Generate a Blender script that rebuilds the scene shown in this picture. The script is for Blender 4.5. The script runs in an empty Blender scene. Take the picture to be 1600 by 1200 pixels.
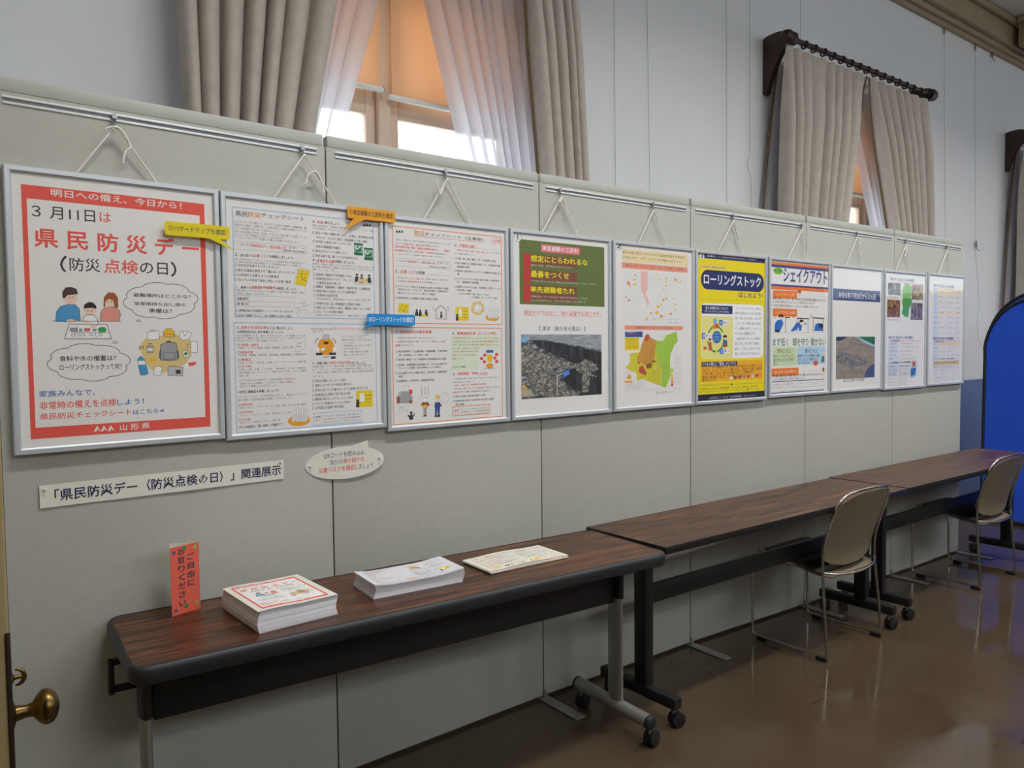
import bpy, bmesh, math, random
from mathutils import Vector, Matrix
random.seed(11)
PI = math.pi
S = bpy.context.scene
COL = S.collection
def lin(h):
    h = h.lstrip('#'); o = []
    for i in (0, 2, 4):
        c = int(h[i:i+2], 16) / 255
        o.append(c / 12.92 if c <= .04045 else ((c + .055) / 1.055) ** 2.4)
    return (*o, 1)
# ------------------------------------------------------------------ camera, sky, daylight, exposure
cam = bpy.data.cameras.new('camera'); camo = bpy.data.objects.new('camera', cam); COL.objects.link(camo)
cam.sensor_width = 36; cam.lens = 36 * 1209.6 / 1600; cam.clip_start = .02
yaw, pit, rol = math.radians(37.2438), math.radians(-2.6356), math.radians(-.6227)
F = Vector((math.sin(yaw) * math.cos(pit), math.cos(yaw) * math.cos(pit), math.sin(pit)))
Rt = Vector((math.cos(yaw), -math.sin(yaw), 0)); Up = Rt.cross(F)
R2 = Rt * math.cos(rol) + Up * math.sin(rol); U2 = Up * math.cos(rol) - Rt * math.sin(rol)
camo.matrix_world = Matrix(((R2.x, U2.x, -F.x, -1.04595), (R2.y, U2.y, -F.y, -2.33792), (R2.z, U2.z, -F.z, 1.41321), (0, 0, 0, 1)))
S.camera = camo
W = bpy.data.worlds.new('sky'); S.world = W; W.use_nodes = True
bg = W.node_tree.nodes['Background']; bg.inputs[0].default_value = (.86, .93, 1, 1); bg.inputs[1].default_value = 4.2
def area(name, loc, target, sx, sy, power, col, spread=180):
    l = bpy.data.lights.new(name, 'AREA'); l.shape = 'RECTANGLE'; l.size = sx; l.size_y = sy; l.energy = power; l.color = col; l.spread = math.radians(spread)
    o = bpy.data.objects.new(name, l); COL.objects.link(o); o.location = loc
    o.rotation_euler = (Vector(target) - Vector(loc)).to_track_quat('-Z', 'Y').to_euler(); return o
area('assumed_opposite_daylight', (3.0, -5.80, 3.55), (3.0, 0, 1.9), 7.0, .9, 8, (.88, .94, 1))  # added fill light for assumed, unseen windows opposite
area('daylight_end_window', (9.35, -2.2, 2.7), (5, -.6, 1.2), 3.7, 1.3, 22, (.85, .92, 1))
LAMPS = [(x_, y_, z_) for y_, z_ in ((-1.62, 4.10), (-4.9, 3.48)) for x_ in (.2, 2.6, 5.0, 7.4)]  # rear hanging row is assumed, its height chosen for the light
for lx, ly, lz in LAMPS: area('lamp_light', (lx, ly, lz), (lx, ly + (.0 if ly > -3 else 2.6), 0), 1.3, .22, 39 if ly > -3 else 17, (1, .985, .965), 140 if ly > -3 else 160)
S.view_settings.view_transform = 'Standard'; S.view_settings.look = 'None'; S.view_settings.gamma = 1
S.view_settings.use_curve_mapping = False; S.view_settings.exposure = 0.0
S.cycles.use_denoising = True; S.cycles.max_bounces = 10; S.cycles.transparent_max_bounces = 24
S.cycles.sample_clamp_indirect = 8
# ------------------------------------------------------------------ materials
def mat(name, col, rough=.6, metal=0, var=.06, scale=9, bump=0, bscale=60, spec=.5, stretch=(1, 1, 1), coat=0):
    m = bpy.data.materials.new(name); m.use_nodes = True; nt = m.node_tree; b = nt.nodes['Principled BSDF']
    c = lin(col) if isinstance(col, str) else col
    tc = nt.nodes.new('ShaderNodeTexCoord'); mp = nt.nodes.new('ShaderNodeMapping'); mp.inputs['Scale'].default_value = stretch
    nt.links.new(tc.outputs['Object'], mp.inputs[0])
    n = nt.nodes.new('ShaderNodeTexNoise'); n.inputs['Scale'].default_value = scale; n.inputs['Detail'].default_value = 4
    nt.links.new(mp.outputs[0], n.inputs['Vector'])
    r = nt.nodes.new('ShaderNodeValToRGB'); r.color_ramp.elements[0].position = .3; r.color_ramp.elements[1].position = .7
    r.color_ramp.elements[0].color = (*[x * (1 - var) for x in c[:3]], 1); r.color_ramp.elements[1].color = (*[min(1, x * (1 + var)) for x in c[:3]], 1)
    nt.links.new(n.outputs['Fac'], r.inputs[0]); nt.links.new(r.outputs[0], b.inputs['Base Color'])
    b.inputs['Roughness'].default_value = rough; b.inputs['Metallic'].default_value = metal; b.inputs['Specular IOR Level'].default_value = spec
    if coat: b.inputs['Coat Weight'].default_value = coat; b.inputs['Coat Roughness'].default_value = .08
    if bump:
        n2 = nt.nodes.new('ShaderNodeTexNoise'); n2.inputs['Scale'].default_value = bscale; n2.inputs['Detail'].default_value = 3
        nt.links.new(mp.outputs[0], n2.inputs['Vector'])
        bp = nt.nodes.new('ShaderNodeBump'); bp.inputs['Strength'].default_value = bump; bp.inputs['Distance'].default_value = .004
        nt.links.new(n2.outputs['Fac'], bp.inputs['Height']); nt.links.new(bp.outputs[0], b.inputs['Normal'])
    return m
def ramp_mat(name, scale, stops, detail=6, stretch=(1, 1, 1), rough=.6, dist=0, spec=.4):
    m = bpy.data.materials.new(name); m.use_nodes = True; nt = m.node_tree; b = nt.nodes['Principled BSDF']
    tc = nt.nodes.new('ShaderNodeTexCoord'); mp = nt.nodes.new('ShaderNodeMapping'); mp.inputs['Scale'].default_value = stretch
    nt.links.new(tc.outputs['Object'], mp.inputs[0])
    n = nt.nodes.new('ShaderNodeTexNoise'); n.inputs['Scale'].default_value = scale; n.inputs['Detail'].default_value = detail
    n.inputs['Distortion'].default_value = dist; n.inputs['Roughness'].default_value = .65
    nt.links.new(mp.outputs[0], n.inputs['Vector'])
    r = nt.nodes.new('ShaderNodeValToRGB'); e = r.color_ramp.elements
    while len(e) < len(stops): e.new(.5)
    for i, (p, c) in enumerate(stops): e[i].position = p; e[i].color = lin(c)
    nt.links.new(n.outputs['Fac'], r.inputs[0]); nt.links.new(r.outputs[0], b.inputs['Base Color'])
    b.inputs['Roughness'].default_value = rough; b.inputs['Specular IOR Level'].default_value = spec
    return m
def cloth(name, col, trans, transp, var=.05, scale=30, bump=.3):
    m = mat(name, col, .9, 0, var, scale, bump, 180, .1); nt = m.node_tree; b = nt.nodes['Principled BSDF']; out = nt.nodes['Material Output']
    t = nt.nodes.new('ShaderNodeBsdfTranslucent'); t.inputs[0].default_value = lin(col)
    mx = nt.nodes.new('ShaderNodeMixShader'); mx.inputs[0].default_value = trans
    nt.links.new(b.outputs[0], mx.inputs[1]); nt.links.new(t.outputs[0], mx.inputs[2])
    last = mx
    if transp:
        tp = nt.nodes.new('ShaderNodeBsdfTransparent'); m2 = nt.nodes.new('ShaderNodeMixShader'); m2.inputs[0].default_value = transp
        nt.links.new(mx.outputs[0], m2.inputs[1]); nt.links.new(tp.outputs[0], m2.inputs[2]); last = m2
    nt.links.new(last.outputs[0], out.inputs[0]); return m
def pane(name, tint, ior, rough):
    m = bpy.data.materials.new(name); m.use_nodes = True; nt = m.node_tree; nt.nodes.remove(nt.nodes['Principled BSDF']); out = nt.nodes['Material Output']
    lw = nt.nodes.new('ShaderNodeLayerWeight'); lw.inputs[0].default_value = .5
    pw = nt.nodes.new('ShaderNodeMath'); pw.operation = 'POWER'; pw.inputs[1].default_value = 5; nt.links.new(lw.outputs['Facing'], pw.inputs[0])
    f = nt.nodes.new('ShaderNodeMath'); f.operation = 'MULTIPLY_ADD'; r0 = ((ior - 1) / (ior + 1)) ** 2; f.inputs[1].default_value = 1 - r0; f.inputs[2].default_value = r0; nt.links.new(pw.outputs[0], f.inputs[0])
    n = nt.nodes.new('ShaderNodeTexNoise'); n.inputs['Scale'].default_value = 7; tc = nt.nodes.new('ShaderNodeTexCoord'); nt.links.new(tc.outputs['Object'], n.inputs['Vector'])
    bp = nt.nodes.new('ShaderNodeBump'); bp.inputs['Strength'].default_value = .05; bp.inputs['Distance'].default_value = .02; nt.links.new(n.outputs['Fac'], bp.inputs['Height'])
    g = nt.nodes.new('ShaderNodeBsdfGlossy'); g.inputs['Roughness'].default_value = rough; nt.links.new(bp.outputs[0], g.inputs['Normal'])
    t = nt.nodes.new('ShaderNodeBsdfTransparent'); t.inputs[0].default_value = tint
    x = nt.nodes.new('ShaderNodeMixShader'); nt.links.new(f.outputs[0], x.inputs[0]); nt.links.new(t.outputs[0], x.inputs[1]); nt.links.new(g.outputs[0], x.inputs[2])
    nt.links.new(x.outputs[0], out.inputs[0]); return m
M = dict(
    wall=mat('plaster_wall', '#dadcde', .85, 0, .02, 3, .05, 90), wall_far=mat('taupe_wall_paint', '#8f877c', .85, 0, .03, 3), ceil=mat('ceiling_paint', '#dedddb', .9, 0, .02, 3),
    cornice=mat('tan_cornice_paint', '#9b8a70', .6, 0, .04, 5), panel=mat('panel_cloth', '#b5b5ac', .9, 0, .03, 40, .12, 500, .2),
    cap=mat('panel_cap_paint', '#b6b8af', .6, 0, .03, 12), seam=mat('dark_seam_strip', '#4a3f33', .8), rail=mat('aluminium_rail_lip', '#dfe3e2', .4, .2, .02, 30),
    groove=mat('rail_groove', '#6c7076', .5, .3), alu=mat('frame_aluminium', '#c3c8cc', .38, .3, .02, 40), paper_back=mat('backing_board', '#8b8a86', .9),
    paper=mat('poster_paper', '#eceae8', .7, 0, .012, 4), sheet=mat('sheet_edge_paper', '#dcdbe0', .8, 0, .05, 300, stretch=(.02, .02, 1)), cream_paper=mat('cream_paper', '#deddd2', .8, 0, .03, 5),
    cord=mat('white_cord', '#ebe9e2', .7, 0, .05, 60), steel=mat('hook_steel', '#8f9296', .35, .8), chrome=mat('chrome_tube', '#b9b6b0', .22, 1, .04, 20),
    dull=mat('brushed_steel', '#a5a49e', .42, .7, .05, 30, stretch=(1, 1, .1)), black=mat('black_steel', '#141416', .45, 0, .1, 20), edge=mat('charcoal_vinyl_edge', '#212327', .45, 0, .05, 30),
    rubber=mat('black_rubber', '#101011', .6, 0, .1, 30), shell=mat('beige_plastic_shell', '#776b55', .48, 0, .04, 8), seat=mat('shaded_seat_pad', '#2d2520', .75, 0, .1, 40, .2, 200),  # seat pad colour holds the shade lying on a beige seat
    brass=mat('worn_brass', '#6b5733', .34, 1, .25, 30), door=mat('cream_door_paint', '#a89468', .45, 0, .03, 4), lock=mat('bronze_lock_plate', '#3b2d1c', .45, .6, .2, 30),
    rod=mat('mahogany_stain', '#35201a', .4, 0, .2, 15, stretch=(1, 4, 4)), winframe=mat('window_frame_paint', '#c6ae98', .5, 0, .04, 8), wire=mat('grey_wire', '#77777a', .4, .5),
    trim=mat('brown_braid', '#6f5a40', .9, 0, .3, 200), rim=mat('black_binding', '#17161c', .7), lowblue=mat('slate_blue_board', '#5d6f9c', .8, 0, .04, 6),
    drape=cloth('damask_drape', '#bab1a6', .12, 0, .07, 22), sheer=cloth('white_voile', '#d2d0d6', .5, .22, .03, 40, .1), blind=cloth('orange_blind_vinyl', '#f2cda6', .42, 0, .05, 2, .05),
    screen=cloth('blue_pop_up_cloth', '#4c84ff', .52, 0, .05, 4, .15), sheernet=cloth('blue_net_cloth', '#4b6fc0', .3, .15, .04, 8, .1),
    acrylic=pane('clear_acrylic', (1, 1, 1, 1), 1.3, .03), glass=pane('window_glass', (.97, .98, .98, 1), 1.45, .02), dim_glass=pane('dimmed_window_glass', (.3, .33, .36, 1), 1.45, .05),  # last pane: dark tint added to weaken the end window's mirror image
    red_card=mat('vermilion_card', '#dc604c', .7, 0, .03, 20), yel_card=mat('yellow_note_paper', '#e6d013', .75), org_card=mat('orange_note_paper', '#eaa32a', .75), blu_card=mat('blue_note_paper', '#1790dc', .75),
    pin=mat('clear_push_pin', '#d7d8d4', .2), white_paint=mat('white_sill_paint', '#d9d6cf', .5), lampglass=mat('lamp_housing', '#e6e6e2', .4))
def woodmat():
    m = bpy.data.materials.new('rosewood_laminate'); m.use_nodes = True; nt = m.node_tree; b = nt.nodes['Principled BSDF']
    tc = nt.nodes.new('ShaderNodeTexCoord'); mp = nt.nodes.new('ShaderNodeMapping'); mp.inputs['Scale'].default_value = (1.6, 19, 19)
    nt.links.new(tc.outputs['Object'], mp.inputs[0])
    n = nt.nodes.new('ShaderNodeTexNoise'); n.inputs['Scale'].default_value = 2.0; n.inputs['Detail'].default_value = 8; n.inputs['Distortion'].default_value = 1.1; n.inputs['Roughness'].default_value = .62
    nt.links.new(mp.outputs[0], n.inputs['Vector'])
    r = nt.nodes.new('ShaderNodeValToRGB'); e = r.color_ramp.elements
    for p, c in ((.28, '#190e0b'), (.43, '#3a2116'), (.53, '#573421'), (.75, '#85552f')):
        if p == .28: e[0].position = p; e[0].color = lin(c)
        elif p == .75: e[-1].position = p; e[-1].color = lin(c)
        else: q = e.new(p); q.color = lin(c)
    nt.links.new(n.outputs['Fac'], r.inputs[0]); nt.links.new(r.outputs[0], b.inputs['Base Color'])
    b.inputs['Roughness'].default_value = .33; b.inputs['Specular IOR Level'].default_value = .45; return m
M['wood'] = woodmat()
def floormat():
    m = bpy.data.materials.new('waxed_brown_vinyl'); m.use_nodes = True; nt = m.node_tree; b = nt.nodes['Principled BSDF']
    tc = nt.nodes.new('ShaderNodeTexCoord')
    n = nt.nodes.new('ShaderNodeTexNoise'); n.inputs['Scale'].default_value = 2.2; n.inputs['Detail'].default_value = 6; nt.links.new(tc.outputs['Object'], n.inputs['Vector'])
    r = nt.nodes.new('ShaderNodeValToRGB'); r.color_ramp.elements[0].position = .3; r.color_ramp.elements[0].color = lin('#493c2f'); r.color_ramp.elements[1].position = .75; r.color_ramp.elements[1].color = lin('#554635')
    nt.links.new(n.outputs['Fac'], r.inputs[0])
    mp = nt.nodes.new('ShaderNodeMapping'); mp.inputs['Rotation'].default_value = (0, 0, .5); mp.inputs['Scale'].default_value = (1.2, 9, 1); nt.links.new(tc.outputs['Object'], mp.inputs[0])
    n3 = nt.nodes.new('ShaderNodeTexNoise'); n3.inputs['Scale'].default_value = 2.5; n3.inputs['Detail'].default_value = 2; nt.links.new(mp.outputs[0], n3.inputs['Vector'])
    r3 = nt.nodes.new('ShaderNodeValToRGB'); r3.color_ramp.elements[0].position = .235; r3.color_ramp.elements[0].color = (.35, .33, .31, 1); r3.color_ramp.elements[1].position = .27; r3.color_ramp.elements[1].color = (1, 1, 1, 1)
    nt.links.new(n3.outputs['Fac'], r3.inputs[0])
    mu = nt.nodes.new('ShaderNodeMixRGB'); mu.blend_type = 'MULTIPLY'; mu.inputs[0].default_value = 1; nt.links.new(r.outputs[0], mu.inputs[1]); nt.links.new(r3.outputs[0], mu.inputs[2]); nt.links.new(mu.outputs[0], b.inputs['Base Color'])
    n2 = nt.nodes.new('ShaderNodeTexNoise'); n2.inputs['Scale'].default_value = 1.1; n2.inputs['Detail'].default_value = 5; nt.links.new(tc.outputs['Object'], n2.inputs['Vector'])
    r2 = nt.nodes.new('ShaderNodeValToRGB'); r2.color_ramp.elements[0].position = .47; r2.color_ramp.elements[0].color = (.06,) * 3 + (1,); r2.color_ramp.elements[1].position = .53; r2.color_ramp.elements[1].color = (.19,) * 3 + (1,)
    nt.links.new(n2.outputs['Fac'], r2.inputs[0]); nt.links.new(r2.outputs[0], b.inputs['Roughness'])
    bp = nt.nodes.new('ShaderNodeBump'); bp.inputs['Strength'].default_value = .03; bp.inputs['Distance'].default_value = .02
    n4 = nt.nodes.new('ShaderNodeTexNoise'); n4.inputs['Scale'].default_value = 6; nt.links.new(tc.outputs['Object'], n4.inputs['Vector']); nt.links.new(n4.outputs['Fac'], bp.inputs['Height']); nt.links.new(bp.outputs[0], b.inputs['Normal'])
    return m
M['floor'] = floormat()
INKS = dict(k='#3a393d', k2='#5a585c', g='#97959b', gl='#bdbbc2', w='#eceae8', w2='#f4f3f5', lw='#dcd5d2', red='#ea5a4d', redl='#e58a7a', o='#6d6f78', org='#d98a2b', org2='#f0a52c', lb='#b4c9e4', lb2='#d6dfee', lo='#f2a47c',
    blue='#4a9ccf', tblue='#3268b0', sblue='#2a6fc4', lblue='#7fb7e0', lblue2='#9fc4e0', navy='#1f2a55', navy2='#25306a', navy3='#22253d', navym='#2c4a9a', brown='#4a3a35', brown2='#a3592f', hair='#2c2626', skin='#f1d3bd', pink='#e79a8c', pinkr='#e8737d', pinkm='#eec2b8',
    green='#3f9a4a', green2='#2f7f45', dgreen='#1f6e4b', lgreen='#bfe0cc', lgreen2='#a9d39a', lime='#7cc23c', gray='#a5a5a8', gray2='#c5c5c8', dgray='#66666c', sand='#e3c98a', sand2='#b89d7a', yel='#f2bf2e', yel2='#f0d21e', yel3='#f5e51c', ylw='#f2dd10', olive='#7a7420',
    pg='#dfecd3', pgreen='#687a40', rr='#c83a36', brr='#85543f', cream='#f0dcae', cream2='#e8cf86', cream3='#f3e6c6', salmon='#ee9d82', mapbg='#e8e7e5', orgm='#ee8d3c', yelm='#e6c552', yelm2='#dfe0a0', rm='#d8553f', mapy='#d8cf3c', mapy2='#cfc83a', mapg='#a6cc4a', mapo='#d29a44', mapr='#c7583e', mapb='#8e6434', mapG='#8cc77c', mapG2='#4fa353',
    orgb='#f07f36', purp='#4b4a8c', pgl='#cfe0b4', pbl='#b5d5ee', slate='#3f5486', amber='#f5b22a', pyel='#ece58e', jean='#35508f', road='#b3aa98')
for kx, v in INKS.items(): M['ink_' + kx] = mat('ink_' + kx, v, .65, 0, .015, 6)
M['ink_sea'] = ramp_mat('print_rough_sea', 30, ((.3, '#26282b'), (.46, '#4d5055'), (.56, '#8d9297'), (.7, '#c5c8ca')), 9, (1, 1, 2.6), .6, .5)
M['ink_foam'] = ramp_mat('print_foam', 85, ((.35, '#3a3833'), (.5, '#75736b'), (.62, '#b5b3aa'), (.75, '#dcdad2')), 8, (1, 1, 1.3), .6, .8)
M['ink_dark'] = ramp_mat('print_dark_wave', 18, ((.3, '#1d1f22'), (.55, '#35383c'), (.75, '#5f646b')), 7, (3, 3, .8), .6, .5)
M['ink_skysea'] = ramp_mat('print_grey_water', 36, ((.35, '#7f868d'), (.55, '#a4aab1'), (.75, '#ccd0d4')), 6, (.6, .6, 5), .6, .3)
M['ink_flood'] = ramp_mat('print_muddy_water', 16, ((.3, '#84786c'), (.55, '#9d9188'), (.75, '#b7aea6')), 7, (1, 1, 2.5), .6, .5)
M['ink_town'] = ramp_mat('print_flooded_town', 80, ((.36, '#3c4254'), (.48, '#6f7180'), (.6, '#9a938c'), (.72, '#c3bfbd')), 7, (1, 1, 1.4), .6, .4)
M['ink_ph1'] = ramp_mat('print_wet_road', 28, ((.35, '#44484a'), (.55, '#8b8d8d'), (.72, '#c9cac9')), 6)
M['ink_ph2'] = ramp_mat('print_mud', 26, ((.35, '#5d564f'), (.55, '#b19f86'), (.72, '#d6cfc4')), 6)
M['ink_ph3'] = ramp_mat('print_soil', 28, ((.35, '#2e2620'), (.5, '#8a5e40'), (.7, '#c39a74')), 6, (1, 1, 1.5))
M['ink_ph4'] = ramp_mat('print_debris', 34, ((.38, '#33303c'), (.52, '#81757d'), (.7, '#d3ccc9')), 6, (2, 2, .7))
# ------------------------------------------------------------------ mesh helpers
class MB:
    def __init__(s): s.v = []; s.f = []; s.m = []; s.mats = []
    def mi(s, m):
        if m not in s.mats: s.mats.append(m)
        return s.mats.index(m)
    def add(s, vs, fs, m):
        o = len(s.v); i = s.mi(m); s.v += [tuple(v) for v in vs]; s.f += [tuple(o + a for a in f) for f in fs]; s.m += [i] * len(fs); return s
    def box(s, x0, x1, y0, y1, z0, z1, m, bev=0, rot=None, piv=None):
        x0, x1 = min(x0, x1), max(x0, x1); y0, y1 = min(y0, y1), max(y0, y1); z0, z1 = min(z0, z1), max(z0, z1)
        bm = bmesh.new(); bmesh.ops.create_cube(bm, size=1)
        for v in bm.verts: v.co = Vector(((x0 + x1) / 2 + v.co.x * (x1 - x0), (y0 + y1) / 2 + v.co.y * (y1 - y0), (z0 + z1) / 2 + v.co.z * (z1 - z0)))
        if bev: bmesh.ops.bevel(bm, geom=bm.edges[:], offset=min(bev, (x1-x0)*.45, (y1-y0)*.45, (z1-z0)*.45), segments=2, affect='EDGES', profile=.5)
        if rot is not None:
            pv = Vector(piv or ((x0+x1)/2, (y0+y1)/2, (z0+z1)/2))
            for v in bm.verts: v.co = pv + rot @ (v.co - pv)
        bm.verts.index_update(); s.add([v.co for v in bm.verts], [[v.index for v in f.verts] for f in bm.faces], m); bm.free(); return s
    def tube(s, pts, r, m, seg=10, closed=False, ry=None):
        pts = [Vector(p) for p in pts]; n = len(pts); vs = []; prev = None
        for i, p in enumerate(pts):
            a = pts[i - 1] if (i or closed) else p; b = pts[(i + 1) % n] if (i < n - 1 or closed) else p
            t = (b - a).normalized()
            if prev is None:
                u = t.cross(Vector((0, 0, 1)))
                if u.length < .1: u = t.cross(Vector((0, 1, 0)))
            else: u = prev - t * prev.dot(t)
            u.normalize(); prev = u; w = t.cross(u)
            rr = r[i] if isinstance(r, (list, tuple)) else r; r2 = ry or rr
            vs += [p + u * math.cos(2 * PI * k / seg) * rr + w * math.sin(2 * PI * k / seg) * r2 for k in range(seg)]
        fs = []
        for i in range(n if closed else n - 1):
            j = (i + 1) % n
            fs += [(i * seg + k, i * seg + (k + 1) % seg, j * seg + (k + 1) % seg, j * seg + k) for k in range(seg)]
        if not closed: fs += [tuple(range(seg))[::-1], tuple((n - 1) * seg + k for k in range(seg))]
        return s.add(vs, fs, m)
    def lathe(s, prof, m, org=(0, 0, 0), axis='z', seg=20):
        vs = []; o = Vector(org)
        for r, h in prof:
            for k in range(seg):
                a = 2 * PI * k / seg; c, d = r * math.cos(a), r * math.sin(a)
                vs.append(o + (Vector((c, d, h)) if axis == 'z' else Vector((h, c, d)) if axis == 'x' else Vector((d, h, c))))
        fs = []
        for i in range(len(prof) - 1):
            fs += [(i * seg + k, i * seg + (k + 1) % seg, (i + 1) * seg + (k + 1) % seg, (i + 1) * seg + k) for k in range(seg)]
        fs += [tuple(range(seg))[::-1], tuple((len(prof) - 1) * seg + k for k in range(seg))]
        return s.add(vs, fs, m)
    def prism(s, poly, fn, d0, d1, m):      # poly of 2-D points, fn(a, b, d) -> 3-D
        n = len(poly); vs = [fn(a, b, d0) for a, b in poly] + [fn(a, b, d1) for a, b in poly]
        fs = [tuple(range(n)), tuple(range(2 * n - 1, n - 1, -1))] + [(i, i + n, (i + 1) % n + n, (i + 1) % n) for i in range(n)]
        return s.add(vs, fs, m)
    def build(s, name, parent=None, smooth=35, loc=None):
        me = bpy.data.meshes.new(name); me.from_pydata(s.v, [], s.f); me.update()
        for m in s.mats: me.materials.append(M[m] if isinstance(m, str) else m)
        me.polygons.foreach_set('material_index', s.m)
        bm = bmesh.new(); bm.from_mesh(me)
        if s.fix: bmesh.ops.recalc_face_normals(bm, faces=bm.faces[:])
        bm.to_mesh(me); bm.free()
        if smooth: me.polygons.foreach_set('use_smooth', [True] * len(me.polygons)); me.set_sharp_from_angle(angle=math.radians(smooth))
        o = bpy.data.objects.new(name, me); COL.objects.link(o)
        if parent: o.parent = parent
        if loc: o.location = loc
        return o
    fix = True
def tag(o, label, cat, group=None):
    o['label'] = label; o['category'] = cat
    if group: o['group'] = group
    return o
def thing(name, label, cat, loc=(0, 0, 0), rz=0, group=None):
    o = bpy.data.objects.new(name, None); COL.objects.link(o); o.location = loc; o.rotation_euler = (0, 0, rz); o.empty_display_size = .1
    return tag(o, label, cat, group)
def struct(o): o['kind'] = 'structure'; return o
def copy_tree(o, parent=None):
    c = o.copy(); COL.objects.link(c)
    if parent: c.parent = parent
    for ch in list(o.children): copy_tree(ch, c)
    return c
def rrect(x0, x1, y0, y1, r, n=6):
    p = []
    for cx, cy, a0 in ((x1 - r, y1 - r, 0), (x0 + r, y1 - r, 90), (x0 + r, y0 + r, 180), (x1 - r, y0 + r, 270)):
        for i in range(n + 1):
            a = math.radians(a0 + 90 * i / n); p.append((cx + r * math.cos(a), cy + r * math.sin(a)))
    return p
# text as flat mesh, cached
_tc = {}
def glyphs(t, bold):
    if t not in _tc:
        c = bpy.data.curves.new('type', 'FONT'); c.body = t; c.size = 1; c.resolution_u = 1 if len(t) > 14 else 2
        c.fill_mode = 'FRONT'; c.offset = 0
        o = bpy.data.objects.new('type', c); me = o.to_mesh()
        vs = [(v.co.x, v.co.y) for v in me.vertices]; fs = [tuple(p.vertices) for p in me.polygons]
        o.to_mesh_clear(); bpy.data.objects.remove(o); bpy.data.curves.remove(c); _tc[t] = (vs, fs)
    return _tc[t]
def put_text(mb, t, bold, x0, y0, x1, y1, fn, d, m):   # (x0, y0) top left, y downwards
    vs, fs = glyphs(t, bold)
    if not vs: return
    xs = [v[0] for v in vs]; a, b = min(xs), max(xs); ys = [v[1] for v in vs]
    lo, hi = min(min(ys), -.12), max(max(ys), .80)
    if b - a < .25: a, b = (a + b) / 2 - .2, (a + b) / 2 + .2
    e = (0, .008, .014, .021, .026)[bold]; sh = ((0, 0),) if not bold else ((e, 0), (-e, 0), (0, e), (0, -e)) if bold < 3 else ((e, 0), (-e, 0), (0, e), (0, -e), (e * .7, e * .7), (-e * .7, e * .7), (e * .7, -e * .7), (-e * .7, -e * .7))
    for q_, (ex, ey) in enumerate(sh): mb.add([fn(x0 + (x + ex - a) / (b - a) * (x1 - x0), y1 + (y + ey - lo) / (hi - lo) * (y0 - y1), d + q_ * .000005) for x, y in vs], fs, m)
def stroke(pts, w):
    P = [Vector(p) for p in pts]; cl = len(P) > 3 and (P[0] - P[-1]).length < 1e-4
    if cl: P = P[:-1]
    n = len(P); L = []; Rr = []
    for i in range(n):
        a = P[i - 1] if (i or cl) else P[i]; b = P[(i + 1) % n] if (i < n - 1 or cl) else P[i]
        d1 = (P[i] - a); d2 = (b - P[i]); d1 = d1.normalized() if d1.length else d2.normalized(); d2 = d2.normalized() if d2.length else d1
        t = d1 + d2; t = t.normalized() if t.length > 1e-6 else d1; nr = Vector((-t.y, t.x)); k = max(.35, nr.dot(Vector((-d1.y, d1.x))))
        L.append(P[i] + nr * w / 2 / k); Rr.append(P[i] - nr * w / 2 / k)
    fs = [(i, (i + 1) % n, n + (i + 1) % n, n + i) for i in range(n if cl else n - 1)]
    return L + Rr, fs
def ell(x0, y0, x1, y1, n=20): return [((x0 + x1) / 2 + (x1 - x0) / 2 * math.cos(2 * PI * i / n), (y0 + y1) / 2 + (y1 - y0) / 2 * math.sin(2 * PI * i / n)) for i in range(n)]
def print_items(mb, items, fn, lift=.00005, grid=0):
    boxes = []
    for it in sorted(items, key=lambda q: q[3]):
        k, c, col, lay = it[:4]; m = 'ink_' + col; w_ = it[4] if k in 'LO' else .5
        bb = (min(c[0::2]) - w_, max(c[0::2]) + w_, min(c[1::2]) - w_, max(c[1::2]) + w_); lv = 1
        for (a0, a1, b0, b1, l0) in boxes:
            if l0 >= lv and a0 < bb[1] and a1 > bb[0] and b0 < bb[3] and b1 > bb[2]: lv = l0 + 1
        boxes.append((*bb, lv)); d = lv * lift
        if k == 'R' and grid:
            g = grid + 1; mb.add([fn(c[0] + (c[2] - c[0]) * i / grid, c[1] + (c[3] - c[1]) * j / grid, d) for j in range(g) for i in range(g)], [(j * g + i, j * g + i + 1, (j + 1) * g + i + 1, (j + 1) * g + i) for j in range(grid) for i in range(grid)], m)
        elif k == 'R': mb.add([fn(c[0], c[1], d), fn(c[2], c[1], d), fn(c[2], c[3], d), fn(c[0], c[3], d)], [(0, 1, 2, 3)], m)
        elif k == 'B':
            p = rrect(c[0], c[2], c[1], c[3], min(it[4], (c[3] - c[1]) / 2)); mb.add([fn(a, b, d) for a, b in p], [tuple(range(len(p)))], m)
        elif k == 'E': p = ell(*c); mb.add([fn(a, b, d) for a, b in p], [tuple(range(len(p)))], m)
        elif k == 'O': p = ell(*c); vs, fs = stroke(p + [p[0]], it[4]); mb.add([fn(v[0], v[1], d) for v in vs], fs, m)
        elif k == 'G': mb.add([fn(c[i], c[i + 1], d) for i in range(0, len(c), 2)], [tuple(range(len(c) // 2))], m)
        elif k == 'L':
            pl = [(c[i], c[i + 1]) for i in range(0, len(c), 2)]
            if grid: pl = [(p_[0] + (q_[0] - p_[0]) * i / 12, p_[1] + (q_[1] - p_[1]) * i / 12) for p_, q_ in zip(pl, pl[1:]) for i in range(12)] + [pl[-1]]
            vs, fs = stroke(pl, it[4]); mb.add([fn(v[0], v[1], d) for v in vs], fs, m)
        elif k == 'T': put_text(mb, it[4], it[5], c[0], c[1], c[2], c[3], fn, d, m)
        elif k == 'I': picture(mb, col, c, fn, d, lift)
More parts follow.
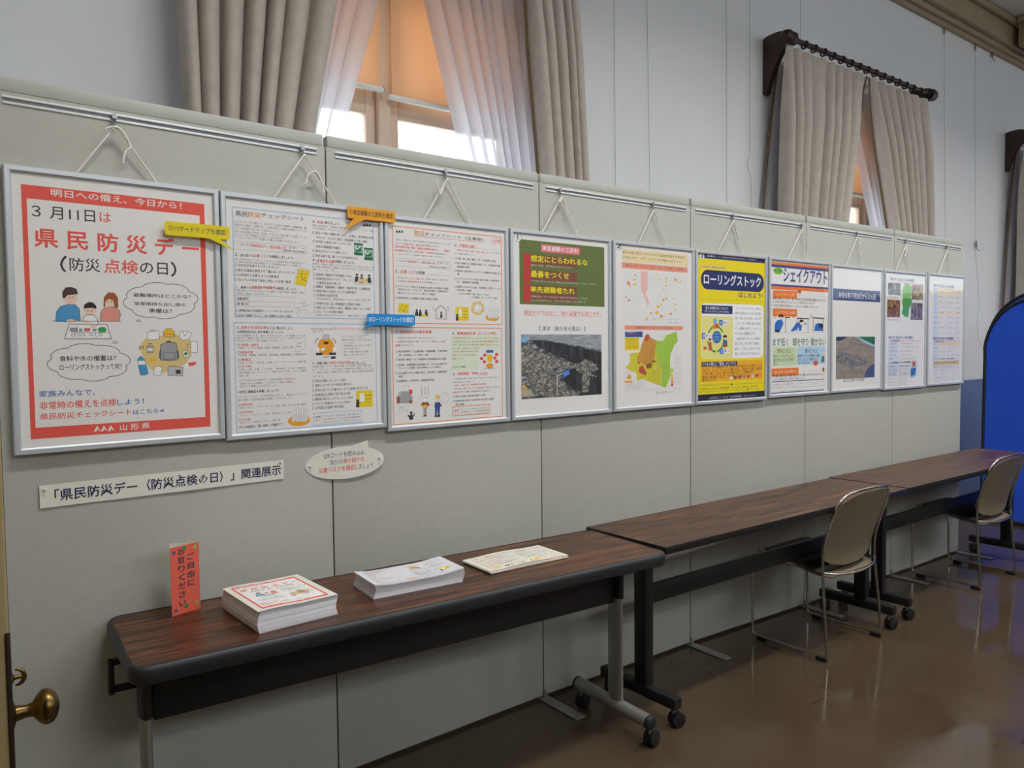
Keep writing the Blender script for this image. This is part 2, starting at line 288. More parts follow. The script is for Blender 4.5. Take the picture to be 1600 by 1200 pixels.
def picture(mb, kind, c, fn, d, lift):
    x0, y0, x1, y1 = c; w, h = x1 - x0, y1 - y0
    def pg(pts, m, e): mb.add([fn(x0 + a * w, y0 + b * h, d + e * lift * .19) for a, b in pts], [tuple(range(len(pts)))], 'ink_' + m)
    sq = [(0, 0), (1, 0), (1, 1), (0, 1)]
    if kind == 'sea':
        pg(sq, 'sea', 0); pg([(0, 0), (1, 0), (1, .26), (.6, .16), (.3, .09), (.12, .08), (0, .1)], 'skysea', 1)
        pg([(.12, .09), (.3, .1), (.6, .18), (1, .29), (1, .5), (.62, .46), (.4, .32), (.2, .2)], 'dark', 2)
        pg([(0, .2), (.12, .22), (.3, .33), (.5, .42), (.68, .48), (.6, .56), (.4, .52), (.2, .58), (0, .6)], 'foam', 3)
        pg([(.05, .62), (.25, .55), (.42, .62), (.48, .8), (.55, .9), (.72, .92), (.7, 1), (.3, 1), (.12, .88)], 'foam', 4)
        pg([(.5, .6), (.64, .55), (1, .5), (1, 1), (.7, 1), (.6, .85), (.5, .75)], 'dark', 2)
        pg([(.66, .58), (.72, .46), (.78, .4), (.86, .44), (.92, .5), (.96, .58), (.86, .62), (.82, .95), (.74, .95), (.74, .64)], 'foam', 5)
    elif kind == 'flood':
        pg(sq, 'flood', 0); pg([(0, 0), (.3, 0), (.12, .09), (0, .1)], 'navy', 1); pg([(.48, 0), (1, .02), (1, .26), (.75, .16)], 'lblue2', 1); pg([(.55, 0), (1, 0), (1, .2), (.8, .12)], 'dgreen', 2)
        pg([(.3, .12), (.6, .17), (1, .26), (1, .28), (.6, .2), (.3, .15)], 'town', 3); pg([(0, .34), (.25, .38), (.5, .46), (.75, .56), (.88, .62), (.7, .7), (.5, .72), (.4, .8), (.3, .68), (.1, .62), (0, .55)], 'town', 3)
        pg([(.8, .78), (.95, .68), (1, .66), (1, 1), (.72, 1), (.74, .9)], 'slate', 4); pg([(.48, .86), (.55, .84), (.54, .9), (.49, .9)], 'town', 4)
    else: pg(sq, kind, 0)
POSTERS = {
1:[
['R',[37.1,45,483.9,682.5],'red',1],
['R',[48.4,79,470,654],'w',2],
['T',[102,48,421,68],'w',6,'明日への備え、今日から！',2],
['T',[58,93,201,126],'k',6,'３ 月11日',1],
['T',[212,95,239,124],'red',6,'は',1],
['T',[62,150,464,200],'red',6,'県 民 防 災 デ ー',3],
['L',[130.5,216.9,122.3,227.4,118.7,238.6,121.6,249.4,127.8,256.8],'k',5,5.5],
['T',[138,220,209,255],'k',6,'防災',1],
['T',[218.5,218.5,302,256],'red',6,'点検',2],
['T',[307,218.5,379,254],'k',6,'の日',1],
['L',[389.3,215.6,397,225.5,399.8,236.5,396.4,247.1,388.5,255.1],'k',5,5.5],
['L',[446.8,330.4,449.4,337.3,446.8,344.1,440.7,350.3,431.5,355.6,420,359.4,406.3,361,406.3,361,398.5,367,387.5,371,375.1,373.4,362.1,374,349.5,372.7,338.6,369,338.6,369,325.6,370.6,313.2,369.7,302,367,292.9,362.9,286.5,357.5,284.3,350.9,284.3,350.9,273.7,347.4,266.8,342.3,263.1,336.3,262.6,329.9,265.5,323.5,272.9,317.7,272.9,317.7,270.6,311.2,272.9,304.8,278.4,298.8,286.8,293.6,297.4,289.7,310.3,287.9,310.3,287.9,317.7,281.9,328.2,277.7,340.2,275,353,274.1,365.6,275,376.6,278.4,376.6,278.4,390.1,276.4,403.1,277,414.9,279.4,424.7,283.4,431.7,288.9,434.1,295.7,434.1,295.7,445.8,299.2,453.4,304.5,457.7,310.8,458.2,317.5,455,324.3,446.8,330.4,446.8,330.4],'k',5,1.6],
['L',[263.1,501.8,265.8,508.7,263.2,515.2,257.1,521.1,247.9,525.8,236.3,528.9,222.6,529.8,222.6,529.8,214.8,535.3,203.8,538.7,191.4,540.4,178.4,540.3,165.9,538.4,155,534.1,155,534.1,142,535.1,129.6,533.5,118.5,530.3,109.4,525.8,103,520.2,100.9,513.6,100.9,513.6,90.3,509.6,83.5,504.3,79.7,498.2,79.3,491.9,82.2,485.8,89.6,480.5,89.6,480.5,87.3,474,89.6,467.8,95.1,462.2,103.5,457.6,114.1,454.3,126.9,453.2,126.9,453.2,134.3,447.7,144.7,444,156.8,442,169.5,441.7,182.1,443.2,193.1,447.1,193.1,447.1,206.5,445.8,219.5,447.1,231.4,450,241.2,454.5,248.2,460.2,250.5,467.1,250.5,467.1,262.2,471,269.9,476.6,274.1,483,274.7,489.7,271.4,496.2,263.1,501.8,263.1,501.8],'k',5,1.6],
['L',[293.7,380.1,297.4,377.7,302.5,378.4,305.4,380.7,300.9,383.1,295.8,382.4,293.7,380.1],'k',5,1.2],
['L',[232.4,438.3,236.7,435.7,241.9,436.5,244,438.8,239.6,441.8,234.8,440.6,232.4,438.3],'k',5,1.2],
['T',[288,305.5,439,316],'k',6,'避難場所はどこかな？',2],
['T',[289,329,424,339],'k',6,'非常用持ち出し袋の',2],
['T',[326,346,387,359],'k',6,'準備は？',2],
['T',[107,473,240,488],'k',6,'食料や水の備蓄は？',2],
['T',[107,495,253,511],'k',6,'ローリングストックって何？',2],
['G',[101.6,385.8,104,360.1,114.2,345.9,132.3,340.3,147.1,340.6,156.7,351.5,158,383.2,144.1,381.5,130.7,387.3,117.8,385.6],'blue',2],
['L',[101.6,385.8,104,360.1,114.2,345.9,132.3,340.3,147.1,340.6,156.7,351.5,158,383.2],'k',5,1.2],
['E',[120.7,297.2,153.6,342.3],'skin',3],
['G',[118.8,324.9,119,308.3,127.2,297,140.3,295.7,151.7,299.6,155,312.5,146.3,314.7,129.8,317.1,124.6,324.7],'brown',4],
['E',[166.5,335.6,196.6,367.5],'skin',3],
['G',[166.7,351.3,168.1,340,179,333,189.2,333.8,196.7,343,196.8,350.5,185.3,347.8,173.5,349.2],'hair',4],
['G',[162.9,384.2,166,371.8,174.6,366.1,188.1,365.8,198.1,375,199.3,390.1,190.5,397.8,187.5,384.6],'w2',2],
['L',[162.9,384.2,166,371.8,174.6,366.1,188.1,365.8,198.1,375,199.3,390.1,190.5,397.8,185.5,394.1],'k',5,1.2],
['G',[204.6,383.6,206.4,359.8,216.1,347,237.1,343.8,251.6,353,254.8,364.5,250,381.9],'pink',2],
['L',[204.6,383.6,206.4,359.8,216.1,347,237.1,343.8,251.6,353,254.8,364.5,250,381.9],'k',5,1.2],
['G',[213.5,344.4,215.3,319.7,226.1,306.1,241.8,306.6,250.1,320.5,249.3,347.3,240.6,345.6,237.7,326.6,227.3,323.1,218.4,331,219,344.3],'brown2',4],
['E',[218.3,312.1,238.9,343.8],'skin',3],
['L',[93,384.1,256.3,382.5],'k',5,1.2],
['E',[125.1,378.9,147.2,388.9],'skin',4],
['E',[164.7,380.5,177.3,386.7],'skin',4],
['E',[181.2,391.5,193.1,402.7],'skin',5],
['E',[133.9,321.4,136.4,325],'k',5],
['E',[140.8,320.4,143.3,324],'k',5],
['E',[175.3,353.7,177.9,357.4],'k',5],
['E',[184.5,353.5,187.1,357.2],'k',5],
['E',[223,328.2,225.6,331.9],'k',5],
['E',[232,327.9,234.7,331.7],'k',5],
['G',[131.6,392.1,219.9,391,230.2,429.2,120.2,429.1],'w2',2],
['L',[131.6,392.1,219.9,391,230.2,429.2,120.2,429.1,131.6,392.1],'k',5,1.4],
['L',[138.1,412,226.2,413.1],'k',5,1],
['L',[150.2,397.1,150.9,425.4],'k',5,0.8],
['L',[191.7,413.3,193.7,426.1],'k',5,0.8],
['R',[133.6,400.9,149.1,409.7],'gray',3],
['L',[133.6,400.9,149.1,400.9,149.1,409.7,133.6,409.7,133.6,400.9],'k',5,0.8],
['R',[155.3,403,161.1,409.7],'gray',3],
['L',[155.3,403,161.1,403,161.1,409.7,155.3,409.7,155.3,403],'k',5,0.8],
['R',[166.7,402.1,179.3,408.8],'red',3],
['L',[166.7,402.1,179.3,402.1,179.3,408.8,166.7,408.8,166.7,402.1],'k',5,0.8],
['R',[186.3,403.5,194.3,408.7],'gray',3],
['L',[186.3,403.5,194.3,403.5,194.3,408.7,186.3,408.7,186.3,403.5],'k',5,0.8],
['R',[136.4,415.8,144.7,422.4],'w',3],
['L',[136.4,415.8,144.7,415.8,144.7,422.4,136.4,422.4,136.4,415.8],'k',5,0.8],
['R',[154.9,415.7,166.8,421.6],'w',3],
['L',[154.9,415.7,166.8,415.7,166.8,421.6,154.9,421.6,154.9,415.7],'k',5,0.8],
['R',[178.4,415.6,186.4,421.6],'w',3],
['L',[178.4,415.6,186.4,415.6,186.4,421.6,178.4,421.6,178.4,415.6],'k',5,0.8],
['R',[200.2,414.7,207.6,421.5],'w',3],
['L',[200.2,414.7,207.6,414.7,207.6,421.5,200.2,421.5,200.2,414.7],'k',5,0.8],
['G',[197.9,401.5,207.6,398,216.2,398.7,219.4,407,215.8,411.6,200.3,411.7],'green',3],
['G',[303.1,465.2,300,449.5,313.4,430,343.3,422.1,385.2,416,427.8,423.9,439.1,442.3,436.2,474.9,421.7,499.1,382.2,518.3,355.3,525.6,325.7,512.9,311.5,492.8],'sand',2],
['G',[353.9,445.9,369.3,438.8,394.1,440.1,396.7,446.1,397.8,488.5,375.3,490.9,351.9,487.6],'gray',3],
['L',[353.9,445.9,369.3,438.8,394.1,440.1,396.7,446.1,397.8,488.5,375.3,490.9,351.9,487.6,353.9,445.9],'k',5,1.4],
['L',[359.7,467.8,391.6,467.8,391.6,486.3,359.7,486.3,359.7,467.8],'k',5,1.1],
['G',[348.3,481.6,350.3,463.7,354.3,457.8,352.7,485.7],'dgray',3],
['G',[402.6,482.5,401.6,464.3,397.1,458.2,397.4,486.4],'dgray',3],
['G',[369.3,438.8,371.3,434.8,380.8,434.8,382.6,438.8],'k',3],
['G',[361.4,421.2,363.3,408.1,372.3,400.4,383.8,401.1,391.2,409.9,393.5,422,377.3,425.2],'yel',3],
['L',[361.4,421.2,363.3,408.1,372.3,400.4,383.8,401.1,391.2,409.9,393.5,422,377.3,425.2,361.4,421.2],'k',5,1.1],
['L',[362.3,416.4,392.9,417.1],'k',5,1],
['G',[319.5,410.3,350.5,407,351.7,430,320.7,433.1],'w2',3],
['L',[319.5,410.3,350.5,407,351.7,430,320.7,433.1,319.5,410.3],'k',5,1],
['L',[328.8,408.7,330.8,404.7,340.1,404.7,341.9,407.8],'k',5,1],
['G',[403.5,426,407.8,410.6,416.5,406.5,438,411.7,431.6,430,415.7,433.3],'w2',3],
['L',[403.5,426,407.8,410.6,416.5,406.5,438,411.7,431.6,430,415.7,433.3,403.5,426],'k',5,1],
['L',[414.5,409.8,419.2,421.9,428.2,410.5],'k',5,1],
['G',[434.5,438.2,453.2,436.2,453.6,466.9,435.2,468.7],'w2',3],
['L',[434.5,438.2,453.2,436.2,453.6,466.9,435.2,468.7,434.5,438.2],'k',5,1],
['G',[317.9,449.6,333.6,448.1,334.5,466.3,318.9,467.7],'gray',3],
['R',[319.3,454.4,333.1,462.4],'w',4],
['L',[320.3,443.7,331.5,442.6],'k',5,2.2],
['L',[317.9,449.6,333.6,448.1,334.5,466.3,318.9,467.7,317.9,449.6],'k',5,1],
['G',[411.7,464.8,424.7,461.7,430.1,479.7,416.2,482.7],'w2',3],
['E',[416.3,466.5,424.7,476.3],'green2',4],
['L',[423.2,446.3,428,443,427,452.4,422.1,458.4],'k',5,1],
['L',[411.7,464.8,424.7,461.7,430.1,479.7,416.2,482.7,411.7,464.8],'k',5,1],
['G',[292.6,486.6,299.1,477.7,302.8,477,311.7,486.9,319.1,522.6,317.1,526.5,303,529.2,298.7,525.9],'blue',3],
['R',[294,489.3,313.1,499.9],'w2',4],
['L',[292.6,486.6,299.1,477.7,302.8,477,311.7,486.9,319.1,522.6,317.1,526.5,303,529.2,298.7,525.9,292.6,486.6],'k',5,1],
['E',[324.8,481.2,342.2,495.4],'yel',3],
['G',[335.9,507.2,346.5,504.3,356.9,508.9,352.1,529.5,341.9,531.6,333.4,526.9],'w2',3],
['L',[335.9,507.2,346.5,504.3,356.9,508.9,352.1,529.5,341.9,531.6,333.4,526.9,335.9,507.2],'k',5,1],
['G',[372.2,506,412,509,409.6,534.5,370.3,530.9],'gray2',3],
['R',[391.9,516.6,405.1,527.9],'k',4],
['L',[372.2,506,412,509,409.6,534.5,370.3,530.9,372.2,506],'k',5,1.1],
['L',[373,506.1,392.3,502.5],'k',5,0.8],
['G',[416.9,499,425.7,497.1,447.6,494.7,448.1,502.9,429.3,507.4,419.3,512],'red',3],
['E',[416.2,497.3,428.4,512.2],'w2',4],
['E',[297.4,448.7,303.3,460.5],'sand2',3],
['E',[304.8,447.6,310.3,457.4],'sand2',3],
['T',[59,561,186,578],'tblue',6,'家族みんなで、',2],
['T',[59,589,236.5,610],'red',6,'非常時の備えを点検',2],
['T',[239,592,306,608.5],'tblue',6,'しよう！',2],
['T',[59,619,273.5,636],'red',6,'県民防災チェックシート',2],
['T',[278,622,359,636],'tblue',6,'はこちら⇒',2],
['G',[179.9,674.1,188,658.4,196.4,673.5,193,673.3,190.4,667.3,186.8,673.9],'w',4],
['G',[196.4,674.7,204.5,658.8,213.1,674,209.6,673.8,207,667.8,203.3,674.4],'w',4],
['G',[213,675.2,221.2,659.2,229.9,674.6,226.3,674.3,223.7,668.3,220,675],'w',4],
['T',[244,659,319,677],'w',6,'山 形 県',2]],
2:[
['L',[35.9,42,501.8,42,501.8,361.6,35.9,361.6,35.9,42],'lb',2,3.2],
['L',[31.6,379.3,503.5,379.3,503.5,704,31.6,704,31.6,379.3],'lb',2,3.2],
['T',[45,51.5,81,68],'o',6,'県民',2],
['T',[83,50,121,67],'org',6,'防災',2],
['T',[123,50,260,63],'o',6,'チェックシート',2],
['T',[41,79,266,86],'g',6,'\u3000いざというときに備えて、身の回りの災害や避難所・避難経路、備',0],
['T',[41,88,266,96],'g',6,'蓄品などの確認・点検を行い、災害が発生した場合の行動について、あ',0],
['T',[41,98,178,106],'g',6,'らかじめ家族で話し合って決めましょう！',0],
['T',[40.5,108,265.5,116],'g',6,'\u3000自分の命は自分で守る「自助」やみんなで助け合う「共助」で、い',0],
['T',[40,117,193,125],'g',6,'ざというときの準備をしておくことが大切です！',0],
['T',[40,125,243,133],'g',6,'\u3000このチェックシートで災害への備えを点検してみましょう。',0],
['T',[45,145,89.5,153],'g',6,'～ 3月11日は',0],
['T',[89,145,207,155],'red',6,'「県民防災デー（防災点検の日）」',1],
['T',[207,143,258,151],'k',6,'です！ ～',0],
['T',[186,154,260,161],'k',6,'（令和6年1月22日制定）',0],
['T',[40,176,56,185],'k',6,'１．',1],
['T',[56,176,96,185],'k',6,'身の回りの',1],
['T',[96,174.5,142,184],'red',6,'災害リスク',1],
['T',[144,174,222,183],'k',6,'を確認しましょう。',1],
['T',[40,189.5,259,196],'g',6,'\u3000自分や家族が住んでいるところでどのような災害が起きる可能性があるの',0],
['T',[40,198,247,204],'g',6,'か、事前に市町村等の情報を確認することが災害対策を始めるうえで重要です。',0],
['T',[39.5,206,173,215],'k',6,'□ 市町村が作成するハザードマップ',0],
['T',[39,220,225,229],'k',6,'□ 国土交通省が提供する「重ねるハザードマップ」',0],
['T',[39,234,173,243],'k',6,'□ 山形県内の主要な４つの活断層帯',0],
['T',[38,248,211,257],'k',6,'□ 住んでいる地域で過去に発生した災害の確認',0],
['T',[39,271,88,279],'k',6,'２．最寄りの',1],
['T',[88,269,123,278.5],'red',6,'避難場所',1],
['T',[123,269,132,278],'k',6,'や',1],
['T',[132,268,160,278],'red',6,'避難所',1],
['T',[162,269,229.5,278],'k',6,'を確認しましょう。',1],
['T',[38.5,281,257,287.5],'g',6,'\u3000災害が発生するおそれがあるときに避難する場所や経路、避難先の道順な',0],
['T',[38,290,152,296],'g',6,'ど事前に確認しておきましょう。',0],
['T',[43,304,75,313],'k',6,'避難場所',0],
['T',[42,320,75,328],'k',6,'避 難 所',0],
['T',[38,339,121,348],'k',6,'□ 避難経路の危険箇所',0],
['T',[121,340,216,347],'g',6,'（ブロック塀や狭い路地 等）',0],
['T',[38,353.5,210,362],'k',6,'□ 徒歩で避難するなど、夜の避難先も併せて確認',0],
['L',[36.1,140.3,264.8,140.3,264.8,163.5,36.1,163.5,36.1,140.3],'g',5,0.6],
['L',[38.8,298.7,220,298.9,219.3,329.2,37.9,331.7,38.8,298.7],'g',5,0.6],
['L',[38.3,316.3,219.7,314.4],'g',5,0.6],
['L',[76.3,298.8,76.5,331.4],'g',5,0.6],
['T',[286,56,302,65],'k',6,'３．',1],
['T',[302,55.5,321,65],'red',6,'津波',1],
['T',[322,55,381,64],'k',6,'に備えましょう。',1],
['T',[286,68,504,75],'g',6,'\u3000津波は突然海から、短時間に何度も押し寄せてくることがある。避難',0],
['T',[286,77,389,84],'g',6,'できる準備をしておきましょう。',0],
['T',[286,90,503.5,99],'k',6,'□ 海沿いで強い地震を感じたり、大津波・津波警報が発表',0],
['T',[298,104,478,113],'k',6,'されたら、ただちに高台・津波避難ビル等へ避難',0],
['T',[286,117,420,126],'k',6,'□ 市町村の津波ハザードマップや',0],
['T',[297,132,379,141],'k',6,'津波の避難場所を確認',0],
['T',[285,146.5,405,155],'k',6,'□ 揺れが小さくても油断しない',0],
['T',[284.5,161,443,170],'k',6,'□ 津波は繰り返し襲ってくる可能性がある',0],
['T',[283,176,299,185],'k',6,'４．',1],
['T',[299,176,357,187],'red',6,'家族防災会議',1],
['T',[358,175,429,184.5],'k',6,'を開催しましょう。',1],
['T',[283,188,501,195],'g',6,'\u3000災害は、家族が一緒にいるときに発生するとは限りません。家',0],
['T',[283,197,501,204],'g',6,'族の安否の確認方法、避難先での待ち合わせなど、日頃から話し合い',0],
['T',[283,206,369,213],'g',6,'ましょう。',0],
['T',[285.5,220,418,229],'k',6,'□ 災害時の連絡先や安否確認の方法',0],
['T',[285,233,418,242],'k',6,'□ 災害用伝言ダイヤル「171」や',0],
['T',[297,246,379,255],'k',6,'災害用伝言板の使い方',0],
['T',[285,258.5,486,267.5],'k',6,'□ 避難先（避難場所・避難所・親戚宅 等）の避難経路',0],
['T',[285,272,433,281],'k',6,'□ 家族が別々に被災したときの集合場所',0],
['T',[285,285,368,294],'k',6,'□ 災害時の役割分担',0],
['T',[295,297,487,304],'g',6,'（安否確認担当、家族が集まるときに、自宅の見守り等）',0],
['T',[285,311,449.5,320],'k',6,'□ 非常持ち出し品の準備確認と定期的な確認',0],
['T',[285,324.5,486,333],'k',6,'□ 季節に応じた災害への備え、備蓄品の点検（1月・6月等）',0],
['T',[285.5,337,385,346],'k',6,'□ ブレーカーの位置の確認',0],
['T',[289,349,481,355],'g',6,'（地震後の火災の原因となるため、避難時に確認しましょう）',0],
['G',[463.8,58.2,469.8,46.3,474.4,58],'navy',4],
['G',[473.9,57.2,479.9,45.7,484.6,57],'navy',4],
['G',[484.2,56.3,490.2,45.2,494.9,56.1],'navy',4],
['R',[430.1,115.3,461.6,155],'dgreen',2],
['R',[432.2,122.1,459.2,145],'lgreen',3],
['G',[434.9,134.3,442.7,138.4,456.1,125,456.6,142.5,434.7,144],'dgreen',4],
['E',[439.5,124.3,446.4,130.4],'dgreen',4],
['R',[467.1,128.1,499.2,168.2],'dgreen',2],
['R',[469.1,134.9,496.7,158.1],'lgreen',3],
['G',[472,147.3,479.9,151.4,493.6,137.9,494.1,155.6,471.7,157],'dgreen',4],
['E',[476.6,137.1,483.6,143.3],'dgreen',4],
['G',[236.7,211.5,273.6,214.3,259.2,263.4,223.8,257.5],'yel2',2],
['L',[236.9,206,274.4,213.1,259.2,264.1,219.9,256.6,236.9,206],'g',5,0.8],
['L',[249.7,212.6,244,235.1,261.5,249.1],'k',5,1.2],
['E',[234.1,222.7,238.7,226.2],'olive',4],
['E',[245.9,223.9,250.5,227.4],'olive',4],
['E',[258.6,223.3,263.3,226.7],'olive',4],
['E',[229.8,235.9,234.5,239.3],'olive',4],
['E',[253.5,234.7,258.2,238.1],'olive',4],
['E',[245.4,242.5,250.1,246],'olive',4],
['E',[434,213.9,442.6,222],'k',4],
['G',[429.9,242.1,432.9,223.7,443.4,223.1,445.6,241.4],'k',3],
['E',[451.5,216.1,460.1,224.2],'k',4],
['G',[447.3,244.4,450.4,225.9,461,225.4,463.2,243.7],'k',3],
['E',[479.4,214.6,488.1,222.8],'k',4],
['G',[475.2,243.1,478.3,224.5,489,224,491.3,242.4],'k',3],
['G',[442.4,231,474.6,229.4,480.1,242.1,439,242.8],'sand',4],
['L',[426.3,227.9,423.9,239.6,430.2,248.3,492.1,247.1,498.1,238.1,494.8,224.5],'g',5,1],
['L',[222,332.1,243.7,327.8],'g',5,1],
['L',[228.2,319,248,314.7,249.6,327.7,259.6,325.5],'g',5,1],
['L',[252.1,309,255.7,323.8,271.8,319.6],'g',5,1],
['L',[237.5,339.1,259.4,334.9,255,353.6],'g',5,1],
['L',[223.6,343.1,235.1,355.8],'g',5,1],
['L',[263.3,338.5,273,351.4],'g',5,1],
['L',[231.9,328.1,230.7,341.1,243.2,346.4],'g',5,1],
['T',[39,390.5,52,399],'k',6,'５．',1],
['T',[53,389,129,398],'red',6,'食料や生活用品等',1],
['T',[130,390,215,399],'k',6,'を十分に備えましょう。',1],
['T',[39,402,181.5,411],'navy',6,'≪非常用持ち出し袋を準備しましょう≫',1],
['T',[37,414.5,255.5,421],'g',6,'\u3000大きな地震等のとき、自分の命を守るために、まず避難することが',0],
['T',[37,422,255,428.5],'g',6,'必要です。避難所に持っていくものを入れておくと、必要なものがすぐに',0],
['T',[37,430,186.5,436],'g',6,'持ち出せるリュック型に準備しておきましょう。',0],
['T',[41,441,48,449],'k',6,'□',0],
['T',[51,441,105,450],'red',6,'非常食・飲料水',1],
['T',[43.5,450,213,457.5],'g',6,'（飲料、レトルト食品、缶詰、保温瓶、缶切り 等）',0],
['T',[41,464,48.5,472],'k',6,'□',0],
['T',[51,463,86,471],'red',6,'医薬品等',1],
['T',[43,472,254,479],'g',6,'（救急箱、常備薬、お薬手帳、衛生用品、健康保険証、お薬手帳 等）',0],
['T',[41,486,48,493.5],'k',6,'□',0],
['T',[51,485,80,493],'red',6,'貴重品',1],
['T',[42,495,255,501],'g',6,'（現金（小銭）、身分証、印鑑、マイナンバーカード、通帳 等）',0],
['T',[40,505,47,513],'k',6,'□',0],
['T',[50,505,80,513],'red',6,'その他',1],
['T',[42,515,255,521],'g',6,'（衣類（上着、下着、くつ下等）、懐中電灯、ラジオ、予備電池、',0],
['T',[43,524,255,530],'g',6,'携帯充電器、ウエットティッシュ、洗面具（歯ブラシ等）、マスク、洗面具）',0],
['T',[44,533,72,540],'g',6,'軍手、等）',0],
['T',[41,547,179.5,554],'g',6,'※これらはあくまで目安です。ご自身や家族の',0],
['T',[180,548,218.5,554],'red',6,'ご家庭の中で',0],
['T',[44,557,214,563],'g',6,'必要なものを準備し、お住まいの地域の特性に',0],
['T',[44,565,160,571.5],'g',6,'合わせて準備しておきましょう。',0],
['T',[38,580,164,589],'navy',6,'≪自宅に備蓄品を準備しましょう≫',1],
['T',[37,596,253,602.5],'g',6,'\u3000ライフラインの止まってから数日間過ごせるよう、備蓄を心がけて日ごろ',0],
['T',[37.5,605,209,612],'g',6,'備え食料・生活用品等を準備しておきましょう。',0],
['T',[38,619,45,627],'k',6,'□',0],
['T',[47,619,80,626],'red',6,'食料品等',1],
['T',[40,628,252,635],'g',6,'（飲料１日３Ｌ、アルファ米、カップ麺、缶詰、粉ミルク等の確認）',0],
['T',[38,642,45,649],'k',6,'□',0],
['T',[47,641,80,648.5],'red',6,'生活用品',1],
['T',[40,651,202,657],'g',6,'（カセットコンロ、ごみ袋、携帯用トイレ 等）',0],
['T',[38,664,45,671],'k',6,'□',0],
['T',[47,663,72,671],'red',6,'その他',1],
['T',[39,672,167,679],'g',6,'（卓上ライト、充電バッテリー、燃料 等）',0],
['T',[38,685,176,693.5],'k',6,'※冬の災害時は「暖と照明」が重要です。',1],
['T',[275,393,348,399.5],'k',6,'まずは今日からできる',0],
['T',[349,390,449,399],'red',6,'「ローリングストック」',1],
['T',[455,393,497,400],'k',6,'を実施してみ',0],
['T',[281,400,317,407],'k',6,'ましょう。',0],
['T',[380,418,450.5,424],'g',6,'ローリングストックとは',0],
['T',[380,427,488,433.5],'g',6,'普段から食品を少し多めに買い置き',0],
['T',[387,437,424,443],'g',6,'しておき、',0],
['T',[387,446,488,452],'g',6,'賞味期限の古いものから消費し',0],
['T',[387,456,441,462],'g',6,'た分だけ買い足す。',0],
['T',[386,466,487,472],'g',6,'常に一定量の食品を家に備蓄して',0],
['T',[386,476,471,482],'g',6,'おく方法です。',0],
['T',[275.5,500,339,509],'k',6,'６．地震に備えて',1],
['T',[340,499,405,509],'red',6,'自宅の安全対策',1],
['T',[406,501,464,511],'k',6,'を行いましょう。',1],
['T',[275,511,494,518],'g',6,'\u3000大地震が発生したとき、自宅の倒壊、ガラス飛散、家具の転倒に備えて',0],
['T',[275,521,494,527],'g',6,'おくことにより、けがの防止や避難経路の確保につながりま',0],
['T',[275,530,493.5,537],'g',6,'す。家具の転倒・移動や落下の対策、自宅の耐震化等を確認',0],
['T',[274.5,541,313,548],'g',6,'しましょう。',0],
['T',[274,556,391,565],'k',6,'□ 家具が転倒しないように固定',0],
['T',[274,570,414,579],'k',6,'□ 寝室にはできるだけ家具を置かない',0],
['T',[274,585,471,594],'k',6,'□ 家具が出入り口を塞がないように配置や向きを工夫',0],
['T',[274,600,406,609],'k',6,'□ 家電製品も固定や落下防止対策',0],
['T',[273.5,614,414,623],'k',6,'□ 棚類等は開かないようストッパーを取付',0],
['T',[273,628,406,637],'k',6,'□ ガラスに飛散防止フィルムを貼付',0],
['T',[273,641,382,650.5],'k',6,'□ 自宅周辺の設備や塀を確認',0],
['T',[279,671,299,677.5],'k',6,'山形県',1],
['T',[282,682,295.5,688],'g',6,'発行',0],
['T',[310,670,436,676.5],'g',6,'〒990-8570\u3000山形市松波二丁目８番１号',0],
['T',[310,680,438,686],'g',6,'山形県防災くらし安心部防災危機管理課',0],
['T',[310,689,438,696],'g',6,'TEL 023-630-2231\u3000FAX 023-633-4711',0],
['L',[275.6,661.7,445.2,661.7,445.2,700,275.6,700,275.6,661.7],'lb',3,2.2],
['L',[304.2,663.5,303.4,696.7],'lb',5,1.2],
['E',[294.3,423.9,352.2,479.5],'org2',2],
['E',[288,452.2,301.5,467.4],'w2',3],
['E',[346.5,452.6,356.7,468],'w2',3],
['G',[302.9,459.8,315.3,454.3,321.4,460,308.9,466.7],'w2',3],
['R',[315.8,436.4,332.1,444.1],'k',4],
['R',[288.3,471,310.6,478.9],'k',4],
['R',[333.6,470.8,357.7,478.8],'k',4],
['R',[339.5,483.1,356.1,491.1],'k',4],
['L',[287,442.7,289.3,431.4,299.6,423.9],'k',5,2],
['L',[345.1,423.9,355.4,431.5,357.3,443],'k',5,2],
['L',[312.6,482.7,322.8,485.9,333.3,483.8],'k',5,2],
['E',[312.2,413.6,336.7,428.8],'gray2',3],
['L',[311.8,428.8,314.2,414.4,334.9,413.6,336.7,427.7],'g',5,1],
['L',[380.3,416.5,492.7,416.5,492.7,489.4,380.3,489.4,380.3,416.5],'gl',5,0.4],
['L',[218.6,466.5,227.2,436.9,253,435.1,252.4,457.5,232.3,467.4,218.6,466.5],'gl',5,1],
['L',[229,442.5,240.9,440.7],'k',5,1],
['L',[226.8,451.7,238.7,450],'k',5,1],
['E',[190.2,663.8,264.6,698.8],'org2',2],
['G',[203.4,683.2,207.3,651.1,212,650.6,213.6,682.8],'w2',3],
['L',[203.4,683.2,207.3,651.1,212,650.6,213.6,682.8],'g',5,0.8],
['G',[209.3,680.7,213.3,646.2,218,645.8,219.5,680.2],'w2',4],
['L',[209.3,680.7,213.3,646.2,218,645.8,219.5,680.2],'g',5,0.8],
['G',[215.1,684.1,219.3,641.4,224.1,640.9,225.4,683.6],'w2',3],
['L',[215.1,684.1,219.3,641.4,224.1,640.9,225.4,683.6],'g',5,0.8],
['G',[221.1,681.5,225,652.2,229.7,651.7,231.4,681.1],'w2',4],
['L',[221.1,681.5,225,652.2,229.7,651.7,231.4,681.1],'g',5,0.8],
['G',[226.9,684.9,231,647.3,235.8,646.8,237.3,684.5],'w2',3],
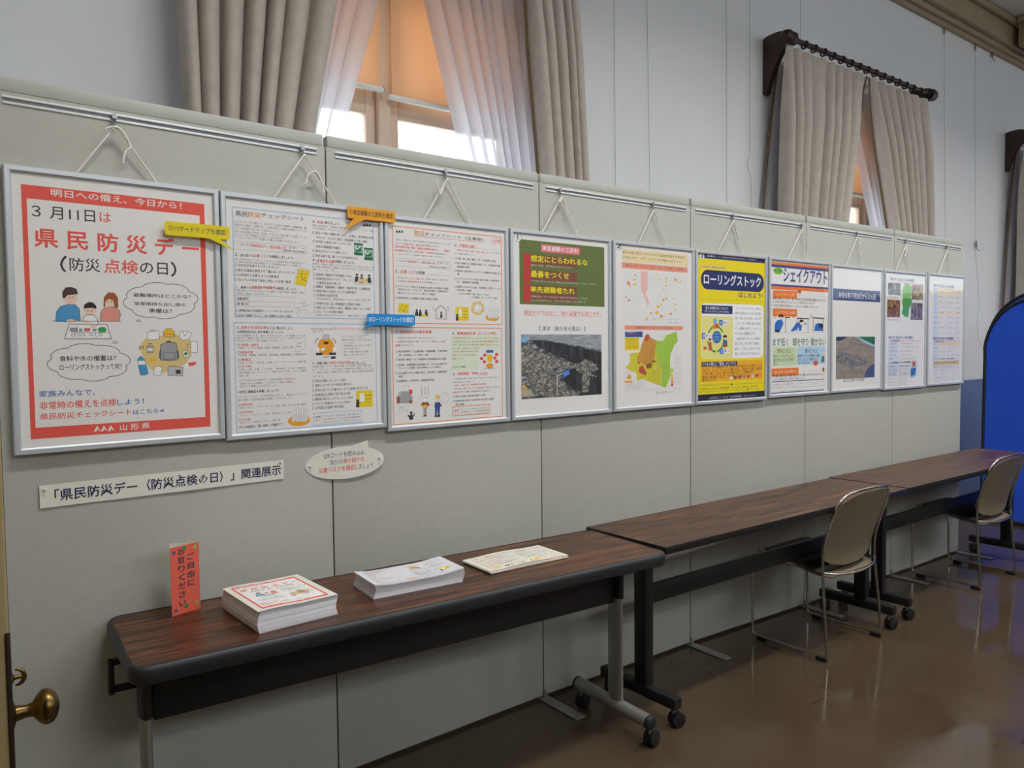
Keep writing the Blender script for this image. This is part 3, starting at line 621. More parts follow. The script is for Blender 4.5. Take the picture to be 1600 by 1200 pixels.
['L',[226.9,684.9,231,647.3,235.8,646.8,237.3,684.5],'g',5,0.8],
['G',[232.9,682.3,237.1,642.4,241.9,641.9,243.3,681.9],'w2',4],
['L',[232.9,682.3,237.1,642.4,241.9,641.9,243.3,681.9],'g',5,0.8],
['G',[238.8,685.7,242.8,653.3,247.6,652.8,249.2,685.3],'w2',3],
['L',[238.8,685.7,242.8,653.3,247.6,652.8,249.2,685.3],'g',5,0.8],
['G',[244.9,683.1,248.9,648.4,253.7,647.9,255.3,682.7],'w2',4],
['L',[244.9,683.1,248.9,648.4,253.7,647.9,255.3,682.7],'g',5,0.8],
['R',[426.7,597.5,487.8,652.1],'yel2',2],
['R',[439.7,606.7,456.8,635.2],'w2',3],
['L',[457.3,613.4,484.1,614.7],'k',5,1.3],
['L',[459.2,625.4,481.6,626.6],'k',5,1.1],
['L',[459,635.4,481.4,636.5],'k',5,1.1],
['E',[427,625,436.9,635],'k',4],
['R',[425.9,634.4,437.4,652],'k',4],
['L',[436.8,640.1,443.6,632.6],'k',5,2]],
3:[
['L',[33.8,35.8,498.8,35.8,498.8,362.3,33.8,362.3,33.8,35.8],'lo',2,3.6],
['L',[25.4,376.6,496.1,376.6,496.1,707.7,25.4,707.7,25.4,376.6],'lo',2,3.6],
['G',[45.6,56.6,50.7,46.5,56,57],'navy',4],
['G',[55.7,55.7,60.8,46,66.2,56.1],'navy',4],
['G',[65.8,54.9,70.9,45.4,76.3,55.3],'navy',4],
['T',[120,43,161,61],'org',6,'防災',2],
['T',[163,46,416,58],'o',6,'チェックシート（企業版）',2],
['L',[120,62.4,422.3,61],'redl',5,1.6],
['L',[455.9,42.9,497.3,42.9,497.3,62.3,455.9,62.3,455.9,42.9],'red',5,1],
['T',[460,47,495.5,58],'red',6,'山形県',1],
['T',[46,77,267,84],'g',6,'\u3000災害は、突然私たちの生活や事業活動を止め深刻な被害を与えます。企業',0],
['T',[46,89,77,96],'g',6,'においても',0],
['T',[77.5,89.5,162,97],'red',6,'災害の予防、事前の備え',0],
['T',[162,88,218,96],'g',6,'が重要となります。',0],
['T',[41,100,217,108],'red',6,'\u3000災害の直接や被害、復旧、従業員の被害等を最小化し',1],
['T',[241,101,266,109],'red',6,'等事業の',1],
['T',[41,113,84,120],'red',6,'早期復旧',1],
['T',[85,113,120,120],'g',6,'が求められます。この',0],
['T',[121,113,199,120],'red',6,'災害を前提にした事業体制',0],
['T',[200,113.5,253,120],'g',6,'の構築が重要です。',0],
['T',[45,125,239,131],'g',6,'\u3000このチェックシートで災害への備えを点検してください。',0],
['T',[46,148,89,155],'g',6,'～ 3月11日は',0],
['T',[90,147,210,156],'red',6,'「県民防災デー（防災点検の日）」',1],
['T',[211,146,259,154],'k',6,'です！ ～',0],
['T',[174,161,253,167],'k',6,'（令和6年1月22日制定）',0],
['T',[42,181,60,192],'k',6,'１．',1],
['T',[62,181,124,193],'red',6,'災害リスク',1],
['T',[125,182,159,193],'k',6,'の把握',1],
['T',[48,205,71,212],'g',6,'\u3000市町村の',0],
['T',[71,205,134,213],'red',6,'ハザードマップ等',0],
['T',[136,205,254,211],'g',6,'により、地震や水害等、企業が所在',0],
['T',[42,217,55,224],'g',6,'する、',0],
['T',[55,216.5,93,223],'g',6,'企業周辺の',0],
['T',[93,216,187,223],'red',6,'地域特有のリスクを把握',0],
['T',[188,217,217,224],'g',6,'しましょう。',0],
['T',[41,234,257.5,242],'k',6,'□ ハザードマップ等による災害や災害時の危険箇所の確認',0],
['T',[49,244,257,252],'k',6,'（市町村ハザードマップ、国土地理院、防災科研の',0],
['T',[49,256,202,264],'k',6,'「重ねるハザードマップ」等による確認）',0],
['T',[40,273,211,281],'k',6,'□ 耐震診断等による事業所の建物の耐震化の確認',0],
['T',[285,76,306,86],'k',6,'２．',1],
['T',[308,75,381,88],'red',6,'平常時の備え',1],
['T',[297,94.5,331,101],'red',6,'\u3000日頃から、',0],
['T',[331,95,437,102],'red',6,'「物資」「設備」「体制」を整えておく',0],
['T',[438,94,497,101],'g',6,'ことが大切です',0],
['T',[283,107,371,113.5],'g',6,'ので、計画的に進めましょう。',0],
['T',[286,123.5,471,132],'k',6,'□ 什器（机、棚、機械、窓）の転倒防止対策',0],
['T',[286,140,493,148],'k',6,'□ 自社の施設などに避難場を確認のうえ、安全確保や避難',0],
['T',[296,153,351,161],'k',6,'経路標識の設置',0],
['T',[285,168,493,176],'k',6,'□ 緊急時の自動消火などのオフィス備蓄等の定期的な点',0],
['T',[296,179,306,187.5],'k',6,'検',0],
['T',[285,196,492,204],'k',6,'□ データのバックアップ対策の検討を実施、非常用電源の',0],
['T',[295,207,391.5,216],'k',6,'など\u3000業務継続の体制整備',0],
['T',[284,225,492,233],'k',6,'□ 従業員の３日分の水と食料、非常用物品（簡易トイレ、防',0],
['T',[295,237,358,245],'k',6,'災用品等）の備蓄',0],
['T',[300,250,439,256.5],'k',6,'（１人当たり備蓄する備蓄\u3000食料、水９ℓ以上）',0],
['T',[354,261,477.5,268],'k',6,'（「企業備蓄」から「やまがた」検索）',0],
['L',[41.3,141.8,264.3,142.9,263.8,169.1,39.6,169.6],'g',5,0.6],
['L',[41.7,192.6,260.1,192],'redl',5,0.5],
['L',[286.8,88.4,486.9,83.7],'redl',5,0.5],
['G',[53.9,294,93.6,295.2,90.3,328,47.6,326.6],'yel2',2],
['E',[62,301.3,67.9,305.7],'olive',4],
['E',[77.1,304.1,83,308.6],'olive',4],
['E',[54.3,312.8,60.2,317.3],'olive',4],
['E',[69.2,317.4,75.2,321.8],'olive',4],
['E',[119.8,312.9,128.2,320.7],'k',4],
['G',[116.6,336.7,118.9,320.9,128.9,320.7,130.6,336.5],'k',3],
['E',[134.1,314.3,142.6,322],'k',4],
['G',[130.9,338.1,133.2,322.2,143.3,322,145,337.9],'k',3],
['E',[158,313.7,166.6,321.5],'k',4],
['G',[154.8,337.7,157.1,321.7,167.4,321.5,169,337.5],'k',3],
['G',[143.2,331.3,160.9,330,164.7,339.2,143,339.6],'yel2',5],
['L',[112.3,320.4,109.3,333.6,117.7,341.7],'g',5,0.8],
['L',[169,320.8,175.9,332.3,170.5,342.5],'g',5,0.8],
['L',[197.7,316.8,224.7,297.6,250.6,315.7],'k',5,1.8],
['L',[204.2,315,204.5,344.6,245.9,346.3,245.6,315.8],'k',5,1.8],
['E',[221.1,319.7,229.1,326.3],'k',4],
['G',[219.5,338.3,223,326.7,227.5,326.6,230.5,338.8,227.2,342.2,222.7,342.3],'k',4],
['L',[198,300,191.1,305.2,192.2,315.3],'k',5,0.8],
['L',[250,300.4,256.1,307,254.7,315.6],'k',5,0.8],
['R',[288.5,301.1,344.9,350.1],'yel2',2],
['R',[301.9,307.6,314.1,335],'w2',3],
['L',[318.6,315.9,341.2,317.1],'k',5,1.3],
['L',[318.4,328,339.7,328.6],'k',5,1.1],
['L',[318.2,338.3,339.5,339],'k',5,1.1],
['E',[288.1,326.8,298.4,335.6],'k',4],
['R',[288,335.8,299,350.7],'k',4],
['E',[404.5,297.8,417.5,308.8],'sand',3],
['E',[400.2,309,413.3,319.9],'yel',3],
['E',[389.3,316.7,402.3,327.7],'sand',3],
['E',[375.1,318.6,388.1,329.6],'yel',3],
['E',[362.3,314.2,375.2,325.1],'sand',3],
['E',[354.9,304.8,367.6,315.6],'yel',3],
['E',[355,293.4,367.8,304.2],'sand',3],
['E',[362.8,283.6,375.6,294.4],'yel',3],
['E',[375.8,278.5,388.7,289.3],'sand',3],
['E',[389.9,279.7,402.9,290.6],'yel',3],
['E',[400.6,286.9,413.6,297.8],'sand',3],
['R',[376.1,295.4,394.1,311.4],'w2',4],
['L',[376.1,295.4,394.1,295.4,394.1,311.4,376.1,311.4,376.1,295.4],'g',5,0.7],
['E',[420.4,324.3,485.3,349.9],'org2',2],
['G',[431.3,340,434.8,313.4,439.7,313.2,441.6,338.8],'w2',3],
['L',[431.3,340,434.8,313.4,439.7,313.2,441.6,338.8],'g',5,0.7],
['G',[437.6,337.1,441.1,309.7,446.1,309.6,447.9,335.8],'w2',4],
['L',[437.6,337.1,441.1,309.7,446.1,309.6,447.9,335.8],'g',5,0.7],
['G',[443.8,339.8,447.5,306,452.4,305.9,454.2,338.6],'w2',3],
['L',[443.8,339.8,447.5,306,452.4,305.9,454.2,338.6],'g',5,0.7],
['G',[450.1,336.8,453.6,312.9,458.6,312.8,460.5,335.6],'w2',4],
['L',[450.1,336.8,453.6,312.9,458.6,312.8,460.5,335.6],'g',5,0.7],
['G',[456.4,339.6,460,309.2,465,309.1,466.8,338.4],'w2',3],
['L',[456.4,339.6,460,309.2,465,309.1,466.8,338.4],'g',5,0.7],
['G',[462.8,336.6,466.4,305.5,471.4,305.4,473.2,335.4],'w2',4],
['L',[462.8,336.6,466.4,305.5,471.4,305.4,473.2,335.4],'g',5,0.7],
['G',[469.1,339.4,472.6,312.5,477.6,312.4,479.5,338.1],'w2',3],
['L',[469.1,339.4,472.6,312.5,477.6,312.4,479.5,338.1],'g',5,0.7],
['R',[266.8,405.3,483.8,453.4],'pg',1],
['R',[265.9,451.5,386.3,528.4],'pg',1],
['T',[37,387,55,398],'k',6,'３．',1],
['T',[56.5,386,119,398],'red',6,'緊急時対応',1],
['T',[120,387,132,398],'k',6,'の',1],
['T',[132,386,183,398],'red',6,'事前準備',1],
['T',[46,410,191,416],'g',6,'\u3000緊急事態への備えは防災の第一歩になります。',0],
['T',[46,422,78,429],'g',6,'\u3000従業員等の',0],
['T',[78.5,422,199,429],'red',6,'行動指針の作成、タイミング、判断',0],
['T',[200,423,244,429],'red',6,'とルール事前に',0],
['T',[37,435,55,442],'red',6,'整備',1],
['T',[57,435,110,441],'g',6,'しておきましょう。',0],
['T',[39,455,247,463],'k',6,'□ 夜行時間帯を（①出勤時間、②退勤時間、③帰宅時間',0],
['T',[50,468,168,475],'k',6,'帯）行政連絡ルートの検討・共有',0],
['T',[38,483,242,490.5],'k',6,'□ 発災時に職場にいない従業員等の安否確認手順の整備',0],
['T',[38,501,246,509],'k',6,'□ 発災時、従業員等を社内待機させ、むやみに移動させ',0],
['T',[49,512,220,519],'k',6,'ないことの徹底（社内待機ルールの策定）',0],
['T',[37,529,246,537],'k',6,'□ 社内待機できない場合に備え、徒歩帰宅・避難誘導を',0],
['T',[48,540,65,548],'k',6,'確認',0],
['T',[37,556,192,564],'k',6,'□ 従業員等への防災研修、各種訓練を実施',0],
['T',[271,392,288,402],'k',6,'４．',1],
['T',[292,390.5,435,402],'red',6,'事業継続計画（ＢＣＰ）',1],
['T',[436,390,469,401],'red',6,'の策定',1],
['T',[277,410,441,417],'red',6,'\u3000事業継続計画（Business Continuity Plan,BCP）',0],
['T',[442,410,484,416],'g',6,'は、「災害時に',0],
['T',[271,423,410,429],'g',6,'企業が損害を最小限にとどめ、事業を継続・早期に',0],
['T',[411,422,484,429],'red',6,'重要な事業を続行させる',1],
['T',[270,434,441,441],'red',6,'ため、またはできる限り短い時間で復旧',0],
['T',[442,434.5,484,441],'g',6,'させるため',0],
['T',[270,448,396,454],'g',6,'方法、体制、手順等を示した計画です。',0],
['T',[276,458.5,387,465],'red',6,'\u3000国や県の支援制度等で県内の企業を',0],
['T',[270,471.5,376,478],'red',6,'支援してＢＣＰの策定の後押し',0],
['T',[269.5,484,284,490],'red',6,'整備',0],
['T',[286,484,322,490],'g',6,'しましょう。',0],
['T',[272,513,329,521],'k',6,'□ ＢＣＰの策定',1],
['T',[271,537.5,287,548],'k',6,'５．',1],
['T',[292,536,380,548],'red',6,'地域貢献・地域',1],
['T',[381,539,428,551],'red',6,'との共生',1],
['T',[277,557,481,563],'g',6,'\u3000今後地震等の災害は、地域の一員として災害時には、地域貢献、住民との',0],
['T',[271,569,366,575],'g',6,'共助に取り組むことが大切です。',0],
['T',[276,580,421,587],'red',6,'\u3000地域の（自主）防、消防団等の協同活動',0],
['T',[276,593,480,599],'g',6,'\u3000共助の構築、地震の協力のもとの支援活動等、災害対策に取り組みま',0],
['T',[270,605,392,611.5],'red',6,'地域住民が協力する避難、初期消火訓練、',0],
['T',[393,605,438,612],'g',6,'を実施する',0],
['T',[270,620,416,628],'k',6,'□ 平時から地域の行事や防災訓練への参加',0],
['T',[270,636,454,644],'k',6,'□ 地震等災害を想定した地域住民や他企業との連携',0],
['T',[280.5,649,319,657],'k',6,'体制の構築',0],
['T',[272.5,671,290,678],'k',6,'山形県',1],
['T',[274.5,682,288,687],'g',6,'発行',0],
['T',[304,669,428,674],'g',6,'〒990-8570\u3000山形市松波二丁目８番１号',0],
['T',[304,678,430.5,684],'g',6,'山形県防災くらし安心部防災危機管理課',0],
['T',[304,687,430,693],'g',6,'TEL 023-630-2231\u3000FAX 023-633-4711',0],
['L',[267.7,659.7,437.1,659.7,437.1,693.2,267.7,693.2,267.7,659.7],'lo',3,3],
['L',[294.6,661.2,294.1,690.7],'lo',5,2],
['R',[421.9,457.9,455.8,467.5],'tblue',3],
['G',[427,474.3,450.3,473.9,450,497.8,439.1,503.7,427.5,498.5],'yel',3],
['E',[421.1,506.2,455.4,524.1],'org2',3],
['G',[407,475.8,411.5,470.2,420.4,470.3,424.7,476,420.2,481.6,411.3,481.5],'red',3],
['G',[462.1,474,466.7,468.4,475.8,468.5,480.3,474.3,475.6,480,466.5,479.8],'red',3],
['G',[392.2,488.6,396.7,483,405.5,483.2,409.9,488.9,405.4,494.5,396.5,494.3],'red',3],
['G',[453.7,487.1,458.3,481.5,467.4,481.6,471.9,487.4,467.2,493.1,458.2,493],'red',3],
['G',[404.4,500.5,408.9,494.9,417.8,495.1,422.1,500.9,417.6,506.4,408.7,506.3],'red',3],
['G',[461.7,500.5,466.3,494.9,475.4,495,479.9,500.9,475.2,506.6,466.1,506.4],'red',3],
['T',[411,523,461,529],'k',6,'ＢＣＰ策定の流れ',0],
['G',[47.7,599.9,55.3,595.3,85.8,596.6,100.8,615.5,100.3,638,37.6,634.7,39.9,612.6],'gray',2],
['E',[44.1,594.8,57,608.5],'gray2',3],
['E',[86,581.7,103.1,597.4],'w2',3],
['R',[87.8,590.1,101,605.6],'red',4],
['R',[38,614.1,50.8,635.4],'brown2',4],
['R',[87.1,628.1,100.3,637.4],'brown2',4],
['L',[59.2,593.8,85.8,596.6,88,578.5,74.7,574.1,59.4,580.7],'g',5,0.8],
['L',[46.3,670.3,50.5,649.2,58.1,648,59.6,666.1],'g',5,0.8],
['L',[41.3,638.8,54.2,652.7,73.4,643.9],'g',5,0.7],
['L',[61.6,659.7,76.9,657.3,78.6,668.9],'g',5,0.7],
['E',[89.8,665.3,99.6,675.9],'k',4],
['G',[79.5,682.2,82.3,675.8,87.9,680.5,91.9,676.4,98.8,676.8,102.6,681.4,106.7,669,108.8,679.1,102.5,686,102.3,695.3,85.8,694.2,85.9,685],'k',3],
['E',[142.8,620.2,159.9,637.8],'w2',4],
['L',[143.5,624.2,147.5,620.4,155.4,620.8,160.1,626.7],'k',5,1],
['G',[133.3,645.5,142.5,635.9,162.3,637,172.8,647.6,162.8,650.5,159.5,658.7,144.8,657.9,143,649.4],'brown2',3],
['R',[145.5,646.1,158.7,658],'yel',4],
['R',[144.8,657.2,158.2,685.6],'gray',3],
['R',[143.6,683,157.3,687.2],'k',4],
['L',[137.2,583.8,139.2,600.6,137.3,617.2],'k',5,1.3],
['L',[151.4,584.4,153.5,597.9,151.6,611.2],'k',5,1.3],
['L',[164.8,584.9,166.9,601,165,616.9],'k',5,1.3],
['E',[196.3,616.7,212.1,637.2],'skin',4],
['G',[195.3,625.1,196.3,616.7,204.4,613.7,212.5,618.1,213.1,626],'yel',5],
['G',[189.9,658.7,193,640.3,214.5,639.7,217.2,650,224.2,647,219.9,655.3,214.2,656.7,212.4,689,204.3,688.5,202.7,664.6,199,688.2,191.7,687.7,193.1,657.2],'jean',3],
['R',[191,686.3,215.2,691.9],'k',4],
['L',[251.6,629.3,252.1,631.8,251.6,634,250.3,636.1,248.4,637.7,246,638.8,243.1,639.1,243.1,639.1,241.5,641.1,239.2,642.3,236.5,642.9,233.7,642.9,231,642.2,228.7,640.7,228.7,640.7,225.8,641,223.1,640.5,220.6,639.4,218.6,637.7,217.1,635.7,216.7,633.3,216.7,633.3,214.3,631.8,212.7,629.8,211.9,627.6,211.8,625.3,212.4,623.1,214.1,621.2,214.1,621.2,213.5,618.8,214.1,616.5,215.3,614.5,217.2,612.8,219.6,611.7,222.4,611.4,222.4,611.4,224,609.5,226.3,608.2,229,607.6,231.8,607.6,234.5,608.2,236.8,609.7,236.8,609.7,239.7,609.4,242.5,609.9,245,611,247,612.7,248.5,614.7,249,617.1,249,617.1,251.4,618.6,253,620.6,253.8,622.8,254,625.2,253.3,627.4,251.6,629.3,251.6,629.3],'g',5,0.7]],
4:[
['R',[46.3,37.6,498.3,284.9],'pgreen',1],
['T',[160,53,350,73.5],'w2',7,'津波避難の三原則',2],
['R',[154.1,48.8,360.6,78.6],'pinkr',2],
['R',[66.4,89.9,101.2,145],'rr',2],
['R',[101.9,91.7,345.1,133.2],'brr',2],
['R',[65.6,148.3,100.5,200.3],'rr',2],
['R',[101.2,150.5,344.5,191.2],'brr',2],
['R',[64.9,206,99.6,275.6],'rr',2],
['R',[100.4,208.6,343.8,270.3],'brr',2],
['T',[103,94,403,120],'yel3',6,'想定にとらわれるな',3],
['T',[102.5,128,317.5,137],'lw',6,'相手は自然、何が起きるかわからない',0],
['T',[103,153,300,180],'yel3',6,'最善をつくせ',3],
['T',[103,190,453,197],'lw',6,'その時に考えられる一番安全な場所を目指して走って逃げる',0],
['T',[100,214,330,239],'yel3',6,'率先避難者たれ',3],
['T',[100,249,403,258],'lw',6,'危険が迫っていても人は「自分は大丈夫だ」と考える',0],
['T',[100,264,390,272],'lw',6,'あなたが逃げれば、それを見た周りの人も逃げる',0],
['T',[65,306,478,330.5],'red',6,'津波だけではなく、他の災害でも同じです。',0],
['T',[141,368,387,387],'k',6,'【 津波（東日本大震災）】',0],
['I',[50.2,400.5,479.5,650.4],'sea',1],
['G',[50.4,414.2,82.9,407.6,82.6,429,53.1,432.2],'lblue',3],
['L',[88.4,410.9,88.8,443.9],'w2',5,1.6],
['L',[230.9,643.6,233.1,565.4,265.9,556.1],'w2',5,2.2],
['G',[262.3,549.1,300.6,538.8,300.3,562.2,262,576.5],'sblue',3],
['L',[268.2,556.2,295.9,549],'w2',4,1.2],
['L',[268.1,564.7,295.8,557.6],'w2',4,1.2],
['G',[48.1,594.2,88.7,618.9,109.9,633.1,118.5,640.1,48.3,641.8],'road',3],
['L',[48.7,612.3,86.3,643.6],'yel',4,2],
['G',[48.9,595.9,86.6,615.5,80.3,608.6,65.7,594.9],'yel',4],
['G',[401.9,556.4,450.4,574.5,440.6,576.3,399.5,565.1],'w2',3],
['E',[404.3,558.3,415.4,567.4],'k',4],
['E',[417.8,563.2,428.9,572.4],'k',4],
['E',[431.4,568.2,442.6,577.4],'k',4],
['E',[20.6,12.6,58.5,47.6],'w',6],
['O',[20.6,12.6,58.5,47.6],'k',7,1.0],
['T',[32,17,47,42],'k',8,'1',2]],
5:[
['R',[58.9,31.4,485.8,84.1],'cream',1],
['T',[60,40,460.5,52],'k',6,'自分の身の回りにはどのような災害が起きる可能性',0],
['T',[60,62,441.5,71.5],'k',6,'があるのか、ハザードマップで確認しましょう！',0],
['R',[55.9,88.9,480,114],'salmon',1],
['T',[79,95,452.5,106],'k2',6,'重ねるハザードマップ（洪水・内水・土砂災害）（山形市）',0],
['R',[51.9,121,474.5,417.4],'mapbg',1],
['G',[171.2,120.2,215.5,120.7,215.2,193.2,200.9,217.4,223.1,248.8,214.9,277,206.8,257.6,182.8,216.6,170.8,203.2],'pinkm',2],
['G',[82.3,176.5,90.5,168.8,101,170,105.7,176.3,98.6,184,87,182],'orgm',3],
['G',[98.2,186.8,102,183.2,107,183.7,109.1,186.7,105.8,190.3,100.4,189.3],'orgm',3],
['G',[129.8,141.6,133.7,137.9,138.6,138.4,140.8,141.4,137.5,145,132,144.1],'orgm',3],
['G',[123.4,161.1,128.9,155.9,136,156.6,139.2,160.9,134.4,166.1,126.5,164.8],'yelm',3],
['G',[125.3,180.2,130.8,175,137.9,175.8,141,180.1,136.3,185.2,128.4,183.9],'yelm',3],
['G',[75.4,236.7,78.7,233.6,82.9,234.1,84.7,236.7,81.9,239.7,77.3,238.9],'rm',3],
['G',[90.5,249.8,95.4,245.3,101.7,246.1,104.5,249.9,100.3,254.5,93.2,253.2],'rm',3],
['G',[327.2,144.8,333.2,139.4,340.8,140.2,344.2,144.6,339.1,150,330.6,148.7],'yelm',3],
['G',[325.5,160.5,329.7,156.8,335,157.3,337.4,160.4,333.8,164.2,327.9,163.2],'yelm',3],
['G',[326.7,177.6,331.5,173.3,337.6,173.9,340.3,177.5,336.2,181.7,329.4,180.6],'yelm',3],
['G',[312.8,198,316.9,194.3,322.2,194.8,324.6,197.9,321,201.7,315.1,200.7],'yelm',3],
['G',[388.3,149.2,395,143.2,403.6,144.1,407.4,149,401.6,155,392.1,153.5],'orgm',3],
['G',[387,139.2,390.1,136.5,394,136.9,395.7,139.1,393.1,141.8,388.8,141.2],'rm',3],
['G',[423.5,156.3,428.4,151.9,434.7,152.6,437.5,156.2,433.3,160.5,426.3,159.4],'yelm',3],
['G',[408.7,161.3,411.7,158.6,415.6,159,417.4,161.2,414.8,163.9,410.4,163.2],'orgm',3],
['G',[309.7,242.1,314.4,237.9,320.5,238.6,323.2,242.2,319.1,246.4,312.4,245.2],'rm',3],
['G',[326.2,235.9,332.7,230.1,341.1,231.1,344.8,236,339.2,241.8,329.9,240.2],'yelm',3],
['G',[380.8,232.8,385.1,229.1,390.5,229.7,392.9,232.9,389.3,236.6,383.2,235.6],'yelm',3],
['G',[391.6,261.3,395.8,257.6,401.3,258.3,403.7,261.4,400.1,265.2,394,264.1],'yelm',3],
['G',[270.8,272.9,277.8,266.6,286.8,267.7,290.8,273.1,284.7,279.3,274.7,277.5],'yelm',3],
['G',[292,261,297.3,256.3,304.1,257.1,307.1,261.1,302.6,265.9,295,264.5],'yelm',3],
['G',[263.8,132.3,270.2,126.4,278.4,127.3,282,132,276.5,137.9,267.4,136.5],'yelm2',3],
['G',[282.8,148.3,287.5,144,293.5,144.6,296.1,148.1,292.1,152.4,285.4,151.3],'yelm2',3],
['G',[259.9,298.5,268.6,290.7,279.8,292.2,284.8,298.9,277.3,306.6,264.9,304.3],'yelm',3],
['G',[227.8,301.9,233,297.3,239.6,298.2,242.6,302.1,238.1,306.8,230.7,305.4],'orgm',3],
['G',[290.6,314.9,298.3,308.1,308.1,309.4,312.5,315.3,305.9,322.1,295,320],'orgm',3],
['G',[196.8,327.6,203.6,321.5,212.4,322.7,216.3,328,210.4,334.1,200.7,332.2],'yelm',3],
['G',[356.6,302.4,362.7,297.1,370.4,298.1,373.8,302.6,368.6,307.9,360.1,306.3],'orgm',3],
['G',[145.6,306.2,148.9,303.2,153.2,303.8,155.1,306.4,152.3,309.4,147.5,308.5],'yelm',3],
['G',[384.2,284.6,389,280.3,395.3,281.1,398,284.7,393.9,289,387,287.7],'yelm',3],
['L',[148.6,148.6,145.3,143,128.1,146.8],'gl',2,0.5],
['L',[429.8,309.3,439.1,304.2,431.7,302.7],'gl',2,0.5],
['L',[123.8,150.4,114.8,157.9,139.3,158.1],'gl',2,0.5],
['L',[379.4,160,372.9,162.5,391.4,169.7],'gl',2,0.5],
['L',[413.6,132.1,417.3,134.9,413.9,122.8],'gl',2,0.5],
['L',[243.5,140.8,257.8,146.3,245.9,135.1],'gl',2,0.5],
['L',[425.9,252.4,439.3,258.1,426.3,249.9],'gl',2,0.5],
['L',[294.6,221.5,283.3,218.6,310.4,208],'gl',2,0.5],
['L',[74.4,274.5,67.6,275.2,73.1,270.2],'gl',2,0.5],
['L',[464.5,156.9,461.5,151.9,471.6,150.1],'gl',2,0.5],
['L',[195.4,300.4,189.6,301.5,215.1,288.9],'gl',2,0.5],
['L',[80.8,181.1,89,182.7,68.6,177.1],'gl',2,0.5],
['L',[125.3,233.7,110.9,237.3,144,245.6],'gl',2,0.5],
['L',[351.2,349.9,334.8,346.5,375.2,357.6],'gl',2,0.5],
['L',[217.2,347.3,221.1,352.6,207.1,338.8],'gl',2,0.5],
['L',[231.5,152.7,227.6,160.6,223.3,139.4],'gl',2,0.5],
['L',[74.4,167.5,83.2,164.9,64.8,157],'gl',2,0.5],
['L',[457.7,214.4,447.4,207,434.2,205.5],'gl',2,0.5],
['L',[327.3,151.6,311.8,152.1,314.5,166.3],'gl',2,0.5],
['L',[103.7,250.9,112.3,249.1,126.7,249.6],'gl',2,0.5],
['L',[150.5,221.4,135.9,220.6,138.5,232.5],'gl',2,0.5],
['L',[392.4,235,376.2,231.3,379,227],'gl',2,0.5],
['L',[145.9,330.5,134.6,323.3,166.4,332.1],'gl',2,0.5],
['L',[461.6,209,475.8,211.2,477.1,215.6],'gl',2,0.5],
['L',[251.9,141.3,242.4,148,271.7,152.3],'gl',2,0.5],
['L',[187.8,279,197.5,281.2,203.1,279.4],'gl',2,0.5],
['L',[317.7,283.1,309.9,290.5,340.9,270.4],'gl',2,0.5],
['L',[452.9,349.4,458.9,341.3,474.2,338.2],'gl',2,0.5],
['L',[451.9,275.5,436.4,270,459,277.3],'gl',2,0.5],
['L',[356.2,341.9,346.5,333.4,378,327.6],'gl',2,0.5],
['T',[250,325,420,331],'g',6,'出典：ハザードマップポータルサイト',0],
['T',[357,339.5,414,346],'g',6,'国土交通省',0],
['R',[70.1,357.5,445.2,376.5],'salmon',1],
['T',[139.5,360.5,374,372],'k2',6,'地震ハザードマップ（山形市）',0],
['R',[72.5,384,180.8,407.7],'navym',2],
['T',[78,385,150,391],'w2',6,'山形市地震防災マップ',0],
['T',[78,394,179,400],'pinkr',6,'（地域の揺れやすさマップ）',0],
['R',[72.4,409.5,159.2,464],'yel2',2],
['L',[77.5,415.7,154.1,415.1],'olive',5,0.8],
['L',[77.4,422.3,154.1,421.8],'olive',5,0.8],
['L',[77.4,428.9,154,428.4],'olive',5,0.8],
['L',[77.4,435.5,154,435.1],'olive',5,0.8],
['L',[77.3,442,154,441.8],'olive',5,0.8],
['L',[77.3,448.6,153.9,448.4],'olive',5,0.8],
['L',[77.3,455.2,153.9,455.1],'olive',5,0.8],
['G',[195.4,405.8,203.5,395.8,219.8,395.7,230.7,409.6,255.4,420.9,291.4,424.8,302.6,421,280,517.6,263.2,547.6,241.1,573.4,274.1,608.6,279.7,620.2,202.7,598.6,181.1,590.4,149,598.6,141,587.2,144.8,570.6,133.2,559.2,96.5,549,73.2,537.4,101.9,519.7,104.7,477.5,144.2,474.3,162.9,472.6,173.7,441.1],'mapy',2],
['G',[274.7,424.7,313.9,424.8,330.9,400,359.3,394.2,402.5,382.5,412.3,427,388,442.4,379.3,461.6,362,482.6,359,538.3,365.8,573.2,358.9,588.4,330.3,635.5,296.4,624.6,305,579.1,302.3,537.1,280,521.4,269,487.1,269.1,449.3],'mapg',3],
['G',[274.4,521.3,302.3,537.1,302.2,579,296.4,624.6,246.4,611.4,219.1,595.4,246.6,562.3,268.8,547.7],'mapy2',3],
['G',[195.4,405.8,219.8,395.7,230.7,409.6,274.7,424.7,263.5,456.8,257.8,502,235.7,535.6,213.8,538.8,186.8,523.3,144,515,149.5,492.8,165.6,470.8,173.7,441.1],'mapo',3],
['G',[195.4,405.8,203.5,395.8,219.8,395.7,225.2,411.4,214.3,422.7,198,426.4],'mapr',4],
['G',[159.9,537.6,181.4,530.6,192.1,545.8,208.3,568.7,197.4,575.9,154.5,559.8],'mapr',4],
['G',[144,518.7,168,515.4,160,524.6],'mapr',4],
['G',[203,527.4,241.2,520.6,235.7,543.1,208.4,546.2],'mapb',4],
['G',[235.8,509.2,274.4,513.7,249.5,520.8],'mapb',4],
['L',[246.5,438.2,254.9,457.6,258.9,469.2],'mapb',5,0.5],
['L',[246.6,452.4,251.3,465,259.5,486.8],'mapb',5,0.5],
['L',[208.6,505.6,195.7,513.4,211.6,535.5],'mapb',5,0.5],
['L',[245.1,519.8,235.1,532.6,253.8,550.5],'mapb',5,0.5],
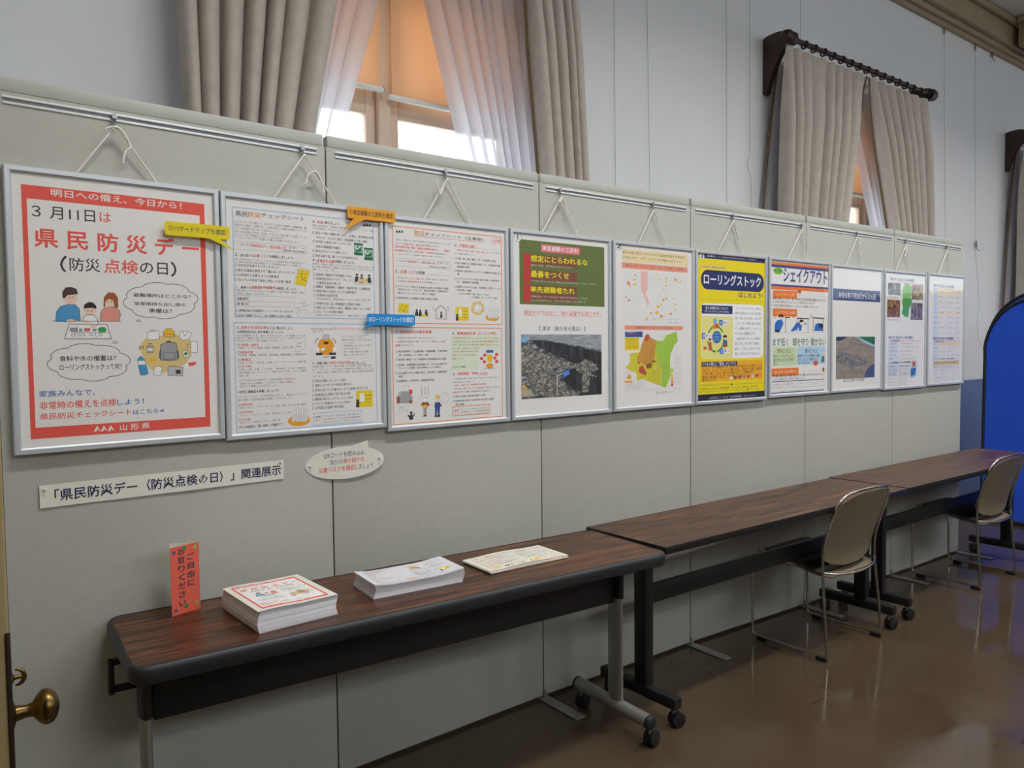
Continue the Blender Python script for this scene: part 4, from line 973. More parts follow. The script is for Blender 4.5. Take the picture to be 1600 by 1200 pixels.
['L',[166.1,555.8,174.9,564.8,167.4,583.9],'mapb',5,0.5],
['L',[238,470.4,230.7,485.2,253.4,494.7],'mapb',5,0.5],
['L',[175.8,520.5,186.1,535.9,173.5,555.6],'mapb',5,0.5],
['L',[237.2,430,247.6,440.5,230.6,465.1],'mapb',5,0.5],
['L',[203.9,550.3,194.8,570.7,193.3,574.8],'mapb',5,0.5],
['L',[210.8,474.7,211.9,495.7,217.6,497.3],'mapb',5,0.5],
['L',[193.9,508.4,193.4,526.6,193.3,531.9],'mapb',5,0.5],
['L',[187.6,558,183.6,576.8,203.2,590.3],'mapb',5,0.5],
['L',[227.6,519.7,222.4,540.8,226.3,555.9],'mapb',5,0.5],
['L',[193.1,561.4,200.8,578.3,191.1,585.9],'mapb',5,0.5],
['L',[236.5,478.9,240.9,488.5,222.7,503.4],'mapb',5,0.5],
['L',[240.1,448.4,251.2,461.6,242.6,476.2],'mapb',5,0.5],
['L',[222.7,434.4,220,455.9,212.1,466.6],'mapb',5,0.5],
['L',[195.4,468.2,182.5,475.9,209.9,503.3],'mapb',5,0.5],
['L',[239,552.7,251.5,563,241.7,582.9],'mapb',5,0.5],
['L',[217.8,573.8,224.8,596.1,205.2,605.7],'mapb',5,0.5],
['L',[227.4,542.1,230.5,562.3,220.8,578.5],'mapb',5,0.5],
['L',[202.5,517.4,213.2,535.7,196.2,543.2],'mapb',5,0.5],
['L',[195.2,521.9,208.6,543.1,191.8,550.2],'mapb',5,0.5],
['L',[240.9,465.9,238.4,473.6,230.4,496.5],'mapb',5,0.5],
['L',[229.1,520.6,225.3,542.3,233.1,545.6],'mapb',5,0.5],
['L',[171.2,578.3,184.3,599.9,174.5,605.4],'mapb',5,0.5],
['L',[274.4,525.1,268.7,555.3,246.5,577.4],'olive',5,0.8],
['L',[302.3,537.1,330.5,537.7,344.7,532.3],'k2',5,0.8],
['R',[365.9,550.8,380.8,562],'mapg',3],
['R',[365.8,564.3,380.8,575.6],'yelm2',3],
['R',[365.8,577.8,380.8,589.1],'yel2',3],
['R',[365.8,591.3,380.7,602.7],'org2',3],
['R',[365.8,604.9,380.7,616.2],'orgm',3],
['R',[365.7,618.4,380.7,629.8],'mapr',3],
['L',[390.8,500.4,437.4,500.3],'gl',5,1.6],
['L',[390.7,508.1,437.4,508.1],'gl',5,0.9],
['L',[390.7,515.8,437.4,515.9],'gl',5,0.9],
['L',[390.7,523.6,437.4,523.7],'gl',5,1.6],
['L',[390.7,531.3,437.4,531.5],'gl',5,0.9],
['L',[390.7,539.1,437.4,539.3],'gl',5,0.9],
['L',[390.7,546.8,437.4,547.1],'gl',5,1.6],
['L',[390.7,554.5,437.4,554.9],'gl',5,0.9],
['L',[390.6,562.3,437.4,562.8],'gl',5,0.9],
['L',[390.6,570,437.3,570.6],'gl',5,1.6],
['L',[390.6,577.8,437.3,578.4],'gl',5,0.9],
['L',[390.6,585.5,437.3,586.2],'gl',5,0.9],
['L',[390.6,593.3,437.3,594],'gl',5,1.6],
['L',[390.6,601,437.3,601.8],'gl',5,0.9],
['L',[390.6,608.8,437.3,609.6],'gl',5,0.9],
['L',[390.6,616.6,437.3,617.5],'gl',5,1.6],
['L',[390.5,624.3,437.3,625.3],'gl',5,0.9],
['L',[399.5,457.2,440.4,457.2,440.4,491.4,399.5,491.4,399.5,457.2],'g',5,0.5],
['L',[70.5,559.3,122.5,559.3,122.5,595.9,70.5,595.9,70.5,559.3],'g',5,0.6],
['G',[80.7,585.3,91.2,569.1,104.2,567.6,112,584.4,101.5,590.7],'org2',3],
['R',[70.2,595.9,117.2,603.1],'org2',3],
['L',[71.2,605.9,186.4,607],'gl',5,0.9],
['L',[71.2,611,175.6,611.8],'gl',5,0.9],
['L',[71.2,616.1,186.4,617.5],'gl',5,0.9],
['L',[71.1,621.2,175.6,622.3],'gl',5,0.9],
['L',[71.1,626.4,186.4,628],'gl',5,0.9],
['L',[71.1,631.5,175.6,632.8],'gl',5,0.9],
['L',[67.4,639.8,443.2,640],'g',5,0.6],
['T',[268,649,390.5,662],'g',6,'出典：山形市ホームページ',0],
['E',[16.5,3.5,57.3,38.3],'w',6],
['O',[16.5,3.5,57.3,38.3],'k',7,1.0],
['T',[25,8,52,35],'k',8,'2',1]],
6:[
['R',[21.2,9.2,526.6,704.1],'ylw',1],
['R',[24.9,11.2,524.5,35.4],'navy2',2],
['T',[83,18.5,465,27],'w2',6,'災害は、いつ起きるかわからない。だから…',1],
['E',[26.8,12.9,65.3,42.7],'w',6],
['O',[26.8,12.9,65.3,42.7],'k',7,0.9],
['T',[36,16,57,39],'k',8,'3',1],
['R',[37.4,66,215,81.5],'cream2',2],
['T',[47,69,210,80.5],'k2',6,'いますぐ始められる！',1],
['B',[40.3,88.6,510.6,179.9],'navy2',3,70],
['T',[61.5,105,485,159],'w2',6,'ローリングストック',3],
['T',[315.5,185,499,213.5],'navy2',6,'はじめよう!',2],
['L',[47.1,228.1,507.9,224.3],'olive',3,0.8],
['B',[42.3,244.4,507.6,506],'w2',2,25],
['R',[46.2,253.9,268,293.4],'navy2',3],
['T',[73,260,236,274],'w2',6,'蓄える習慣を身につけよう！',1],
['T',[66.5,277,241,289],'w2',6,'「ローリングストックのながれ」',1],
['R',[46.2,305.5,270.8,503.1],'pyel',3],
['L',[91.5,391.7,97.2,379.6,105.4,369,115.7,360.7,127.5,355,140.3,352.2,153.3,352.4,166.1,355.7,177.8,362,187.9,370.9,195.8,381.9],'green',4,9],
['L',[201.7,396.6,203.5,406.6,203.6,416.7,202.2,426.7,199.2,436.2,194.7,445.2,188.8,453.1,181.7,460,173.7,465.5,164.9,469.6,155.6,472],'green',4,9],
['L',[145.5,472.8,137.5,472.2,129.6,470.3,122.1,467.3,115,463.3,108.5,458.3,102.8,452.4,97.9,445.8,93.9,438.5,90.9,430.7,89,422.6],'green',4,9],
['E',[120.5,374.3,185.6,433.6],'sblue',5],
['L',[132.4,389.3,170.4,389.3],'lw',7,2],
['L',[132.5,403.1,170.4,403.1],'lw',7,2],
['L',[132.5,416.9,170.5,417],'lw',7,2],
['R',[195.4,323.1,241.4,345.1],'w2',5],
['R',[170.2,322,195.5,348.2],'sblue',6],
['T',[200.5,328,236,341],'k',7,'備える',1],
['R',[70.5,386.2,114.6,408.3],'w2',5],
['R',[46.3,385,70.5,410.9],'sblue',6],
['T',[75,391,110,404],'k',7,'食べる',1],
['R',[200.9,458.8,247,482],'w2',5],
['R',[175.6,457.3,200.9,484.1],'sblue',6],
['T',[206,464,242,478],'k',7,'買う',1],
['T',[176,327,190,343],'w2',8,'1',2],
['T',[52,389.5,66,406],'w2',8,'3',2],
['T',[182,461,196,479],'w2',8,'2',2],
['E',[125.4,314.1,155.3,346.5],'lblue',5],
['E',[120.5,343.6,145.3,366.3],'orgm',5],
['E',[140.3,340.1,165.3,362.9],'rm',5],
['E',[200.7,397.8,227.2,415.8],'skin',6],
['G',[198.7,405.8,202.7,393.8,223.1,393.8,228.2,405.8],'hair',7],
['G',[198.8,448.9,203.8,417.7,227.2,417.8,231.4,449.1],'sblue',6],
['E',[198.8,435.6,229.4,452.4],'brown2',7],
['E',[94,412.2,113.7,426.6],'skin',6],
['G',[93,418.7,95.9,409.6,110.7,409.6,114.7,418.8],'brown',7],
['G',[94,464.4,98.9,426.6,112.7,426.6,120.7,468],'rm',6],
['E',[57,447.8,81.3,463],'rm',5],
['T',[298,257,497,269.5],'k2',6,'\u3000ローリングストックとは、普段から',0],
['T',[288,281,495,294.5],'k2',6,'食料や日用品を少し多めに買い置き、',0],
['T',[288,306,493,319],'k2',6,'使って減った分だけ新しく買い足す',0],
['T',[288,330,491,344],'k2',6,'ことで、常に一定量の備えを家庭に',0],
['T',[288,355,489,369],'k2',6,'ずっと確保し続ける、いざという',0],
['T',[288,379,443,394],'k2',6,'ときも安心な備蓄方法です。',0],
['T',[299,404,485,419],'k2',6,'\u3000災害が起きてもいつもの食事で',0],
['T',[288,428,483,444],'k2',6,'安心できる、持ちすぎず、無理なく',0],
['T',[288,453,481,469],'k2',6,'続ける、このローリングストックを',0],
['T',[288,477.5,479,494],'k2',6,'始め、今日からはじめてみませんか。',0],
['R',[40.5,518.9,501.6,614.3],'amber',2],
['R',[44.4,521,304.4,542.2],'navy2',3],
['T',[52,522,294,541],'w2',6,'いつもの備えに「普段」からプラス',1],
['T',[50,538,493,553],'brown',6,'\u3000いざという時、避難所等では、日頃から使い慣れたものを使うことが',0],
['T',[50,553.5,493.5,570],'brown',6,'大切です。スーパーやコンビニで購入できる、長持ちする食品・飲料等',0],
['T',[50,569,433,585],'brown',6,'を多めに買っておき、使ったら補充することが重要です。',0],
['T',[50,585,490,603],'brown',6,'\u3000乾電池・懐中電灯・ラジオ、マスク等の日用品もローリングストックで',0],
['T',[50,600,146,614],'brown',6,'備えましょう。',0],
['E',[248.4,594.6,269.1,610],'w2',4],
['E',[280.5,593.5,301.5,609],'dgray',4],
['E',[313,592.5,334.2,608],'rm',4],
['E',[345.8,591.4,367.2,607],'gray',4],
['E',[378.9,590.3,400.5,606],'rm',4],
['E',[412.4,589.2,434.2,605],'w2',4],
['E',[446.2,588.1,468.3,604],'rm',4],
['L',[18.5,644.7,28.1,628.8,52.2,626.5,477.2,627.9,510.7,632.5],'olive',5,0.6],
['L',[32.9,632.2,508.4,634.5],'green2',5,1.2],
['E',[255.7,627.1,269.2,638.3],'green2',6],
['T',[31,643,466,653],'k2',6,'山形県防災くらし安心部\u3000防災危機管理課\u3000あなたの備え、家族の備え、地域の備え',0],
['T',[31,656,472,666],'k2',6,'ローリングストックについて\u3000詳しくは「こちら」から\u3000検索してください',0],
['R',[15.6,673.7,516.8,704.1],'navy3',2],
['T',[99,687,445,700],'gl',6,'山形県防災くらし安心部\u3000防災危機管理課\u3000TEL 023-630-2231',0]],
7:[
['R',[22.2,23.8,542.2,40.8],'orgb',2],
['R',[22.3,36,542.4,50],'purp',2],
['R',[20.9,135,539.1,149],'purp',2],
['R',[21,145.3,539.2,162.3],'orgb',2],
['T',[123,49,512.5,125],'purp',6,'シェイクアウト',4],
['E',[37.1,50,117.5,84.9],'lime',4],
['T',[46,59,112,75],'dgreen',7,'その時！',2],
['R',[35.9,166,239.2,206],'orgb',2],
['T',[61,177,221,195],'cream',6,'シェイクアウトって何？',1],
['L',[269.2,184,512.8,184],'gl',3,0.7],
['R',[34.5,258.4,240.2,298.4],'orgb',2],
['T',[59.5,269,222,287],'cream',6,'シェイクアウトの３つの動作',1],
['L',[270.2,276.4,514.2,276.4],'gl',3,0.7],
['R',[26.3,564.4,258.1,604.4],'orgb',2],
['T',[51,575,240,593],'cream',6,'屋外・車の中、その他の場所では？',1],
['L',[288.1,582.4,518.7,582.4],'gl',3,0.7],
['T',[33,200,507,215],'k',6,'地震が発生したときに、慌てず身を守る安全行動を訓練するものです。',1],
['T',[31,218,400,232],'k',6,'その場で身を守るための３つの動作をとります。',0],
['T',[35,237,430,252],'k',6,'「まず低く頭を守り動かない」という３つの行動をとりましょう。',1],
['E',[83.7,291.2,124.9,315.4],'skin',4],
['G',[81.7,303,85.9,289.9,113.8,287.4,126.9,297.1,122.6,303.7,103.1,300],'hair',5],
['G',[50.2,366.4,52.1,337.1,71.1,318.7,108.7,313.7,122.9,329.9,109.1,359.5,93,376,55.5,372.9],'sblue',3],
['R',[52.3,368.3,93,379.2],'hair',4],
['L',[125,329.9,127.4,349.5],'green',4,2.5],
['L',[137.9,302.1,179.5,304.2],'brown',4,6],
['L',[143.3,303.4,141.8,379.1],'brown',4,4],
['G',[189,370.3,215.4,348.9,235.4,328.7,269.1,325,286.3,341.6,278.7,371.9,258.3,370,255.9,351.9,235.8,368.7,196.8,375.6],'sblue',3],
['E',[263.4,316.4,300,341.5],'skin',4],
['G',[261.2,328.4,266.7,313.6,291.7,312,303.2,322.6],'hair',5],
['L',[240.7,306,349.1,307.2],'brown',4,6],
['L',[246.4,308.6,247.1,375.4],'brown',2,3],
['L',[339.8,308.7,338.3,378.4],'brown',2,3],
['E',[305.6,329.3,324,338.6],'green',4],
['G',[396.5,371.4,405.5,337.2,437.3,326.6,467.2,340,481.9,360.6,473.7,371.7],'sblue',3],
['E',[437.3,330,479.4,353.7],'hair',4],
['L',[381.6,301.3,487.2,303.9],'brown',4,6],
['L',[386.3,303.3,384.8,374.8],'brown',2,4],
['L',[478.8,305.4,477.3,374.5],'brown',2,4],
['L',[45,381.3,503.9,378.5],'lgreen2',1,2],
['T',[41,289,60,311],'k',6,'①',0],
['T',[199,286,219,308],'k',6,'②',0],
['T',[358,283,379,305],'k',6,'③',0],
['T',[35,410,167,452],'green2',6,'まず低く',2],
['T',[205,410,343,452],'green2',6,'頭を守り',2],
['T',[369,410,502,452],'green2',6,'動かない',2],
['R',[38.1,455.4,239.9,552.7],'pgl',2],
['R',[245.6,454.3,497.7,547.9],'pbl',2],
['T',[74,464,192,488],'k',6,'室内にいたら',1],
['T',[314,466,427,490],'k',6,'屋外にいたら',1],
['T',[40.5,493,220,511],'k',6,'机やテーブルの下に入り、',1],
['T',[41,513,217,531],'k',6,'揺れがおさまるまで待ち',1],
['T',[41,532,78,550],'k',6,'ます。',1],
['T',[248,494.5,457,512.5],'k',6,'建物やブロック塀等から離れ',1],
['T',[248.5,514,440,532],'k',6,'カバンなどで頭を守り、',1],
['T',[249,533.5,358,551.5],'k',6,'うずくまります。',1],
['E',[463.2,488.4,493.5,506.1],'skin',4],
['G',[465.1,540.3,469.5,507.2,491.1,507.5,491.6,540.8],'green2',3],
['E',[389,530.6,434.3,557],'rm',4],
['E',[473.9,568.2,494.7,593],'brown2',4],
['E',[244.8,158.7,276.7,187.6],'skin',4],
['G',[242.7,174.1,248.2,158.6,271.9,157.7,278.8,172.9],'brown2',5],
['T',[33,597,501,611],'k',6,'車や電車、運転中などの場所で起きたときの行動もふだんから話し合いましょう。',1],
['T',[36,615,312,628],'k',6,'いつどこで地震が起きても、落ち着いて行動しましょう。',0],
['R',[31,630.9,495.4,634.9],'purp',2],
['R',[25.1,688,492.6,693],'purp',2],
['T',[33,643,295,653],'g',6,'※この取組はシェイクアウト訓練に参加することもできます。',0],
['T',[33,659,296,669],'g',6,'詳しくは県のホームページをご覧ください。',0],
['T',[96,681,296,691],'g',6,'山形県防災くらし安心部防災危機管理課',0],
['L',[312.6,647.2,492.1,647.2,492.1,667.4,312.6,667.4,312.6,647.2],'purp',5,0.9],
['T',[353,653,441.5,662],'g',6,'シェイクアウト',0]],
8:[
['R',[17.9,131.7,513.1,195.7],'slate',2],
['T',[77,149,463.5,185],'w2',6,'令和６年７月25日からの大雨',1],
['I',[56.7,396.4,460.1,631.9],'flood',1],
['T',[134,629,350,651],'k',6,'最上川の氾濫状況（戸沢村蔵岡）',0]],
9:[
['T',[68,42,361,64],'navym',6,'令和６年７月25日からの大雨の概要①',2],
['L',[68.4,71.7,461.1,71.7],'red',3,2],
['I',[45.3,75.9,192.8,146.1],'ph1',1],
['I',[329.1,76.8,468.2,167.8],'ph2',1],
['I',[39,174.8,188.8,278.7],'ph3',1],
['I',[319.9,186.9,465.4,292.1],'ph4',1],
['G',[242.4,72.9,271.9,66.5,302.1,81.6,332.4,87.9,325.8,125.5,319,155.6,330.4,185.2,298.3,223.3,287.6,275.7,254.8,274.7,210.1,254.7,223.9,217.5,211.4,188.3,222.2,151.1,209.8,122],'mapG',2],
['G',[211.4,188.3,222.5,162.2,326.8,162.8,330.4,185.2,298.3,223.3,287.6,275.7,254.8,274.7,210.1,254.7,223.9,217.5],'mapG2',3],
['T',[39,158,164,170],'g',6,'写真：道路の冠水状況',0],
['T',[42,288,182,300],'g',6,'写真：土砂災害の状況',0],
['T',[55,390,351,412],'navym',6,'令和６年７月25日からの大雨の概要②',2],
['L',[76.3,420.1,447.8,420.1],'red',3,2],
['T',[63,413,185,426],'k',6,'１．気象の概要と雨量等',0],
['R',[58.7,425.7,121.1,630.7],'lb2',2],
['L',[58.7,425.7,448.8,425.7],'gl',4,0.6],
['L',[58.7,448.5,448.8,448.5],'gl',4,0.6],
['L',[58.7,471.3,448.8,471.3],'gl',4,0.6],
['L',[58.7,494,448.8,494],'gl',4,0.6],
['L',[58.7,516.8,448.8,516.8],'gl',4,0.6],
['L',[58.7,539.6,448.8,539.6],'gl',4,0.6],
['L',[58.7,562.4,448.8,562.4],'gl',4,0.6],
['L',[58.7,585.1,448.8,585.1],'gl',4,0.6],
['L',[58.7,607.9,448.8,607.9],'gl',4,0.6],
['L',[58.7,630.7,448.8,630.7],'gl',4,0.6],
['L',[175.7,425.7,175.7,630.7],'gl',4,0.6],
['R',[58.7,425.7,175.7,630.7],'lb2',1],
['T',[70,433,154,442],'g',6,'気象警報等',0],
['T',[203,433,350,442],'g',6,'大雨特別警報の発表',0],
['T',[70,455,133,464],'g',6,'土砂災害警戒情報',0],
['T',[203,455,421,464],'g',6,'７月25日 13時05分 酒田市、遊佐町',0],
['T',[70,478,164,487],'g',6,'記録的短時間大雨',0],
['T',[203,478,374,487],'g',6,'最大１時間雨量 63.5mm',0],
['T',[70,501,144,510],'g',6,'河川の氾濫',0],
['T',[203,501,326,510],'g',6,'最上川、日向川、鮭川',0],
['T',[70,524,123,533],'g',6,'気象警報等',0],
['T',[203,524,398,533],'g',6,'大雨特別警報の発表',0],
['T',[70,546,154,555],'g',6,'土砂災害警戒情報',0],
['T',[203,546,350,555],'g',6,'７月25日 13時05分 酒田市、遊佐町',0],
['T',[70,569,133,578],'g',6,'記録的短時間大雨',0],
['T',[203,569,421,578],'g',6,'最大１時間雨量 63.5mm',0],
['T',[70,592,164,601],'g',6,'河川の氾濫',0],
['T',[203,592,374,601],'g',6,'最上川、日向川、鮭川',0],
['T',[70,615,144,624],'g',6,'気象警報等',0],
['T',[203,615,326,624],'g',6,'大雨特別警報の発表',0],
['T',[61,544,322,557],'k',6,'２．主な雨量観測所における24時間雨量',0],
['R',[51.9,562.3,307.1,581],'lb2',2],
['L',[51.9,562.3,307.1,562.3],'gl',4,0.6],
['L',[51.9,581,307.1,581],'gl',4,0.6],
['L',[51.9,599.8,307.1,599.8],'gl',4,0.6],
['L',[51.9,618.5,307.1,618.5],'gl',4,0.6],
['L',[51.9,637.3,307.1,637.3],'gl',4,0.6],
['L',[51.9,656,307.1,656],'gl',4,0.6],
['L',[51.9,674.8,307.1,674.8],'gl',4,0.6],
['L',[51.9,693.5,307.1,693.5],'gl',4,0.6],
['L',[51.9,712.3,307.1,712.3],'gl',4,0.6],
['L',[102.9,562.3,102.9,712.3],'gl',4,0.6],
['L',[159.1,562.3,159.1,712.3],'gl',4,0.6],
['L',[179.5,562.3,179.5,712.3],'gl',4,0.6],
['L',[230.5,562.3,230.5,712.3],'gl',4,0.6],
['L',[268.8,562.3,268.8,712.3],'gl',4,0.6],
['T',[57,568,93,576],'g',6,'新庄',0],
['T',[109,568,139,576],'g',6,'389.0',0],
['T',[185,568,225,576],'g',6,'差首鍋',0],
['T',[238,568,286,576],'g',6,'323.5',0],
['T',[57,586,89,594],'g',6,'酒田',0],
['T',[109,586,134,594],'g',6,'289.5',0],
['T',[185,586,221,594],'g',6,'金山',0],
['T',[238,586,279,594],'g',6,'264.0',0],
['T',[57,605,84,613],'g',6,'新庄',0],
['T',[109,605,153,613],'g',6,'389.0',0],
['T',[185,605,217,613],'g',6,'差首鍋',0],
['T',[238,605,273,613],'g',6,'323.5',0],
['T',[57,624,80,632],'g',6,'酒田',0],
['T',[109,624,149,632],'g',6,'289.5',0],
['T',[185,624,212,632],'g',6,'金山',0],
['T',[238,624,299,632],'g',6,'264.0',0],
['T',[57,643,98,651],'g',6,'新庄',0],
['T',[109,643,144,651],'g',6,'389.0',0],
['T',[185,643,208,651],'g',6,'差首鍋',0],
['T',[238,643,293,651],'g',6,'323.5',0],
['T',[57,661,93,669],'g',6,'酒田',0],
['T',[109,661,139,669],'g',6,'289.5',0],
['T',[185,661,225,669],'g',6,'金山',0],
['T',[238,661,286,669],'g',6,'264.0',0],
['T',[57,680,89,688],'g',6,'新庄',0],
['T',[109,680,134,688],'g',6,'389.0',0],
['T',[185,680,221,688],'g',6,'差首鍋',0],
['T',[238,680,279,688],'g',6,'323.5',0],
['T',[57,699,84,707],'g',6,'酒田',0],
['T',[109,699,153,707],'g',6,'289.5',0],
['T',[185,699,217,707],'g',6,'金山',0],
['T',[238,699,273,707],'g',6,'264.0',0],
['G',[339.7,542.1,397.8,543.1,397.2,638.2,331.9,651.4,323.1,602.1,340.8,583.6],'lblue2',2],
['G',[344.3,545.9,390.3,550.6,375.7,580.7,349.7,576.3],'orgm',3],
['E',[349.1,553.6,380.1,573.2],'rm',4],
['G',[330.2,587.2,395.9,588.7,377.1,630,328.6,639.9],'sblue',3]],
10:[
['T',[77,68,361,90],'navym',6,'令和６年７月25日からの大雨の概要③',2],
['L',[76.9,97.8,461.2,97.8],'red',3,2],
['R',[77.7,96.3,462.3,129.3],'cream3',2],
['R',[77.7,96.3,139.2,426.3],'lb2',2],
['L',[77.7,96.3,462.3,96.3],'gl',4,0.6],
['L',[77.7,129.3,462.3,129.3],'gl',4,0.6],
['L',[77.7,162.3,462.3,162.3],'gl',4,0.6],
['L',[77.7,195.3,462.3,195.3],'gl',4,0.6],
['L',[77.7,228.3,462.3,228.3],'gl',4,0.6],
['L',[77.7,261.3,462.3,261.3],'gl',4,0.6],
['L',[77.7,294.3,462.3,294.3],'gl',4,0.6],
['L',[77.7,327.3,462.3,327.3],'gl',4,0.6],
['L',[77.7,360.3,462.3,360.3],'gl',4,0.6],
['L',[77.7,393.3,462.3,393.3],'gl',4,0.6],
['L',[77.7,426.3,462.3,426.3],'gl',4,0.6],
['L',[139.2,96.3,139.2,426.3],'gl',4,0.6],
['L',[250.8,96.3,250.8,426.3],'gl',4,0.6],
['L',[377.7,96.3,377.7,426.3],'gl',4,0.6],
['T',[84,108,128,118],'g',6,'被害',0],
['T',[150,108,210,118],'g',6,'住家 全壊',0],
['T',[263,108,365,118],'g',6,'床上浸水',0],
['T',[386,108,439,118],'g',6,'793棟',0],
['T',[84,141,122,151],'g',6,'人的',0],
['T',[150,141,201,151],'g',6,'死者',0],
['T',[263,141,354,151],'g',6,'３名',0],
['T',[386,141,432,151],'g',6,'負傷',0],
['T',[84,174,117,184],'g',6,'道路',0],
['T',[150,174,240,184],'g',6,'国道 112号',0],
['T',[263,174,343,184],'g',6,'県道 通行止',0],
['T',[386,174,424,184],'g',6,'54箇所',0],
['T',[84,207,112,217],'g',6,'被害',0],
['T',[150,207,230,217],'g',6,'住家 全壊',0],
['T',[263,207,332,217],'g',6,'床上浸水',0],
['T',[386,207,454,217],'g',6,'793棟',0],
['T',[84,240,133,250],'g',6,'人的',0],
['T',[150,240,220,250],'g',6,'死者',0],
['T',[263,240,321,250],'g',6,'３名',0],
['T',[386,240,446,250],'g',6,'負傷',0],
['T',[84,273,128,283],'g',6,'道路',0],
['T',[150,273,210,283],'g',6,'国道 112号',0],
['T',[263,273,365,283],'g',6,'県道 通行止',0],
['T',[386,273,439,283],'g',6,'54箇所',0],
['T',[84,306,122,316],'g',6,'被害',0],
['T',[150,306,201,316],'g',6,'住家 全壊',0],
['T',[263,306,354,316],'g',6,'床上浸水',0],
['T',[386,306,432,316],'g',6,'793棟',0],
['T',[84,339,117,349],'g',6,'人的',0],
['T',[150,339,240,349],'g',6,'死者',0],
['T',[263,339,343,349],'g',6,'３名',0],
['T',[386,339,424,349],'g',6,'負傷',0],
['T',[84,372,112,382],'g',6,'道路',0],
['T',[150,372,230,382],'g',6,'国道 112号',0],
['T',[263,372,332,382],'g',6,'県道 通行止',0],
['T',[386,372,454,382],'g',6,'54箇所',0],
['T',[84,405,133,415],'g',6,'被害',0],
['T',[150,405,220,415],'g',6,'住家 全壊',0],
['T',[263,405,321,415],'g',6,'床上浸水',0],
['T',[386,405,446,415],'g',6,'793棟',0],
['R',[139.2,238.3,462.3,261.3],'cream3',3],
['T',[82,404,363,426],'navym',6,'令和６年７月25日からの大雨の概要④',2],
['L',[82,433.9,461,433.9],'red',3,2],
['T',[88,427,223,439],'k',6,'１．避難情報等の発令状況',0],
['R',[83,437.4,465.8,461.7],'cream3',2],
['R',[83,437.4,144.2,607.4],'lb2',2],
['L',[83,437.4,465.8,437.4],'gl',4,0.6],
['L',[83,461.7,465.8,461.7],'gl',4,0.6],
['L',[83,486,465.8,486],'gl',4,0.6],
['L',[83,510.3,465.8,510.3],'gl',4,0.6],
['L',[83,534.5,465.8,534.5],'gl',4,0.6],
['L',[83,558.8,465.8,558.8],'gl',4,0.6],
['L',[83,583.1,465.8,583.1],'gl',4,0.6],
['L',[83,607.4,465.8,607.4],'gl',4,0.6],
['L',[140.4,437.4,140.4,607.4],'gl',4,0.6],
['L',[205.5,437.4,205.5,607.4],'gl',4,0.6],
['L',[255.3,437.4,255.3,607.4],'gl',4,0.6],
['T',[89,445,130,454],'g',6,'区分',0],
['T',[147,445,182,454],'g',6,'対象',0],
['T',[210,445,250,454],'g',6,'市町',0],
['T',[276,445,408,454],'g',6,'緊急安全確保（警戒レベル５）発令',0],
['T',[89,469,125,478],'g',6,'避難',0],
['T',[147,469,176,478],'g',6,'新庄市',0],
['T',[210,469,246,478],'g',6,'３市',0],
['T',[276,469,389,478],'g',6,'避難指示（警戒レベル４）の発令状況',0],
['T',[89,494,120,503],'g',6,'区分',0],
['T',[147,494,199,503],'g',6,'対象',0],
['T',[210,494,242,503],'g',6,'市町',0],
['T',[276,494,371,503],'g',6,'緊急安全確保（警戒レベル５）発令',0],
['T',[89,518,115,527],'g',6,'避難',0],
['T',[147,518,193,527],'g',6,'新庄市',0],
['T',[210,518,237,527],'g',6,'３市',0],
['T',[276,518,445,527],'g',6,'避難指示（警戒レベル４）の発令状況',0],
['T',[89,542,135,551],'g',6,'区分',0],
['T',[147,542,188,551],'g',6,'対象',0],
['T',[210,542,233,551],'g',6,'市町',0],
['T',[276,542,426,551],'g',6,'緊急安全確保（警戒レベル５）発令',0],
['T',[89,566,130,575],'g',6,'避難',0],
['T',[147,566,182,575],'g',6,'新庄市',0],
['T',[210,566,250,575],'g',6,'３市',0],
['T',[276,566,408,575],'g',6,'避難指示（警戒レベル４）の発令状況',0],
['T',[89,591,125,600],'g',6,'区分',0],
['T',[147,591,176,600],'g',6,'対象',0],
['T',[210,591,246,600],'g',6,'市町',0],
['T',[276,591,389,600],'g',6,'緊急安全確保（警戒レベル５）発令',0],
['T',[91,539,372.5,551],'k',6,'２．ライフライン（電気、水道、ガス等）の被害状況',0],
['R',[91.5,559.9,448.8,583.2],'sand',2],
['L',[91.5,559.9,448.8,559.9],'gl',4,0.6],
['L',[91.5,583.2,448.8,583.2],'gl',4,0.6],
['L',[91.5,606.6,448.8,606.6],'gl',4,0.6],
['L',[91.5,629.9,448.8,629.9],'gl',4,0.6],
['L',[91.5,653.2,448.8,653.2],'gl',4,0.6],
['L',[91.5,676.6,448.8,676.6],'gl',4,0.6],
['L',[91.5,699.9,448.8,699.9],'gl',4,0.6],
['L',[180.8,559.9,180.8,699.9],'gl',4,0.6],
['L',[234.4,559.9,234.4,699.9],'gl',4,0.6],
['L',[288,559.9,288,699.9],'gl',4,0.6],
['L',[341.6,559.9,341.6,699.9],'gl',4,0.6],
['L',[395.2,559.9,395.2,699.9],'gl',4,0.6],
['T',[100,568,164,576],'g',6,'水道断水',0],
['T',[186,568,215,576],'g',6,'停電',0],
['T',[240,568,283,576],'g',6,'２市',0],
['T',[347,568,380,576],'g',6,'1,200戸',0],
['T',[100,591,156,599],'g',6,'復旧済',0],
['T',[186,591,210,599],'g',6,'下水道',0],
['T',[240,591,278,599],'g',6,'３町',0],
['T',[347,591,376,599],'g',6,'540戸',0],
['T',[100,614,148,622],'g',6,'水道断水',0],
['T',[186,614,229,622],'g',6,'停電',0],
['T',[240,614,273,622],'g',6,'２市',0],
['T',[347,614,371,622],'g',6,'1,200戸',0],
['T',[100,638,141,646],'g',6,'復旧済',0],
['T',[186,638,224,646],'g',6,'下水道',0],
['T',[240,638,269,646],'g',6,'３町',0],
['T',[347,638,390,646],'g',6,'540戸',0],
